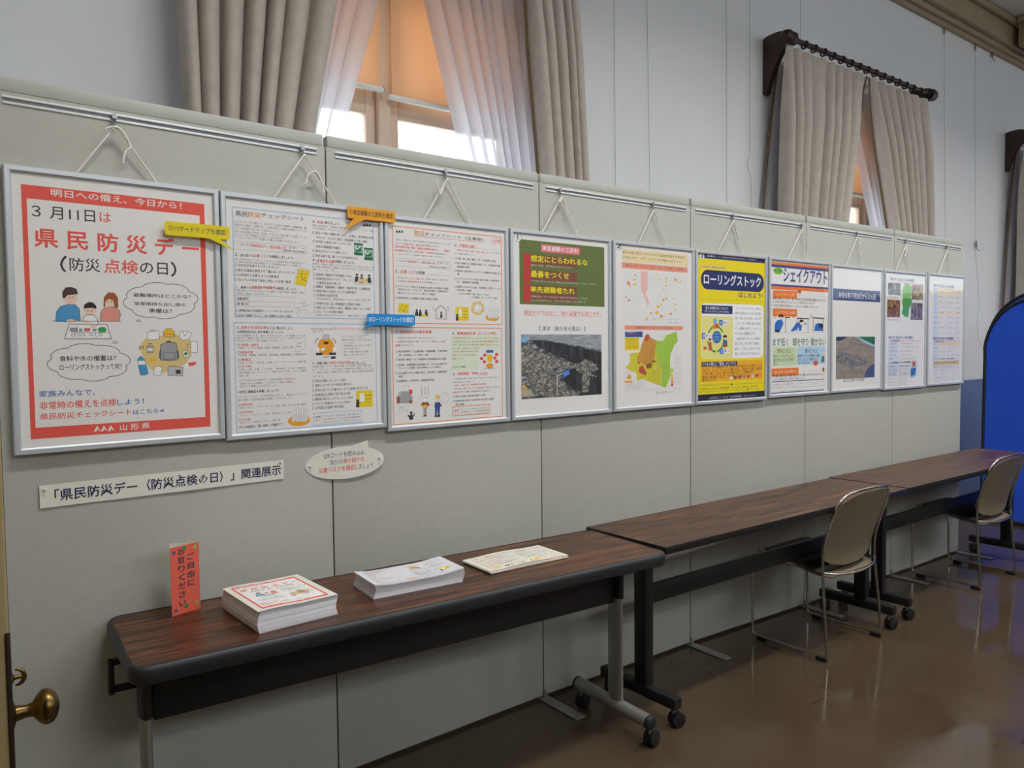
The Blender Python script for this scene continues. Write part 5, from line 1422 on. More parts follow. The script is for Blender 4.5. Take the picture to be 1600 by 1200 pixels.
['T',[100,661,172,669],'g',6,'水道断水',0],
['T',[186,661,220,669],'g',6,'停電',0],
['T',[240,661,264,669],'g',6,'２市',0],
['T',[347,661,385,669],'g',6,'1,200戸',0],
['T',[100,684,164,692],'g',6,'復旧済',0],
['T',[186,684,215,692],'g',6,'下水道',0],
['T',[240,684,283,692],'g',6,'３町',0],
['T',[347,684,380,692],'g',6,'540戸',0]]}
FRAMES = {1: {'x': -0.8729,'y': -0.0633,'x1': -0.3499,'y1': -0.0363,'zt': 1.8795,'zb': 1.1588,'w': 0.5237},2: {'x': -0.3454,'y': -0.0361,'x1': 0.1917,'y1': -0.0127,'zt': 1.877,'zb': 1.1517,'w': 0.5376},3: {'x': 0.1957,'y': -0.0126,'x1': 0.7259,'y1': 0.0027,'zt': 1.8655,'zb': 1.1362,'w': 0.5304},4: {'x': 0.7345,'y': 0.003,'x1': 1.2705,'y1': 0.0075,'zt': 1.867,'zb': 1.137,'w': 0.536},5: {'x': 1.2808,'y': 0.0075,'x1': 1.8059,'y1': 0.007,'zt': 1.8639,'zb': 1.1384,'w': 0.5251},6: {'x': 1.8125,'y': 0.0068,'x1': 2.3451,'y1': -0.0094,'zt': 1.8599,'zb': 1.1395,'w': 0.5329},7: {'x': 2.3607,'y': -0.0099,'x1': 2.9005,'y1': -0.024,'zt': 1.8603,'zb': 1.1467,'w': 0.54},8: {'x': 2.9083,'y': -0.0242,'x1': 3.4498,'y1': -0.0345,'zt': 1.8544,'zb': 1.148,'w': 0.5417},9: {'x': 3.4623,'y': -0.0347,'x1': 3.973,'y1': -0.0421,'zt': 1.8532,'zb': 1.1409,'w': 0.5108},10: {'x': 3.9874,'y': -0.0423,'x1': 4.4966,'y1': -0.0488,'zt': 1.8605,'zb': 1.1456,'w': 0.5093}}
# ------------------------------------------------------------------ the room
WY = .60                       # face of the window wall
XL, XR, YF, HC = -.96, 9.5, -6.0, 4.25
struct(MB().box(-2.7, XR + .2, YF - .2, 1.0, -.1, 0, 'floor').build('floor'))
struct(MB().box(-2.7, XR + .2, YF - .2, 1.0, HC, HC + .1, 'ceil').build('ceiling'))
WINS = [(-.16, 1.36, .606), (3.46, 4.72, 4.06), (7.16, 8.42, 7.74)]; WZ0, WZ1 = .95, 3.08
b = MB(); xs = -2.7
for x0, x1, c in WINS:
    b.box(xs, x0, WY, WY + .26, 0, HC, 'wall'); b.box(x0, x1, WY, WY + .26, 0, WZ0, 'wall'); b.box(x0, x1, WY, WY + .26, WZ1, HC, 'wall'); xs = x1
b.box(xs, XR + .2, WY, WY + .26, 0, HC, 'wall'); struct(b.build('wall_back'))
b = MB(); b.box(XL - .2, XL - .002, YF, -2.95, 0, HC, 'wall'); b.box(XL - .2, XL - .002, -2.95, -.12, 2.3, HC, 'wall'); b.box(XL - .2, XL - .002, -.12, WY, 0, HC, 'wall'); struct(b.build('wall_left'))
b = MB(); b.box(-2.9, -2.7, YF - .2, 1, 0, HC, 'wall_far'); struct(b.build('wall_corridor'))
EW = (-4.1, -.3, 2.1, 3.4)      # window in the far end wall
b = MB(); b.box(XR, XR + .2, YF, EW[0], 0, HC, 'wall_far'); b.box(XR, XR + .2, EW[1], WY, 0, HC, 'wall_far'); b.box(XR, XR + .2, EW[0], EW[1], 0, EW[2], 'wall_far'); b.box(XR, XR + .2, EW[0], EW[1], EW[3], HC, 'wall_far'); struct(b.build('wall_right'))
FW = (-.6, 6.6, 3.08, 4.05)     # assumed high windows behind the camera, placed for the light
b = MB(); b.box(-2.7, FW[0], YF - .2, YF, 0, HC, 'wall_far'); b.box(FW[1], XR + .2, YF - .2, YF, 0, HC, 'wall_far'); b.box(FW[0], FW[1], YF - .2, YF, 0, FW[2], 'wall_far'); b.box(FW[0], FW[1], YF - .2, YF, FW[3], HC, 'wall_far'); struct(b.build('wall_front'))
# cornice along the window wall, and the cross beam
b = MB(); b.box(-.955, XR, WY - .03, WY - .001, 3.945, 3.985, 'cornice', .006); b.box(-.955, XR, WY - .055, WY - .001, 3.985, 4.03, 'cornice', .008); b.box(-.955, XR, WY - .10, WY - .001, 4.03, HC - .001, 'cornice', .01); b.box(-.955, XR, WY - .14, WY - .1, HC - .06, HC - .001, 'cornice', .012)
struct(b.build('trim_1'))
b = MB(); b.box(6.66, 7.1, YF + .01, WY - .15, 4.0, HC - .001, 'cornice', .01); b.box(6.62, 6.66, YF + .01, WY - .15, HC - .06, HC - .001, 'cornice', .01); struct(b.build('trim_2'))
def window(n, x0, x1, cx):
    y0, y1 = .76, .82
    e = bpy.data.objects.new('window_%d' % n, None); COL.objects.link(e); e.location = (0, 0, 0); struct(e)
    f = MB(); f.box(x0 + .002, x0 + .06, y0 - .02, y1 + .03, WZ0 + .002, WZ1 - .002, 'winframe', .004); f.box(x1 - .06, x1 - .002, y0 - .02, y1 + .03, WZ0 + .002, WZ1 - .002, 'winframe', .004); f.box(x0 + .06, x1 - .06, y0 - .02, y1 + .03, WZ1 - .06, WZ1 - .002, 'winframe', .004)
    f.box(x0 + .06, x1 - .06, y0 - .02, y1 + .03, WZ0 + .002, WZ0 + .06, 'winframe', .004); f.box(cx - .029, cx + .029, y0 - .03, y1 + .03, WZ0 + .06, WZ1 - .06, 'winframe', .006)
    f.build('window_frame', e)
    for a, c in ((x0 + .06, cx - .035), (cx + .035, x1 - .06)):
        s = MB()
        s.box(a, a + .045, y0, y1 - .02, WZ0 + .06, WZ1 - .06, 'winframe', .004); s.box(c - .045, c, y0, y1 - .02, WZ0 + .06, WZ1 - .06, 'winframe', .004)
        for z0, z1 in ((WZ0 + .06, WZ0 + .12), (2.44, 2.545), (WZ1 - .12, WZ1 - .06)): s.box(a + .045, c - .045, y0, y1 - .02, z0, z1, 'winframe', .004)
        so = s.build('sash', e); MB().box(a + .045, c - .045, y0 + .018, y0 + .022, WZ0 + .12, WZ1 - .12, 'glass').build('glass_pane', so)
    MB().box(x0 + .002, x1 - .002, WY - .05, y0 - .021, WZ0 + .001, WZ0 + .03, 'white_paint', .008).build('window_sill', e)
for i, w in enumerate(WINS): window(i + 1, *w)
def plain_window(n, along, a0, a1, z0, z1, pos, k, gm='glass'):
    e = bpy.data.objects.new('window_%d' % n, None); COL.objects.link(e); struct(e)
    f = MB(); g = MB()
    def bx(mb, u0, u1, zz0, zz1, t0, t1, m):
        if along == 'x': mb.box(u0, u1, pos + t0, pos + t1, zz0, zz1, m)
        else: mb.box(pos + t0, pos + t1, u0, u1, zz0, zz1, m)
    for i in range(k + 1):
        u = a0 + .03 + (a1 - a0 - .06) * i / k; bx(f, u - .028, u + .028, z0 + .002, z1 - .002, -.04, .04, 'winframe')
    for z in (z0 + .03, z1 - .03): bx(f, a0 + .06, a1 - .06, z - .028, z + .028, -.035, .035, 'winframe')
    bx(g, a0 + .06, a1 - .06, z0 + .06, z1 - .06, -.003, .003, gm); f.build('window_frame', e); g.build('glass_pane', e)
plain_window(4, 'y', EW[0], EW[1], EW[2], EW[3], XR + .1, 3, 'dim_glass'); plain_window(5, 'x', FW[0], FW[1], FW[2], FW[3], YF - .1, 5)
# door leaf at the left edge of the view
d = bpy.data.objects.new('door_1', None); COL.objects.link(d); d.location = (-1.0, -1.0, 0); struct(d)
MB().box(0, .04, 0, .84, .012, 2.28, 'door', .004).build('door_leaf', d)
MB().box(.0345, .0415, -.0018, .002, .25, 1.005, 'lock', .001).build('lock_plate', d)
kb = MB(); kb.lathe([(.001, .039), (.026, .040), (.024, .044), (.012, .048), (.0095, .062), (.011, .07), (.021, .077), (.0265, .083), (.0275, .089), (.0255, .096), (.018, .102), (.009, .105), (.001, .106)], 'brass', (0, .052, .862), 'x', 28); kb.build('door_knob', d, 50)
tt = MB(); tt.lathe([(.001, .039), (.010, .040), (.009, .045), (.0035, .048), (.003, .058)], 'brass', (0, .052, .918), 'x', 16)
tt.tube([(.050 + .011 * math.cos(k * .42), .052, .918 + .0125 * math.sin(k * .42)) for k in range(-4, 5)], [.0015, .0024, .003, .0034, .0036, .0034, .003, .0024, .0015], 'brass', 10); tt.build('thumb_turn', d, 50)
# ------------------------------------------------------------------ partition panels
SX = [-.9, 0, .9006, 1.8037, 2.7061, 3.6116, 4.51]; SY = [-.0397, .0068, .0327, .032, .0046, -.0125, -.024]
def pany(x):
    for i in range(6):
        if x <= SX[i + 1] or i == 5: t = (x - SX[i]) / (SX[i + 1] - SX[i]); return SY[i] + (SY[i + 1] - SY[i]) * t
PL = ['grey cloth partition panel at far left behind the red-bordered poster', 'grey cloth partition panel with the oval paper bubble on its left edge, two loose paper piles before it',
      'grey cloth partition panel behind the poster with the dark wave photo', 'grey cloth partition panel behind the yellow poster', 'grey cloth partition panel behind the poster with a slate blue title bar', 'last grey cloth partition panel at right end, next to the blue screen']
for i in range(6):
    dx, dy = SX[i + 1] - SX[i], SY[i + 1] - SY[i]; L = math.hypot(dx, dy); a = math.atan2(dy, dx)
    t = thing('partition_panel', PL[i], 'partition', (SX[i], SY[i], 0), a, 'row of grey partition panels')
    MB().box(.0022, L - .0022, 0, .036, .012, 2.062, 'panel', .003).build('panel_board', t)
    MB().box(.007, L - .007, .001, .035, 2.062, 2.099, 'cap', .004).build('top_cap', t)
    r = MB(); zz = 2.0413
    r.box(.032, L - .032, -.0035, .001, zz + .0042, zz + .0105, 'rail', .001); r.box(.032, L - .032, -.0035, .001, zz - .0105, zz - .0042, 'rail', .001); r.box(.033, L - .033, -.0008, .001, zz - .0043, zz + .0043, 'groove'); r.build('picture_rail', t)
    if i: 
        f = MB(); f.box(-.026, .022, -.225, .26, .001, .007, 'dull', .002); f.box(-.006, .006, -.012, -.0005, .006, .035, 'dull', .002); f.build('foot_plate', t)
    if i == 5:
        f = MB(); f.box(L - .05, L, -.225, .26, .001, .007, 'dull', .002); f.build('foot_plate', t)
    MB().box(-.0025, .0018, .004, .03, .02, 2.05, 'seam').build('joint_strip', t)  # dark brown strip in the joint between panels
# ------------------------------------------------------------------ framed posters
PLAB = {1: 'large red-bordered disaster drill poster in silver frame, leftmost of the row', 2: 'silver-framed check sheet with pale blue borders, second from left', 3: 'silver-framed check sheet with orange borders', 4: 'silver-framed poster numbered 1 with green block above a photo of a dark wave',
        5: 'silver-framed poster numbered 2 with two hazard maps', 6: 'bright yellow poster numbered 3 in a silver frame', 7: 'silver-framed shake-out poster with purple title and crouching blue figures', 8: 'silver-framed poster with slate blue title bar above a photo of flooded land',
        9: 'silver-framed poster with green map between four small photos', 10: 'silver-framed poster of pale tables, rightmost of the row'}
HOOK = {1: (-.616, -.05, 2.030), 2: (-.083, -.023, 2.036), 3: (.453, 0, 2.031), 4: (1.0, .016, 2.030), 5: (1.54, .02, 2.031), 6: (2.093, .02, 2.032), 7: (2.647, .003, 2.034), 8: (3.179, -.011, 2.036), 9: (3.728, -.022, 2.037), 10: (4.26, -.029, 2.038)}
CORD = {1: (164, 356), 2: (167, 370), 3: (165, 362), 4: (168, 351), 5: (164, 345), 6: (163, 347), 7: (166, 322), 8: (157, 322), 9: (141, 306), 10: (149, 325)}
TAIL = {1: [[(-26, -14), (-10, -6), (8, -8), (22, -26), (32, -50), (28, -58), (20, -66), (14, -86), (13, -98)]], 2: [[(38, -52), (22, -52), (6, -66), (2, -84), (-4, -92)], [(38, -52), (50, -74), (56, -96), (58, -112)]], 3: [[(-34, -60), (-42, -40), (-48, -18)], [(-34, -60), (-26, -46), (-20, -28)]], 4: [[(8, -6), (16, -40), (24, -62)], [(-2, -8), (-14, -22), (-18, -24)]],
        6: [[(4, -18), (16, -26), (28, -30)], [(26, -52), (34, -82)]], 7: [[(4, -10), (26, -46), (32, -62)]], 8: [[(6, -14), (20, -26), (12, -44)], [(34, -78), (40, -90)]], 9: [[(-2, -20), (-22, -44), (-16, -60), (-34, -80)], [(-2, -20), (-8, -50), (-28, -70)]], 10: [[(4, -16), (20, -30), (32, -44)]]}
FT = .021
for k in range(1, 11):
    f = FRAMES[k]; w, h = f['w'], f['zt'] - f['zb']; a = math.atan2(f['y1'] - f['y'], f['x1'] - f['x'])
    t = thing('framed_poster', PLAB[k], 'poster', (f['x'], f['y'], f['zb']), a, 'row of framed posters hung on the partition')
    prof = [(0, .0205), (0, .002), (.0025, 0), (.0125, 0), (.0135, .001), (.0165, .003), (.0165, .0195)]
    vs = []; fs = []; n = len(prof)
    for q, (i_, y) in enumerate(prof): vs += [(i_, y, i_), (w - i_, y, i_), (w - i_, y, h - i_), (i_, y, h - i_)]
    for q in range(n):
        r_ = (q + 1) % n
        for c in range(4): fs.append((q * 4 + c, q * 4 + (c + 1) % 4, r_ * 4 + (c + 1) % 4, r_ * 4 + c))
    m = MB(); m.add(vs, fs, 'alu'); m.build('frame_moulding', t, 20)
    MB().box(.014, w - .014, .0085, .0185, .014, h - .014, 'paper_back').build('backing_board', t)
    p = MB(); p.fix = False; p.box(.0145, w - .0145, .0069, .0083, .0145, h - .0145, 'paper')
    print_items(p, POSTERS[k], lambda x, z, d: (x / 1000, .0068 - d, h - z / 1000))
    p.build('printed_sheet', t, 0)
    MB().box(.0155, w - .0155, .0035, .0045, .0155, h - .0155, 'acrylic').build('clear_cover', t, 0)
    # cord: two runs meeting at the hook, loose ends
    inv = Matrix.Rotation(-a, 3, 'Z'); ap = inv @ (Vector(HOOK[k]) - Vector((f['x'], f['y'], f['zb']))); ap.z -= .016; ap.y = min(ap.y, .012)
    c = MB()
    c.tube([(CORD[k][0] / 1000, .012, h - .006), (CORD[k][0] / 1000 + .0, .011, h + .003), tuple(ap), (CORD[k][1] / 1000, .011, h + .003), (CORD[k][1] / 1000, .012, h - .006)], .0029, 'cord', 7)
    for tl in TAIL.get(k, []):
        pts = [Vector((ap.x + u / 1000, ap.y - .006 - .002 * (j % 2), ap.z + v / 1000)) for j, (u, v) in enumerate(tl)]
        sm = []
        for j in range(len(pts) - 1):
            p0, p1, p2, p3 = pts[max(0, j - 1)], pts[j], pts[j + 1], pts[min(len(pts) - 1, j + 2)]
            for s_ in range(4):
                u = s_ / 4; sm.append(.5 * ((2 * p1) + (p2 - p0) * u + (2 * p0 - 5 * p1 + 4 * p2 - p3) * u * u + (3 * p1 - p0 - 3 * p2 + p3) * u ** 3))
        sm.append(pts[-1]); c.tube(sm, .0026, 'cord', 7); c.lathe([(.0005, -.003), (.0032, -.001), (.0032, .002), (.0005, .004)], 'cord', tuple(pts[-1]), 'z', 8)
    c.lathe([(.0005, -.005), (.0038, -.002), (.0038, .003), (.0005, .006)], 'cord', (ap.x + .001, ap.y, ap.z - .004), 'z', 8)
    c.build('hanging_cord', t, 60)
    hx, hy, hz = HOOK[k]; hy = pany(hx)
    hk = thing('rail_hook', 'steel hook in the picture rail above the %s' % ('red-bordered poster', 'pale blue bordered check sheet', 'orange bordered check sheet', 'green and wave photo poster', 'hazard map poster', 'yellow poster', 'shake-out poster', 'slate blue title poster', 'green map poster with four photos', 'rightmost poster of tables')[k - 1], 'hook', (hx, hy, 2.0413), 0, 'picture rail hooks')
    q = MB(); q.lathe([(.0005, -.016), (.007, -.0155), (.0085, -.011), (.007, -.006), (.0035, -.005), (.0035, -.0005)], 'steel', (0, 0, 0), 'y', 14); q.build('slider_knob', hk, 50)
    q = MB(); q.tube([(.003, -.0085, -.004), (.004, -.0095, -.014), (.0035, -.010, -.022), (0, -.0105, -.0265), (-.0035, -.010, -.022), (-.004, -.0095, -.014), (-.003, -.0085, -.004)], .0014, 'steel', 7); q.build('wire_loop', hk, 60)
# ------------------------------------------------------------------ notes, banner, bubble
def note(name, label, poly, y, m, texts, loc_rz=0, group=None, th=.0012, extra=None):
    x0 = min(p[0] for p in poly); z0 = min(p[1] for p in poly)
    e = MB(); e.fix = False
    e.prism([(a - x0, b - z0) for a, b in poly], lambda a, b, d: (a, d, b), 0, th, m)
    for t, bo, ax, az, bx, bz, ink in texts: put_text(e, t, bo, ax - x0, az - z0, bx - x0, bz - z0, lambda u, v, d: (u, -d, v), .0003, 'ink_' + ink)
    if extra: extra(e, x0, z0)
    o = e.build(name, None, 0, (x0, y, z0)); o.rotation_euler = (0, 0, loc_rz)
    return tag(o, label, 'note' if 'note' in name else 'sign', group)
def bubble_pts(x0, z0, x1, z1, r, tip, ta, tb, side):
    p = rrect(x0, x1, z0, z1, r, 3); out = []
    for q in p: out.append(q)
    # tail spliced into the bottom edge (between the third and fourth corners)
    i = len(p) // 4 * 3; return p[:i] + [(ta, z0), tip, (tb, z0)] + p[i:]
a12 = math.atan2(.0265, .523)
note('paper_note', 'yellow paper speech bubble bridging the red-bordered poster and the check sheet beside it', bubble_pts(-.503, 1.736, -.325, 1.774, .006, (-.312, 1.706), -.385, -.352, 0), -.0545, 'yel_card', [('②ハザードマップを確認！', 1, -.494, 1.764, -.332, 1.747, 'k2')], a12, 'paper speech bubbles stuck on the frames')
note('paper_note', 'orange paper speech bubble at the top right corner of the pale blue check sheet', bubble_pts(.056, 1.838, .234, 1.876, .006, (.042, 1.797), .078, .118, 0), -.0265, 'org_card', [('①津波避難の三原則を確認！', 1, .062, 1.867, .228, 1.849, 'brown')], .045, 'paper speech bubbles stuck on the frames')
note('paper_note', 'bright blue paper speech bubble with white writing between two check sheets', bubble_pts(.118, 1.495, .303, 1.532, .006, (.100, 1.482), .119, .142, 0), -.0265, 'blu_card', [('③ローリングストックを確認！', 1, .124, 1.523, .297, 1.505, 'w2')], .04, 'paper speech bubbles stuck on the frames')
bp_ = [(.045 + .139 * math.cos(2 * PI * i / 40), 1.0455 + .0535 * math.sin(2 * PI * i / 40)) for i in range(40)]
bp_ = bp_[:7] + [(.125, 1.113)] + bp_[9:]
def pins(pts):
    def f(e, x0, z0):
        for x, z in pts: e.lathe([(.004, 0), (.004, -.002), (.002, -.004), (.0022, -.008), (.0038, -.010), (.0005, -.011)], 'pin', (x - x0, 0, z - z0), 'y', 10)
    return f
note('speech_bubble_sign', 'white oval paper speech bubble pinned over a panel joint below the check sheets', bp_, -.0035 + .004, 'cream_paper', [('QRコードを読み込み、', 0, -.032, 1.083, .118, 1.064, 'k2'), ('自分の', 0, -.010, 1.060, .035, 1.042, 'k2'), ('身の回りの', 1, .036, 1.060, .110, 1.042, 'red'), ('災害リスクを確認', 1, -.050, 1.036, .075, 1.018, 'red'), ('しましょう', 0, .078, 1.036, .142, 1.018, 'k2')], .0, None, .0012, pins([(-.078, 1.045), (.166, 1.05)]))
bn = MB(); bn.fix = False; N = 24; bw, bh = .655, .059
for i in range(N):
    u0, u1 = i / N, (i + 1) / N; wv = lambda u: -.0015 + .0012 * math.sin(u * 9) + .0015 * math.exp(-((u - .44) * 22) ** 2)
    bn.add([(u0 * bw, wv(u0), 0), (u1 * bw, wv(u1), 0), (u1 * bw, wv(u1), bh), (u0 * bw, wv(u0), bh), (u0 * bw, wv(u0) + .0005, 0), (u1 * bw, wv(u1) + .0005, 0), (u1 * bw, wv(u1) + .0005, bh), (u0 * bw, wv(u0) + .0005, bh)], [(0, 1, 2, 3), (4, 7, 6, 5), (0, 4, 5, 1), (3, 2, 6, 7)], 'cream_paper')
put_text(bn, '「県民防災デー（防災点検の日）」関連展示', 2, .034, .045, .645, .013, lambda u, v, d: (u, -.0015 + .0012 * math.sin(u / bw * 9) + .0015 * math.exp(-((u / bw - .44) * 22) ** 2) - d, v), .0006, 'ink_navy')
pins([(.012, .048), (.345, .05), (.645, .052)])(bn, 0, 0)
bo = bn.build('banner_sign', None, 0, (-.821, pany(-.82) - .0035, 1.0165)); bo.rotation_euler = (0, 0, math.atan2(.0465, .9)); tag(bo, 'long narrow white paper banner with navy heading pinned under the red-bordered poster', 'sign')
# ------------------------------------------------------------------ tables
def caster(parent, x, y, swivel=.5):
    c = MB(); r = Matrix.Rotation(swivel, 3, 'Z'); w = .0235
    def P(v): q = r @ Vector(v); return (x + q.x, y + q.y, q.z)
    for s in (-1, 1):
        prof = [(.004, .004), (.018, .0045), (.028, .007), (.0295, .012), (.028, .0185), (.016, .021), (.001, .0215)]
        vs = []; seg = 20
        for rr, hh in prof:
            for k in range(seg): vs.append(P((.012 + rr * math.cos(2 * PI * k / seg), s * hh, .0298 + rr * math.sin(2 * PI * k / seg))))
        fs = [(i * seg + k, i * seg + (k + 1) % seg, (i + 1) * seg + (k + 1) % seg, (i + 1) * seg + k) for i in range(len(prof) - 1) for k in range(seg)]
        c.add(vs, fs, 'rubber')
    hd = []
    for k in range(9): a = PI * (-.1 + 1.15 * k / 8); hd.append((.012 + .026 * math.cos(a), .0298 + .027 * math.sin(a)))
    hd.append((.012, .02)); c.prism(hd, lambda u, v, d: P((u, d, v)), -.0035, .0035, 'black')
    c.lathe([(.008, .05), (.008, .078)], 'steel', (x, y, 0), 'z', 12)
    c.build('caster', parent, 40)
def soft_table():                  # rounded soft edge, chrome columns
    t = thing('folding_table', 'wood-grain table with thick rounded charcoal edge and chrome leg, nearest, carrying the paper piles', 'table', (.156, -.288, 0), -.052)
    L, D, zt = 1.70, .430, .698; hx, hy = L / 2, D / 2
    p = rrect(-hx + .014, hx - .004, -hy + .012, hy - .006, .034, 6)
    MB().prism(p, lambda a, b, d: (a, b, d), zt - .02, zt, 'wood').build('table_top', t, 30)
    prof = [(0, .0008), (.005, .0005), (.0095, -.0035), (.012, -.010), (.0128, -.020), (.012, -.031), (.009, -.040), (.003, -.044), (-.03, -.044)]
    q = rrect(-hx + .014, hx - .004, -hy + .012, hy - .006, .034, 6); n = len(q); e = MB(); vs = []
    for off, dz in prof:
        for i in range(n):
            t0 = Vector(q[i]) - Vector(q[i - 1]); t1 = Vector(q[(i + 1) % n]) - Vector(q[i]); tt_ = (t0.normalized() + t1.normalized()).normalized(); nr = Vector((tt_.y, -tt_.x)); v = Vector(q[i]) + nr * off
            vs.append((v.x, v.y, zt + dz))
    e.add(vs, [(r * n + i, r * n + (i + 1) % n, (r + 1) * n + (i + 1) % n, (r + 1) * n + i) for r in range(len(prof) - 1) for i in range(n)], 'edge')
    e.build('edge_band', t, 60)
    MB().box(-hx + .04, hx - .03, -hy + .035, hy - .03, zt - .047, zt - .021, 'black').build('under_frame', t)
    MB().box(-hx + .08, hx - .075, -.012, .016, .482, zt - .048, 'black', .003).build('apron_rail', t)
    for s, lx in ((-1, -hx + .062), (1, hx - .058)):
        c = MB(); c.tube([(lx, 0, .105), (lx, 0, .52)], .0145, 'dull', 18, ry=.038); co = c.build('leg_column', t, 50)
        c = MB(); c.tube([(lx, 0, .50), (lx, 0, .652)], .018, 'black', 18, ry=.0415); c.build('leg_sleeve', t, 50)
        fy = .02; c = MB(); c.tube([(lx, fy - .195, .097), (lx, fy + .195, .097)], .0245, 'dull', 20); fo = c.build('foot_tube', t, 50)
        for sy in (-1, 1):
            c = MB(); c.lathe([(.001, -.012), (.018, -.011), (.0252, -.004), (.0258, .006)] if sy < 0 else [(.0258, -.006), (.0252, .004), (.018, .011), (.001, .012)], 'rubber', (lx, fy + sy * .2, .097), 'y', 20); c.build('end_cap', fo, 50)
            caster(t, lx + (.004 if sy > 0 else .012), fy + sy * .185, .35 if sy > 0 else .25)
    c = MB(); c.box(-hx - .012, -hx + .002, .055, .085, .545, .632, 'black', .003); c.box(-hx + .002, -hx + .062, .06, .075, .548, .565, 'black', .003); c.box(-hx - .012, -hx + .03, .06, .08, .618, .632, 'black', .003); c.build('fold_lever', t)
    return t
soft_table()
def flip_table(label, x0, x1, y0, y1):
    t = thing('folding_table', label, 'table', ((x0 + x1) / 2, (y0 + y1) / 2, 0), 0, 'black-edged tables along the partition')
    L, D, zt = x1 - x0, y1 - y0, .698; hx, hy = L / 2, D / 2; ly = -.018
    MB().box(-hx + .003, hx - .003, -hy + .003, hy - .003, zt - .024, zt, 'wood').build('table_top', t)
    e = MB()
    for a, b, c, d in ((-hx, hx, -hy, -hy + .0032), (-hx, hx, hy - .0032, hy), (-hx, -hx + .0032, -hy + .0032, hy - .0032), (hx - .0032, hx, -hy + .0032, hy - .0032)): e.box(a, b, c, d, zt - .027, zt + .0006, 'black', .0012)
    e.build('edge_band', t)
    MB().box(-hx + .05, hx - .05, ly - .02, ly + .02, zt - .072, zt - .0275, 'black', .003).build('under_rail', t)
    MB().box(-hx + .115, hx - .115, ly - .014, ly + .014, .425, .497, 'black', .004).build('stretcher_beam', t)
    for s in (-1, 1):
        lx = s * (hx - .088)
        c = MB(); c.box(lx - .022, lx + .022, ly - .031, ly + .031, .118, zt - .03, 'black', .005); c.build('leg_post', t)
        c = MB(); c.box(lx - .021, lx + .021, -.19, .205, .074, .118, 'black', .006); c.build('foot_bar', t)
        g = MB(); g.prism([(0, 0), (0, -.075), (.018, -.075), (.075, -.018), (.075, 0)], lambda a, b, d: (lx + s * (.018 + a) * 1.0 if s < 0 else lx + .018 + a, ly + d, zt - .028 + b), -.004, .004, 'black'); g.build('gusset', t)
        for sy in (-1, 1): caster(t, lx - s * .004, sy * .17 + .005, .3 + .5 * sy)
    for s in (-1, 1):
        c = MB(); c.box(s * (hx - .012) - .01, s * (hx - .012) + .01, -hy + .05, -hy + .085, zt - .045, zt - .0275, 'black', .002); c.build('coupling_clip', t)
    return t
T2 = flip_table('black-edged wood-grain table in the middle of the run, the nearer chair pushed under it', 1.036, 2.818, -.494, -.078)
T3 = flip_table('black-edged wood-grain table farthest along the run, ending by the blue screen', 2.832, 4.660, -.490, -.060)
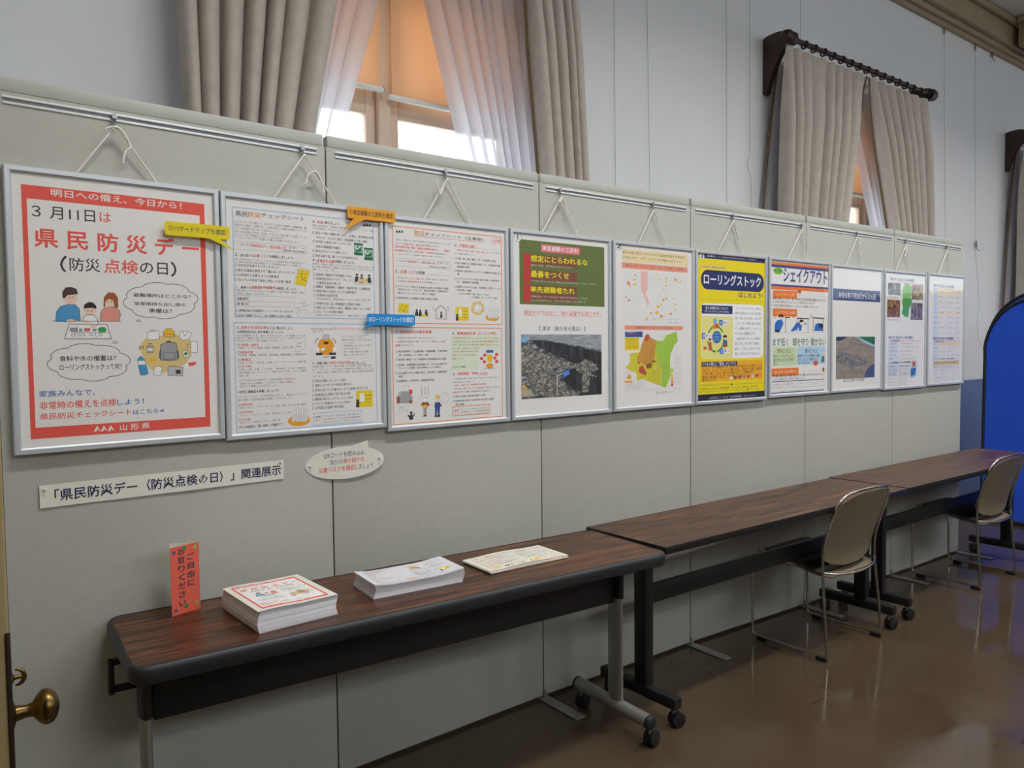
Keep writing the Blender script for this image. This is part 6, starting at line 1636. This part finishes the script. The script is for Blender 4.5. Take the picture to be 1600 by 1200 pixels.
# ------------------------------------------------------------------ chairs
def make_chair(label):
    t = thing('stacking_chair', label, 'chair', (0, 0, 0), 0, 'beige chrome sled chairs')     # local: seat faces +y, back at -y
    W2 = .237; r = .0062
    def smooth(pts, n=5):
        P = [Vector(p) for p in pts]; o = []
        for j in range(len(P) - 1):
            p0, p1, p2, p3 = P[max(0, j - 1)], P[j], P[j + 1], P[min(len(P) - 1, j + 2)]
            for s_ in range(n):
                u = s_ / n; o.append(.5 * ((2 * p1) + (p2 - p0) * u + (2 * p0 - 5 * p1 + 4 * p2 - p3) * u * u + (3 * p1 - p0 - 3 * p2 + p3) * u ** 3))
        return o + [P[-1]]
    # back outline half (x, z, y): straight uprights, arched top
    f = MB()
    up = [(W2, -.190, .030), (W2 - .003, -.180, .16), (W2 - .008, -.168, .30), (W2 - .012, -.160, .41), (W2 - .012, -.164, .50), (W2 - .009, -.189, .60), (W2 - .010, -.213, .67), (W2 - .026, -.231, .722), (W2 - .070, -.241, .750), (W2 - .14, -.248, .760), (0, -.252, .764)]
    full = up + [(-x, y, z) for x, y, z in up[-2::-1]]
    arc = smooth(full, 6); f.tube(arc, r, 'chrome', 10); f.build('back_frame', t, 60)
    for s in (-1, 1):
        p = [(s * W2, -.190, .030), (s * W2, -.188, .0235), (s * W2, -.178, .0195), (s * W2, 0, .0195), (s * W2, .175, .0195), (s * W2, .193, .023), (s * (W2 - .002), .2, .037), (s * (W2 - .004), .203, .20), (s * (W2 - .008), .205, .400), (s * (W2 - .012), .198, .410), (s * (W2 - .014), .18, .414), (s * (W2 - .014), -.158, .388)]
        c = MB(); c.tube(p, r, 'chrome', 10); c.build('sled_leg', t, 60)
        for y in (-.163, .145):
            g = MB(); g.box(s * W2 - .008, s * W2 + .008, y - .026, y + .026, .001, .019, 'rubber', .003); g.build('floor_glide', t)
    # rear seat rim, bowed backwards
    c = MB(); c.tube(smooth([(-(W2 - .012), -.158, .394), (-.16, -.190, .383), (-.07, -.206, .377), (0, -.210, .376), (.07, -.206, .377), (.16, -.190, .383), (W2 - .012, -.158, .394)], 5), r * .95, 'chrome', 10); c.build('seat_rim', t, 60)
    # back shell: grid between inset outline, curved
    sh = MB(); nu, nv = 16, 22; vs = []
    def half(z):
        if z > .60: q = min(1, (z - .60) / .160); return (W2 - .015) * max(.12, (1 - .97 * q ** 4.2)) ** .5
        if z < .49: q = min(1, (.49 - z) / .086); return (W2 - .020) * max(.08, (1 - .93 * q ** 2.6)) ** .5
        return W2 - .018
    for th in (0, .004):
        for j in range(nv + 1):
            z = .404 + (.757 - .404) * j / nv; hw = half(z)
            yb = -.150 - .0 * z - .108 * max(0, (z - .45) / .31) ** 1.3
            for i in range(nu + 1):
                u = -1 + 2 * i / nu; x = u * hw; vs.append((x, yb - .030 * (1 - (x / W2) ** 2) + th * 1.0 + .010, z))
    n1 = (nu + 1) * (nv + 1); fs = []
    for j in range(nv):
        for i in range(nu):
            a = j * (nu + 1) + i; fs += [(a, a + 1, a + nu + 2, a + nu + 1), (n1 + a, n1 + a + nu + 1, n1 + a + nu + 2, n1 + a + 1)]
    ring = [i for i in range(nu + 1)] + [j * (nu + 1) + nu for j in range(1, nv + 1)] + [nv * (nu + 1) + i for i in range(nu - 1, -1, -1)] + [j * (nu + 1) for j in range(nv - 1, 0, -1)]
    fs += [(ring[i], ring[(i + 1) % len(ring)], n1 + ring[(i + 1) % len(ring)], n1 + ring[i]) for i in range(len(ring))]
    sh.add(vs, fs, 'shell'); sh.build('back_shell', t, 50)
    # seat pan (shell) and pad
    def seat(z, th, ins, m, name, yr):
        g = MB(); p = rrect(-(W2 - .02 - ins), W2 - .02 - ins, yr, .205 - ins, .045, 6); q = [(a, b - (.036 * (1 - (a / W2) ** 2) if b < 0 else 0)) for a, b in p]
        dip = lambda a, b: .036 * (b + .16) / .365 - .010 * (1 - (a / W2) ** 2) - .012 * max(0, -b / .16) + .004 * max(0, b / .2)
        n = len(q); vs = [(a, b, z + dip(a, b)) for a, b in q] + [(a, b, z + th + dip(a, b)) for a, b in q] + [(a * .93, b * .93, z + th + .004 + dip(a, b)) for a, b in q]
        g.add(vs, [tuple(range(n))[::-1], tuple(2 * n + i for i in range(n))] + [(r_ * n + i, r_ * n + (i + 1) % n, (r_ + 1) * n + (i + 1) % n, (r_ + 1) * n + i) for r_ in (0, 1) for i in range(n)], m); g.build(name, t, 40)
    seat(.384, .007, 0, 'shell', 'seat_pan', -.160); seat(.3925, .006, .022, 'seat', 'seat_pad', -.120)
    return t
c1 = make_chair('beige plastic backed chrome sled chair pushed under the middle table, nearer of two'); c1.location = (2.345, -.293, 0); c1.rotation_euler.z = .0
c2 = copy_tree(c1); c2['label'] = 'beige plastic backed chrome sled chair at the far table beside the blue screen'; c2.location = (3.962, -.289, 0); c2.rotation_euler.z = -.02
# ------------------------------------------------------------------ paper on the first table
def pile(label, x, y, rz, w, d, h, m, items, src, seed, top='cream_paper', group='paper piles on the first table', name='flyer_stack', wav=.004):
    rn = random.Random(seed); t = thing(name, label, 'paper stack', (x, y, .698), rz, group)
    nl = max(4, int(h / .0016)); b = MB(); z = .0006
    lx = ly_ = 0
    for i in range(nl):
        hh = (h - .0012) / nl; k = i / nl; lx = rn.uniform(-.0005, .0005) + .004 * math.sin(k * 5 + seed) ; ly_ = rn.uniform(-.0005, .0005) + .003 * math.cos(k * 4 + seed)
        N = 10; vs = []
        for zz in (0, hh * .97):
            for iy in (0, 1):
                for ix in range(N + 1):
                    u = ix / N - .5; q = wav * k * (math.sin(u * 5.2 + seed) + .4 * (u * 2) ** 2); vs.append((u * w + lx, (iy - .5) * d + ly_, z + zz + max(0, q)))
        n = N + 1; fs = []
        for ix in range(N): fs += [(ix, n + ix, n + ix + 1, ix + 1), (2 * n + ix, 2 * n + ix + 1, 3 * n + ix + 1, 3 * n + ix), (ix, ix + 1, 2 * n + ix + 1, 2 * n + ix), (n + ix, 3 * n + ix, 3 * n + ix + 1, n + ix + 1)]
        fs += [(0, 2 * n, 3 * n, n), (N, n + N, 3 * n + N, 2 * n + N)]
        b.add(vs, fs, m); z += hh
    b.build('sheet_block', t, 0)
    p = MB(); p.fix = False; N = 16; M_ = 10
    def zf(u, v): return z + .0009 + max(0, wav * (math.sin(u * 5.2 + seed) + .4 * (u * 2) ** 2)) + .0012 * math.sin(v * 4 + 1)* 0
    vs = [((i / N - .5) * (w + .002), (j / M_ - .5) * (d + .002), zf(i / N - .5, j / M_ - .5)) for j in range(M_ + 1) for i in range(N + 1)]
    p.add(vs, [(j * (N + 1) + i, j * (N + 1) + i + 1, (j + 1) * (N + 1) + i + 1, (j + 1) * (N + 1) + i) for j in range(M_) for i in range(N)], top)
    fw, fh = src
    def fn(a, c, dd):
        u, v = a / fw - .5, .5 - c / fh
        return (u * w, v * d, zf(u, v) + .0002 + dd)
    print_items(p, items, fn, .00005, 14); p.build('top_sheet', t, 0)
    return t
big = [i for i in POSTERS[1]]
def half_sheet(k, zmax): return [i for i in POSTERS[k] if max(i[1][1::2]) < zmax or (i[0] == 'L' and False)]
F1 = FRAMES[1]; F2 = FRAMES[2]
pile('thickest stack of flyers with a red border on the top sheet', -.291, -.279, .05, .218, .252, .054, 'sheet', big, (F1['w'] * 1000, (F1['zt'] - F1['zb']) * 1000), 3, wav=.003)
pile('stack of blue-bordered flyers between the red-bordered pile and the thin pile', .113, -.285, -.075, .292, .158, .036, 'sheet', [i for i in POSTERS[2] if min(i[1][1::2]) > 350] and [[i[0], [c - (0 if n % 2 == 0 else 352) for n, c in enumerate(i[1])]] + i[2:] for i in POSTERS[2] if min(i[1][1::2]) > 352], (537, 372), 5, 'sheet', wav=.006)
pile('thin pile of orange-bordered flyers at right on the first table', .522, -.287, -.025, .318, .166, .010, 'cream_paper', [i for i in POSTERS[3] if max(i[1][1::2]) < 368], (530, 368), 8, wav=.004)
# standing card
s = thing('standing_card', 'orange-red folded standing card with vertical writing on the first table', 'sign', (-.535, -.135, .698), .32)
cw, chh = .086, .187
b = MB(); r3 = [(0, 0), (cw, 0), (.031, .050)]
for a_, c_ in ((1, 2), (2, 0)):
    p0, p1 = Vector(r3[a_]), Vector(r3[c_]); nn = (p1 - p0).normalized(); nn = Vector((-nn.y, nn.x)) * .0007
    b.prism([tuple(p0 + nn * .2), tuple(p1 + nn * .2), tuple(p1 + nn), tuple(p0 + nn)], lambda u, v, d: (u, v + .0003, d), 0, chh, 'cream_paper')
bf = MB(); bf.add(b.v, b.f, 'cream_paper'); bf.build('back_fold', s, 0)
b = MB(); b.fix = False; b.box(0, cw, -.0008, 0, 0, chh, 'red_card')
for t_, x_, z0_, st in (('お取りください', .032, .170, .0236), ('ご自由に', .0597, .151, .0243)):
    for j, ch_ in enumerate(t_): put_text(b, ch_, 3, x_ - .0098, z0_ - j * st + .0102, x_ + .0098, z0_ - j * st - .0092, lambda u, v, d: (u, -.0011 - d, v), 0, 'ink_k')
for x_, z_, r_, c_ in ((.011, .172, .0048, 'ink_purp'), (.041, .178, .0062, 'ink_green2'), (.074, .176, .005, 'ink_lime'), (.012, .013, .0045, 'ink_purp'), (.043, .018, .006, 'ink_green2'), (.075, .019, .0045, 'ink_lime')):
    pt = [(x_ + r_ * (1 + .22 * math.cos(5 * 2 * PI * i / 30)) * math.cos(2 * PI * i / 30), z_ + r_ * (1 + .22 * math.cos(5 * 2 * PI * i / 30)) * math.sin(2 * PI * i / 30)) for i in range(30)]
    b.add([(u, -.0013, v) for u, v in pt], [tuple(range(30))], c_)
b.build('front_face', s, 0)
# ------------------------------------------------------------------ curtains
def curtain(name, label, mat_, left, right, ztop, zbot, y, amp, folds, seed, pinch=True, trim=None, group=None, cat='curtain'):
    # left/right: (x at z=2.2, x at z=3.2); folds grow downwards from the pinched head
    rn = random.Random(seed); NZ = 26; NU = folds * 12; wd = [rn.uniform(.6, 1.45) for _ in range(folds)]; cw_ = [0]
    for q in wd: cw_.append(cw_[-1] + q / sum(wd))
    am = [rn.uniform(.7, 1.25) for _ in range(folds + 2)]; ph = [rn.uniform(-.10, .10) for _ in range(folds + 2)]
    vs = []
    for j in range(NZ + 1):
        z = ztop + (zbot - ztop) * (j / NZ) ** 1.15; k = (z - 2.2)
        xl = left[0] + (left[1] - left[0]) * k; xr = right[0] + (right[1] - right[0]) * k
        dz = ztop - z; gz = 1 if not pinch else min(1, .35 + dz * 1.6)
        for i in range(NU + 1):
            u = i / NU; fi = u * folds; n = min(folds, int(fi)); fr = fi - n; A = am[n] * (1 - fr) + am[n + 1] * fr; P_ = ph[n] * (1 - fr) + ph[n + 1] * fr
            w = 1 - 2 * abs(math.sin(PI * (fi + P_ * .3 + .02 * math.sin(z * 2.3 + n)))) ** .95
            head = (.6 * math.exp(-dz / .10) * max(0, math.cos(2 * PI * fi)) ** 3 * .02) if pinch else 0
            uu = cw_[n] + (cw_[min(n + 1, folds)] - cw_[n]) * fr if n < folds else 1
            vs.append((xl + (xr - xl) * uu + .012 * A * math.cos(2 * PI * fi * 1 + 1.2) * gz, y + amp * A * w * gz - head, z))
    c = MB(); c.fix = False; n = NU + 1
    c.add(vs, [(j * n + i, j * n + i + 1, (j + 1) * n + i + 1, (j + 1) * n + i) for j in range(NZ) for i in range(NU)], mat_)
    o = c.build(name, None, 75)
    bz = Vector((sum(v[0] for v in vs[-n:]) / n, y, zbot)); o.data.transform(Matrix.Translation(-bz)); o.location = bz
    tag(o, label, cat, group)
    if trim:
        i0 = 0 if trim == 'l' else NU; d = -.008 if trim == 'l' else .008
        tb = MB(); tb.tube([Vector(vs[j * n + i0]) - bz + Vector((d * .6, -.004, 0)) for j in range(NZ + 1)], .007, 'trim', 8); tb.build('braid_trim', o, 60)
    return o
ZT = 3.212
curtain('curtain', 'beige damask curtain hanging left of the large window with the orange blind', 'drape', (-.315, -.345), (.135, .345), ZT, .55, .42, .056, 7, 21, trim='r', group='beige damask drapes')
curtain('sheer_curtain', 'white sheer curtain on left half of the large window with the orange blind', 'sheer', (-.20, -.20), (.295, .605), ZT - .01, .6, .545, .026, 9, 5, group='white sheer curtains')
curtain('sheer_curtain', 'wide white sheer curtain on right half of the large window, orange glow through it', 'sheer', (.905, .615), (1.44, 1.42), ZT - .01, .6, .545, .026, 10, 6, group='white sheer curtains')
curtain('curtain', 'beige damask curtain hanging right of the large window with the orange blind', 'drape', (1.235, 1.15), (1.515, 1.45), ZT, .55, .42, .05, 5, 23, trim='l', group='beige damask drapes')
curtain('curtain', 'beige drape on left side of the second window, hanging below the rosette bracket', 'drape', (3.12, 3.14), (3.835, 4.065), ZT, .55, .42, .054, 8, 31, trim='r', group='beige damask drapes')
curtain('curtain', 'beige drape on right side of the second window, orange light along its inner edge', 'drape', (4.43, 4.11), (5.015, 4.965), ZT, .55, .42, .052, 7, 33, trim='l', group='beige damask drapes')
curtain('sheer_curtain', 'white sheer curtain showing as a strip behind the left drape of the second window', 'sheer', (3.115, 3.25), (3.72, 3.95), ZT - .03, .6, .545, .022, 8, 9, trim='l', group='white sheer curtains')
curtain('sheer_curtain', 'narrow white sheer curtain in the gap of the second window', 'sheer', (4.44, 3.98), (4.92, 4.92), ZT - .03, .6, .545, .022, 8, 10, group='white sheer curtains')
curtain('curtain', 'beige drape of the third window, cut off at the right edge', 'drape', (6.78, 6.8), (7.5, 7.7), ZT, .55, .42, .054, 8, 41, group='beige damask drapes')
curtain('sheer_curtain', 'grey sheer edge behind the rightmost drape beside the dark bracket', 'sheer', (6.80, 6.92), (7.4, 7.6), ZT - .03, .6, .545, .022, 8, 42, trim='l', group='white sheer curtains')
def rod(label, x0, x1):
    t = thing('curtain_rod', label, 'curtain rod', ((x0 + x1) / 2, .42, 3.262), 0, 'mahogany curtain rods'); h = (x1 - x0) / 2
    c = MB(); c.tube([(-h, 0, 0), (h, 0, 0)], .0165, 'rod', 16); c.build('pole', t, 50)
    for s in (-1, 1):
        prof = [(.0165, 0), (.034, .004), (.044, .014), (.044, .026), (.036, .033), (.040, .040), (.036, .052), (.020, .060), (.001, .063)]
        if s < 0: prof = [(r_, -z_) for r_, z_ in prof][::-1]
        c = MB(); c.lathe(prof, 'rod', (s * (h - .002), 0, 0), 'x', 20); c.build('rosette_finial', t, 45)
        g = MB(); bxp = s * (h - .012)
        g.prism([(.179, .045), (.179, -.285), (.165, -.298), (.150, -.292), (.140, -.255), (.110, -.17), (.06, -.085), (.02, -.045), (-.030, -.038), (-.045, -.01), (-.040, .022), (-.01, .040), (.03, .048), (.06, .058), (.10, .060), (.15, .056)], lambda a, b, d: (bxp + d, a, b), -.019, .019, 'rod'); g.build('wall_bracket', t, 30)
    n = 17
    for i in range(n):
        x = -h + .06 + (2 * h - .12) * i / (n - 1); c = MB(); c.tube([(x + .004 * math.sin(a_), .022 * math.cos(a_), -.005 + .022 * math.sin(a_)) for a_ in [2 * PI * q / 18 for q in range(18)]], .0055, 'rod', 8, True); c.build('curtain_ring', t, 60)
    return t
rod('dark wood curtain rod above the large left window, above the frame of the photo', -.33, 1.53); rod('dark wood curtain rod with rings above the second window', 3.175, 4.985); rod('dark wood curtain rod at far right, only its bracket in view', 6.835, 8.65)
def blind(label, x0, x1, z, y):
    t = thing('roller_blind', label, 'blind', ((x0 + x1) / 2, y, z), 0, 'orange roller blinds'); h = (x1 - x0) / 2
    c = MB(); c.box(-h + .012, h - .012, -.0006, .0006, .012, 3.055 - z, 'blind'); c.build('blind_cloth', t, 0)
    c = MB(); c.tube([(-h, 0, 0), (h, 0, 0)], .0125, 'white_paint', 14); c.build('bottom_bar', t, 50)
    c = MB(); c.tube([(h - .006, -.003, 0), (h + .006, -.003, 0)], .016, 'winframe', 12); c.build('bar_end', t, 50)
blind('orange roller blind half on right of the large window, glowing', .612, 1.335, 2.512, .70); blind('roller blind on left half of the large window, white bottom bar beside the mullion', -.13, .585, 2.535, .70)
blind('orange roller blind seen through the gap of the second window', 4.075, 4.70, 2.515, .70)
# ------------------------------------------------------------------ picture wires
def wire(label, pts, hook=None, y=.588):
    t = thing('picture_wire', label, 'wire', (pts[0][0], y, pts[-1][1]), 0, 'picture wires hanging from the cornice'); x0, z0 = pts[0][0], pts[-1][1]
    c = MB(); c.tube([(x - x0, 0, z - z0) for x, z in pts], .001, 'wire', 6); c.build('wire_line', t, 0)
    c = MB(); c.box(-.006, .006, -.006, .004, pts[0][1] - z0 - .05, pts[0][1] - z0 + .004, 'steel', .002); c.build('top_clip', t)
    if hook:
        c = MB(); hx, hz = hook; c.box(hx - x0 - .008, hx - x0 + .008, -.010, .004, hz - z0, hz - z0 + .055, 'steel', .003); c.tube([(hx - x0, -.008, hz - z0), (hx - x0, -.010, hz - z0 - .02), (hx - x0 + .004, -.020, hz - z0 - .032), (hx - x0 + .004, -.030, hz - z0 - .02)], .003, 'steel', 7); c.build('wire_hook', t)
wire('leftmost picture wire between the two windows', [(1.868, 3.945), (1.871, 2.884), (1.876, 1.4)])
wire('picture wire second from left between the two windows', [(2.10, 3.945), (2.122, 2.937), (2.149, 1.4)])
wire('picture wire third from left between the two windows', [(2.79, 3.945), (2.797, 3.078), (2.806, 1.4)])
wire('picture wire with a small kink, close to the bracket of the second window', [(3.01, 3.945), (3.022, 3.125), (3.026, 2.58), (2.995, 2.515), (3.035, 2.45), (3.052, 2.1), (3.055, 1.4)])
wire('picture wire descending behind the rod of the second window', [(3.555, 3.945), (3.555, 2.9)])
wire('picture wire just right of the second window', [(5.575, 3.945), (5.60, 3.2), (5.662, 2.0)])
wire('picture wire with a hook low down, near the blue screen', [(6.15, 3.945), (6.18, 3.0), (6.222, 2.2), (6.317, 1.756), (6.28, 1.60), (6.31, 1.45), (6.37, 1.39), (6.45, 1.37)], (6.224, 2.24))
hk = thing('cornice_hook', 'small loose hook hanging on the cornice edge near the cross beam', 'hook', (6.49, .585, 3.90)); c = MB(); c.box(-.012, .012, -.006, .006, .01, .044, 'steel', .003); c.tube([(0, 0, .01), (0, -.004, -.015), (.012, -.012, -.022), (.018, -.018, -.008)], .003, 'steel', 7); c.build('hook_body', hk)
# ------------------------------------------------------------------ blue pop-up screen and the added blue board behind it
sc = thing('pop_up_screen', 'tall blue cloth pop-up screen with black rim at the right edge', 'screen', (5.66, -.55, 0))
def arch(hw, H, r):
    p = [(-hw, .02), (-hw * 1.0, H - r)]; e = []
    for i in range(1, 13): a = PI - PI / 2 * i / 12; e.append((-hw + r * .82 + r * .82 * math.cos(a), H - r + r * math.sin(a)))
    left = [(-hw - .015, .02), (-hw, .5), (-hw + .005, H - r)] + e
    return left + [(-a, b) for a, b in left[::-1]]
for nm, px, hw, H, r, m in (('front_leaf', 0.0, .835, 1.745, .42, 'screen'), ('rear_leaf', .075, .850, 1.80, .44, 'sheernet')):
    p = arch(hw, H, r); c = MB(); n = len(p)
    c.prism(p, lambda a, b, d: (px + d, a, b), -.0012, .0012, m); lo = c.build(nm, sc, 0)
    c = MB(); c.tube([(px, a, b) for a, b in p], .012, 'rim', 10, True); c.build('black_rim', lo, 60)
lb = MB(); lb.box(-.75, .42, -.012, .012, .004, 1.10, 'lowblue', .004); o = lb.build('added_low_board', None, 30, (6.25, .578, 0)); tag(o, 'slate-blue board added over the lower wall, a strip visible left of the blue screen', 'board')  # added board that gives the lower wall strip its blue
# ------------------------------------------------------------------ ceiling lamps (above the frame), rear hanging row assumed for its light
for i, (lx, ly, lz) in enumerate(LAMPS):
    t = thing('ceiling_lamp', ('first', 'second', 'third', 'fourth')[i % 4] + ' ceiling lamp from the door, in the row %s' % ('along the window side' if i < 4 else 'assumed behind the camera for its light'), 'lamp', (lx, ly, HC), 0, 'ceiling lamps')
    dz = HC - lz - .03
    MB().box(-.68, .68, -.14, .14, -dz, -dz + .09, 'lampglass', .01).build('lamp_housing', t)
    if dz > .2:
        for sx_ in (-.5, .5): MB().box(sx_ - .008, sx_ + .008, -.008, .008, -dz + .09, -.001, 'steel').build('stem', t)
    else: MB().box(-.3, .3, -.06, .06, -dz + .09, -.001, 'lampglass').build('mount_plate', t)
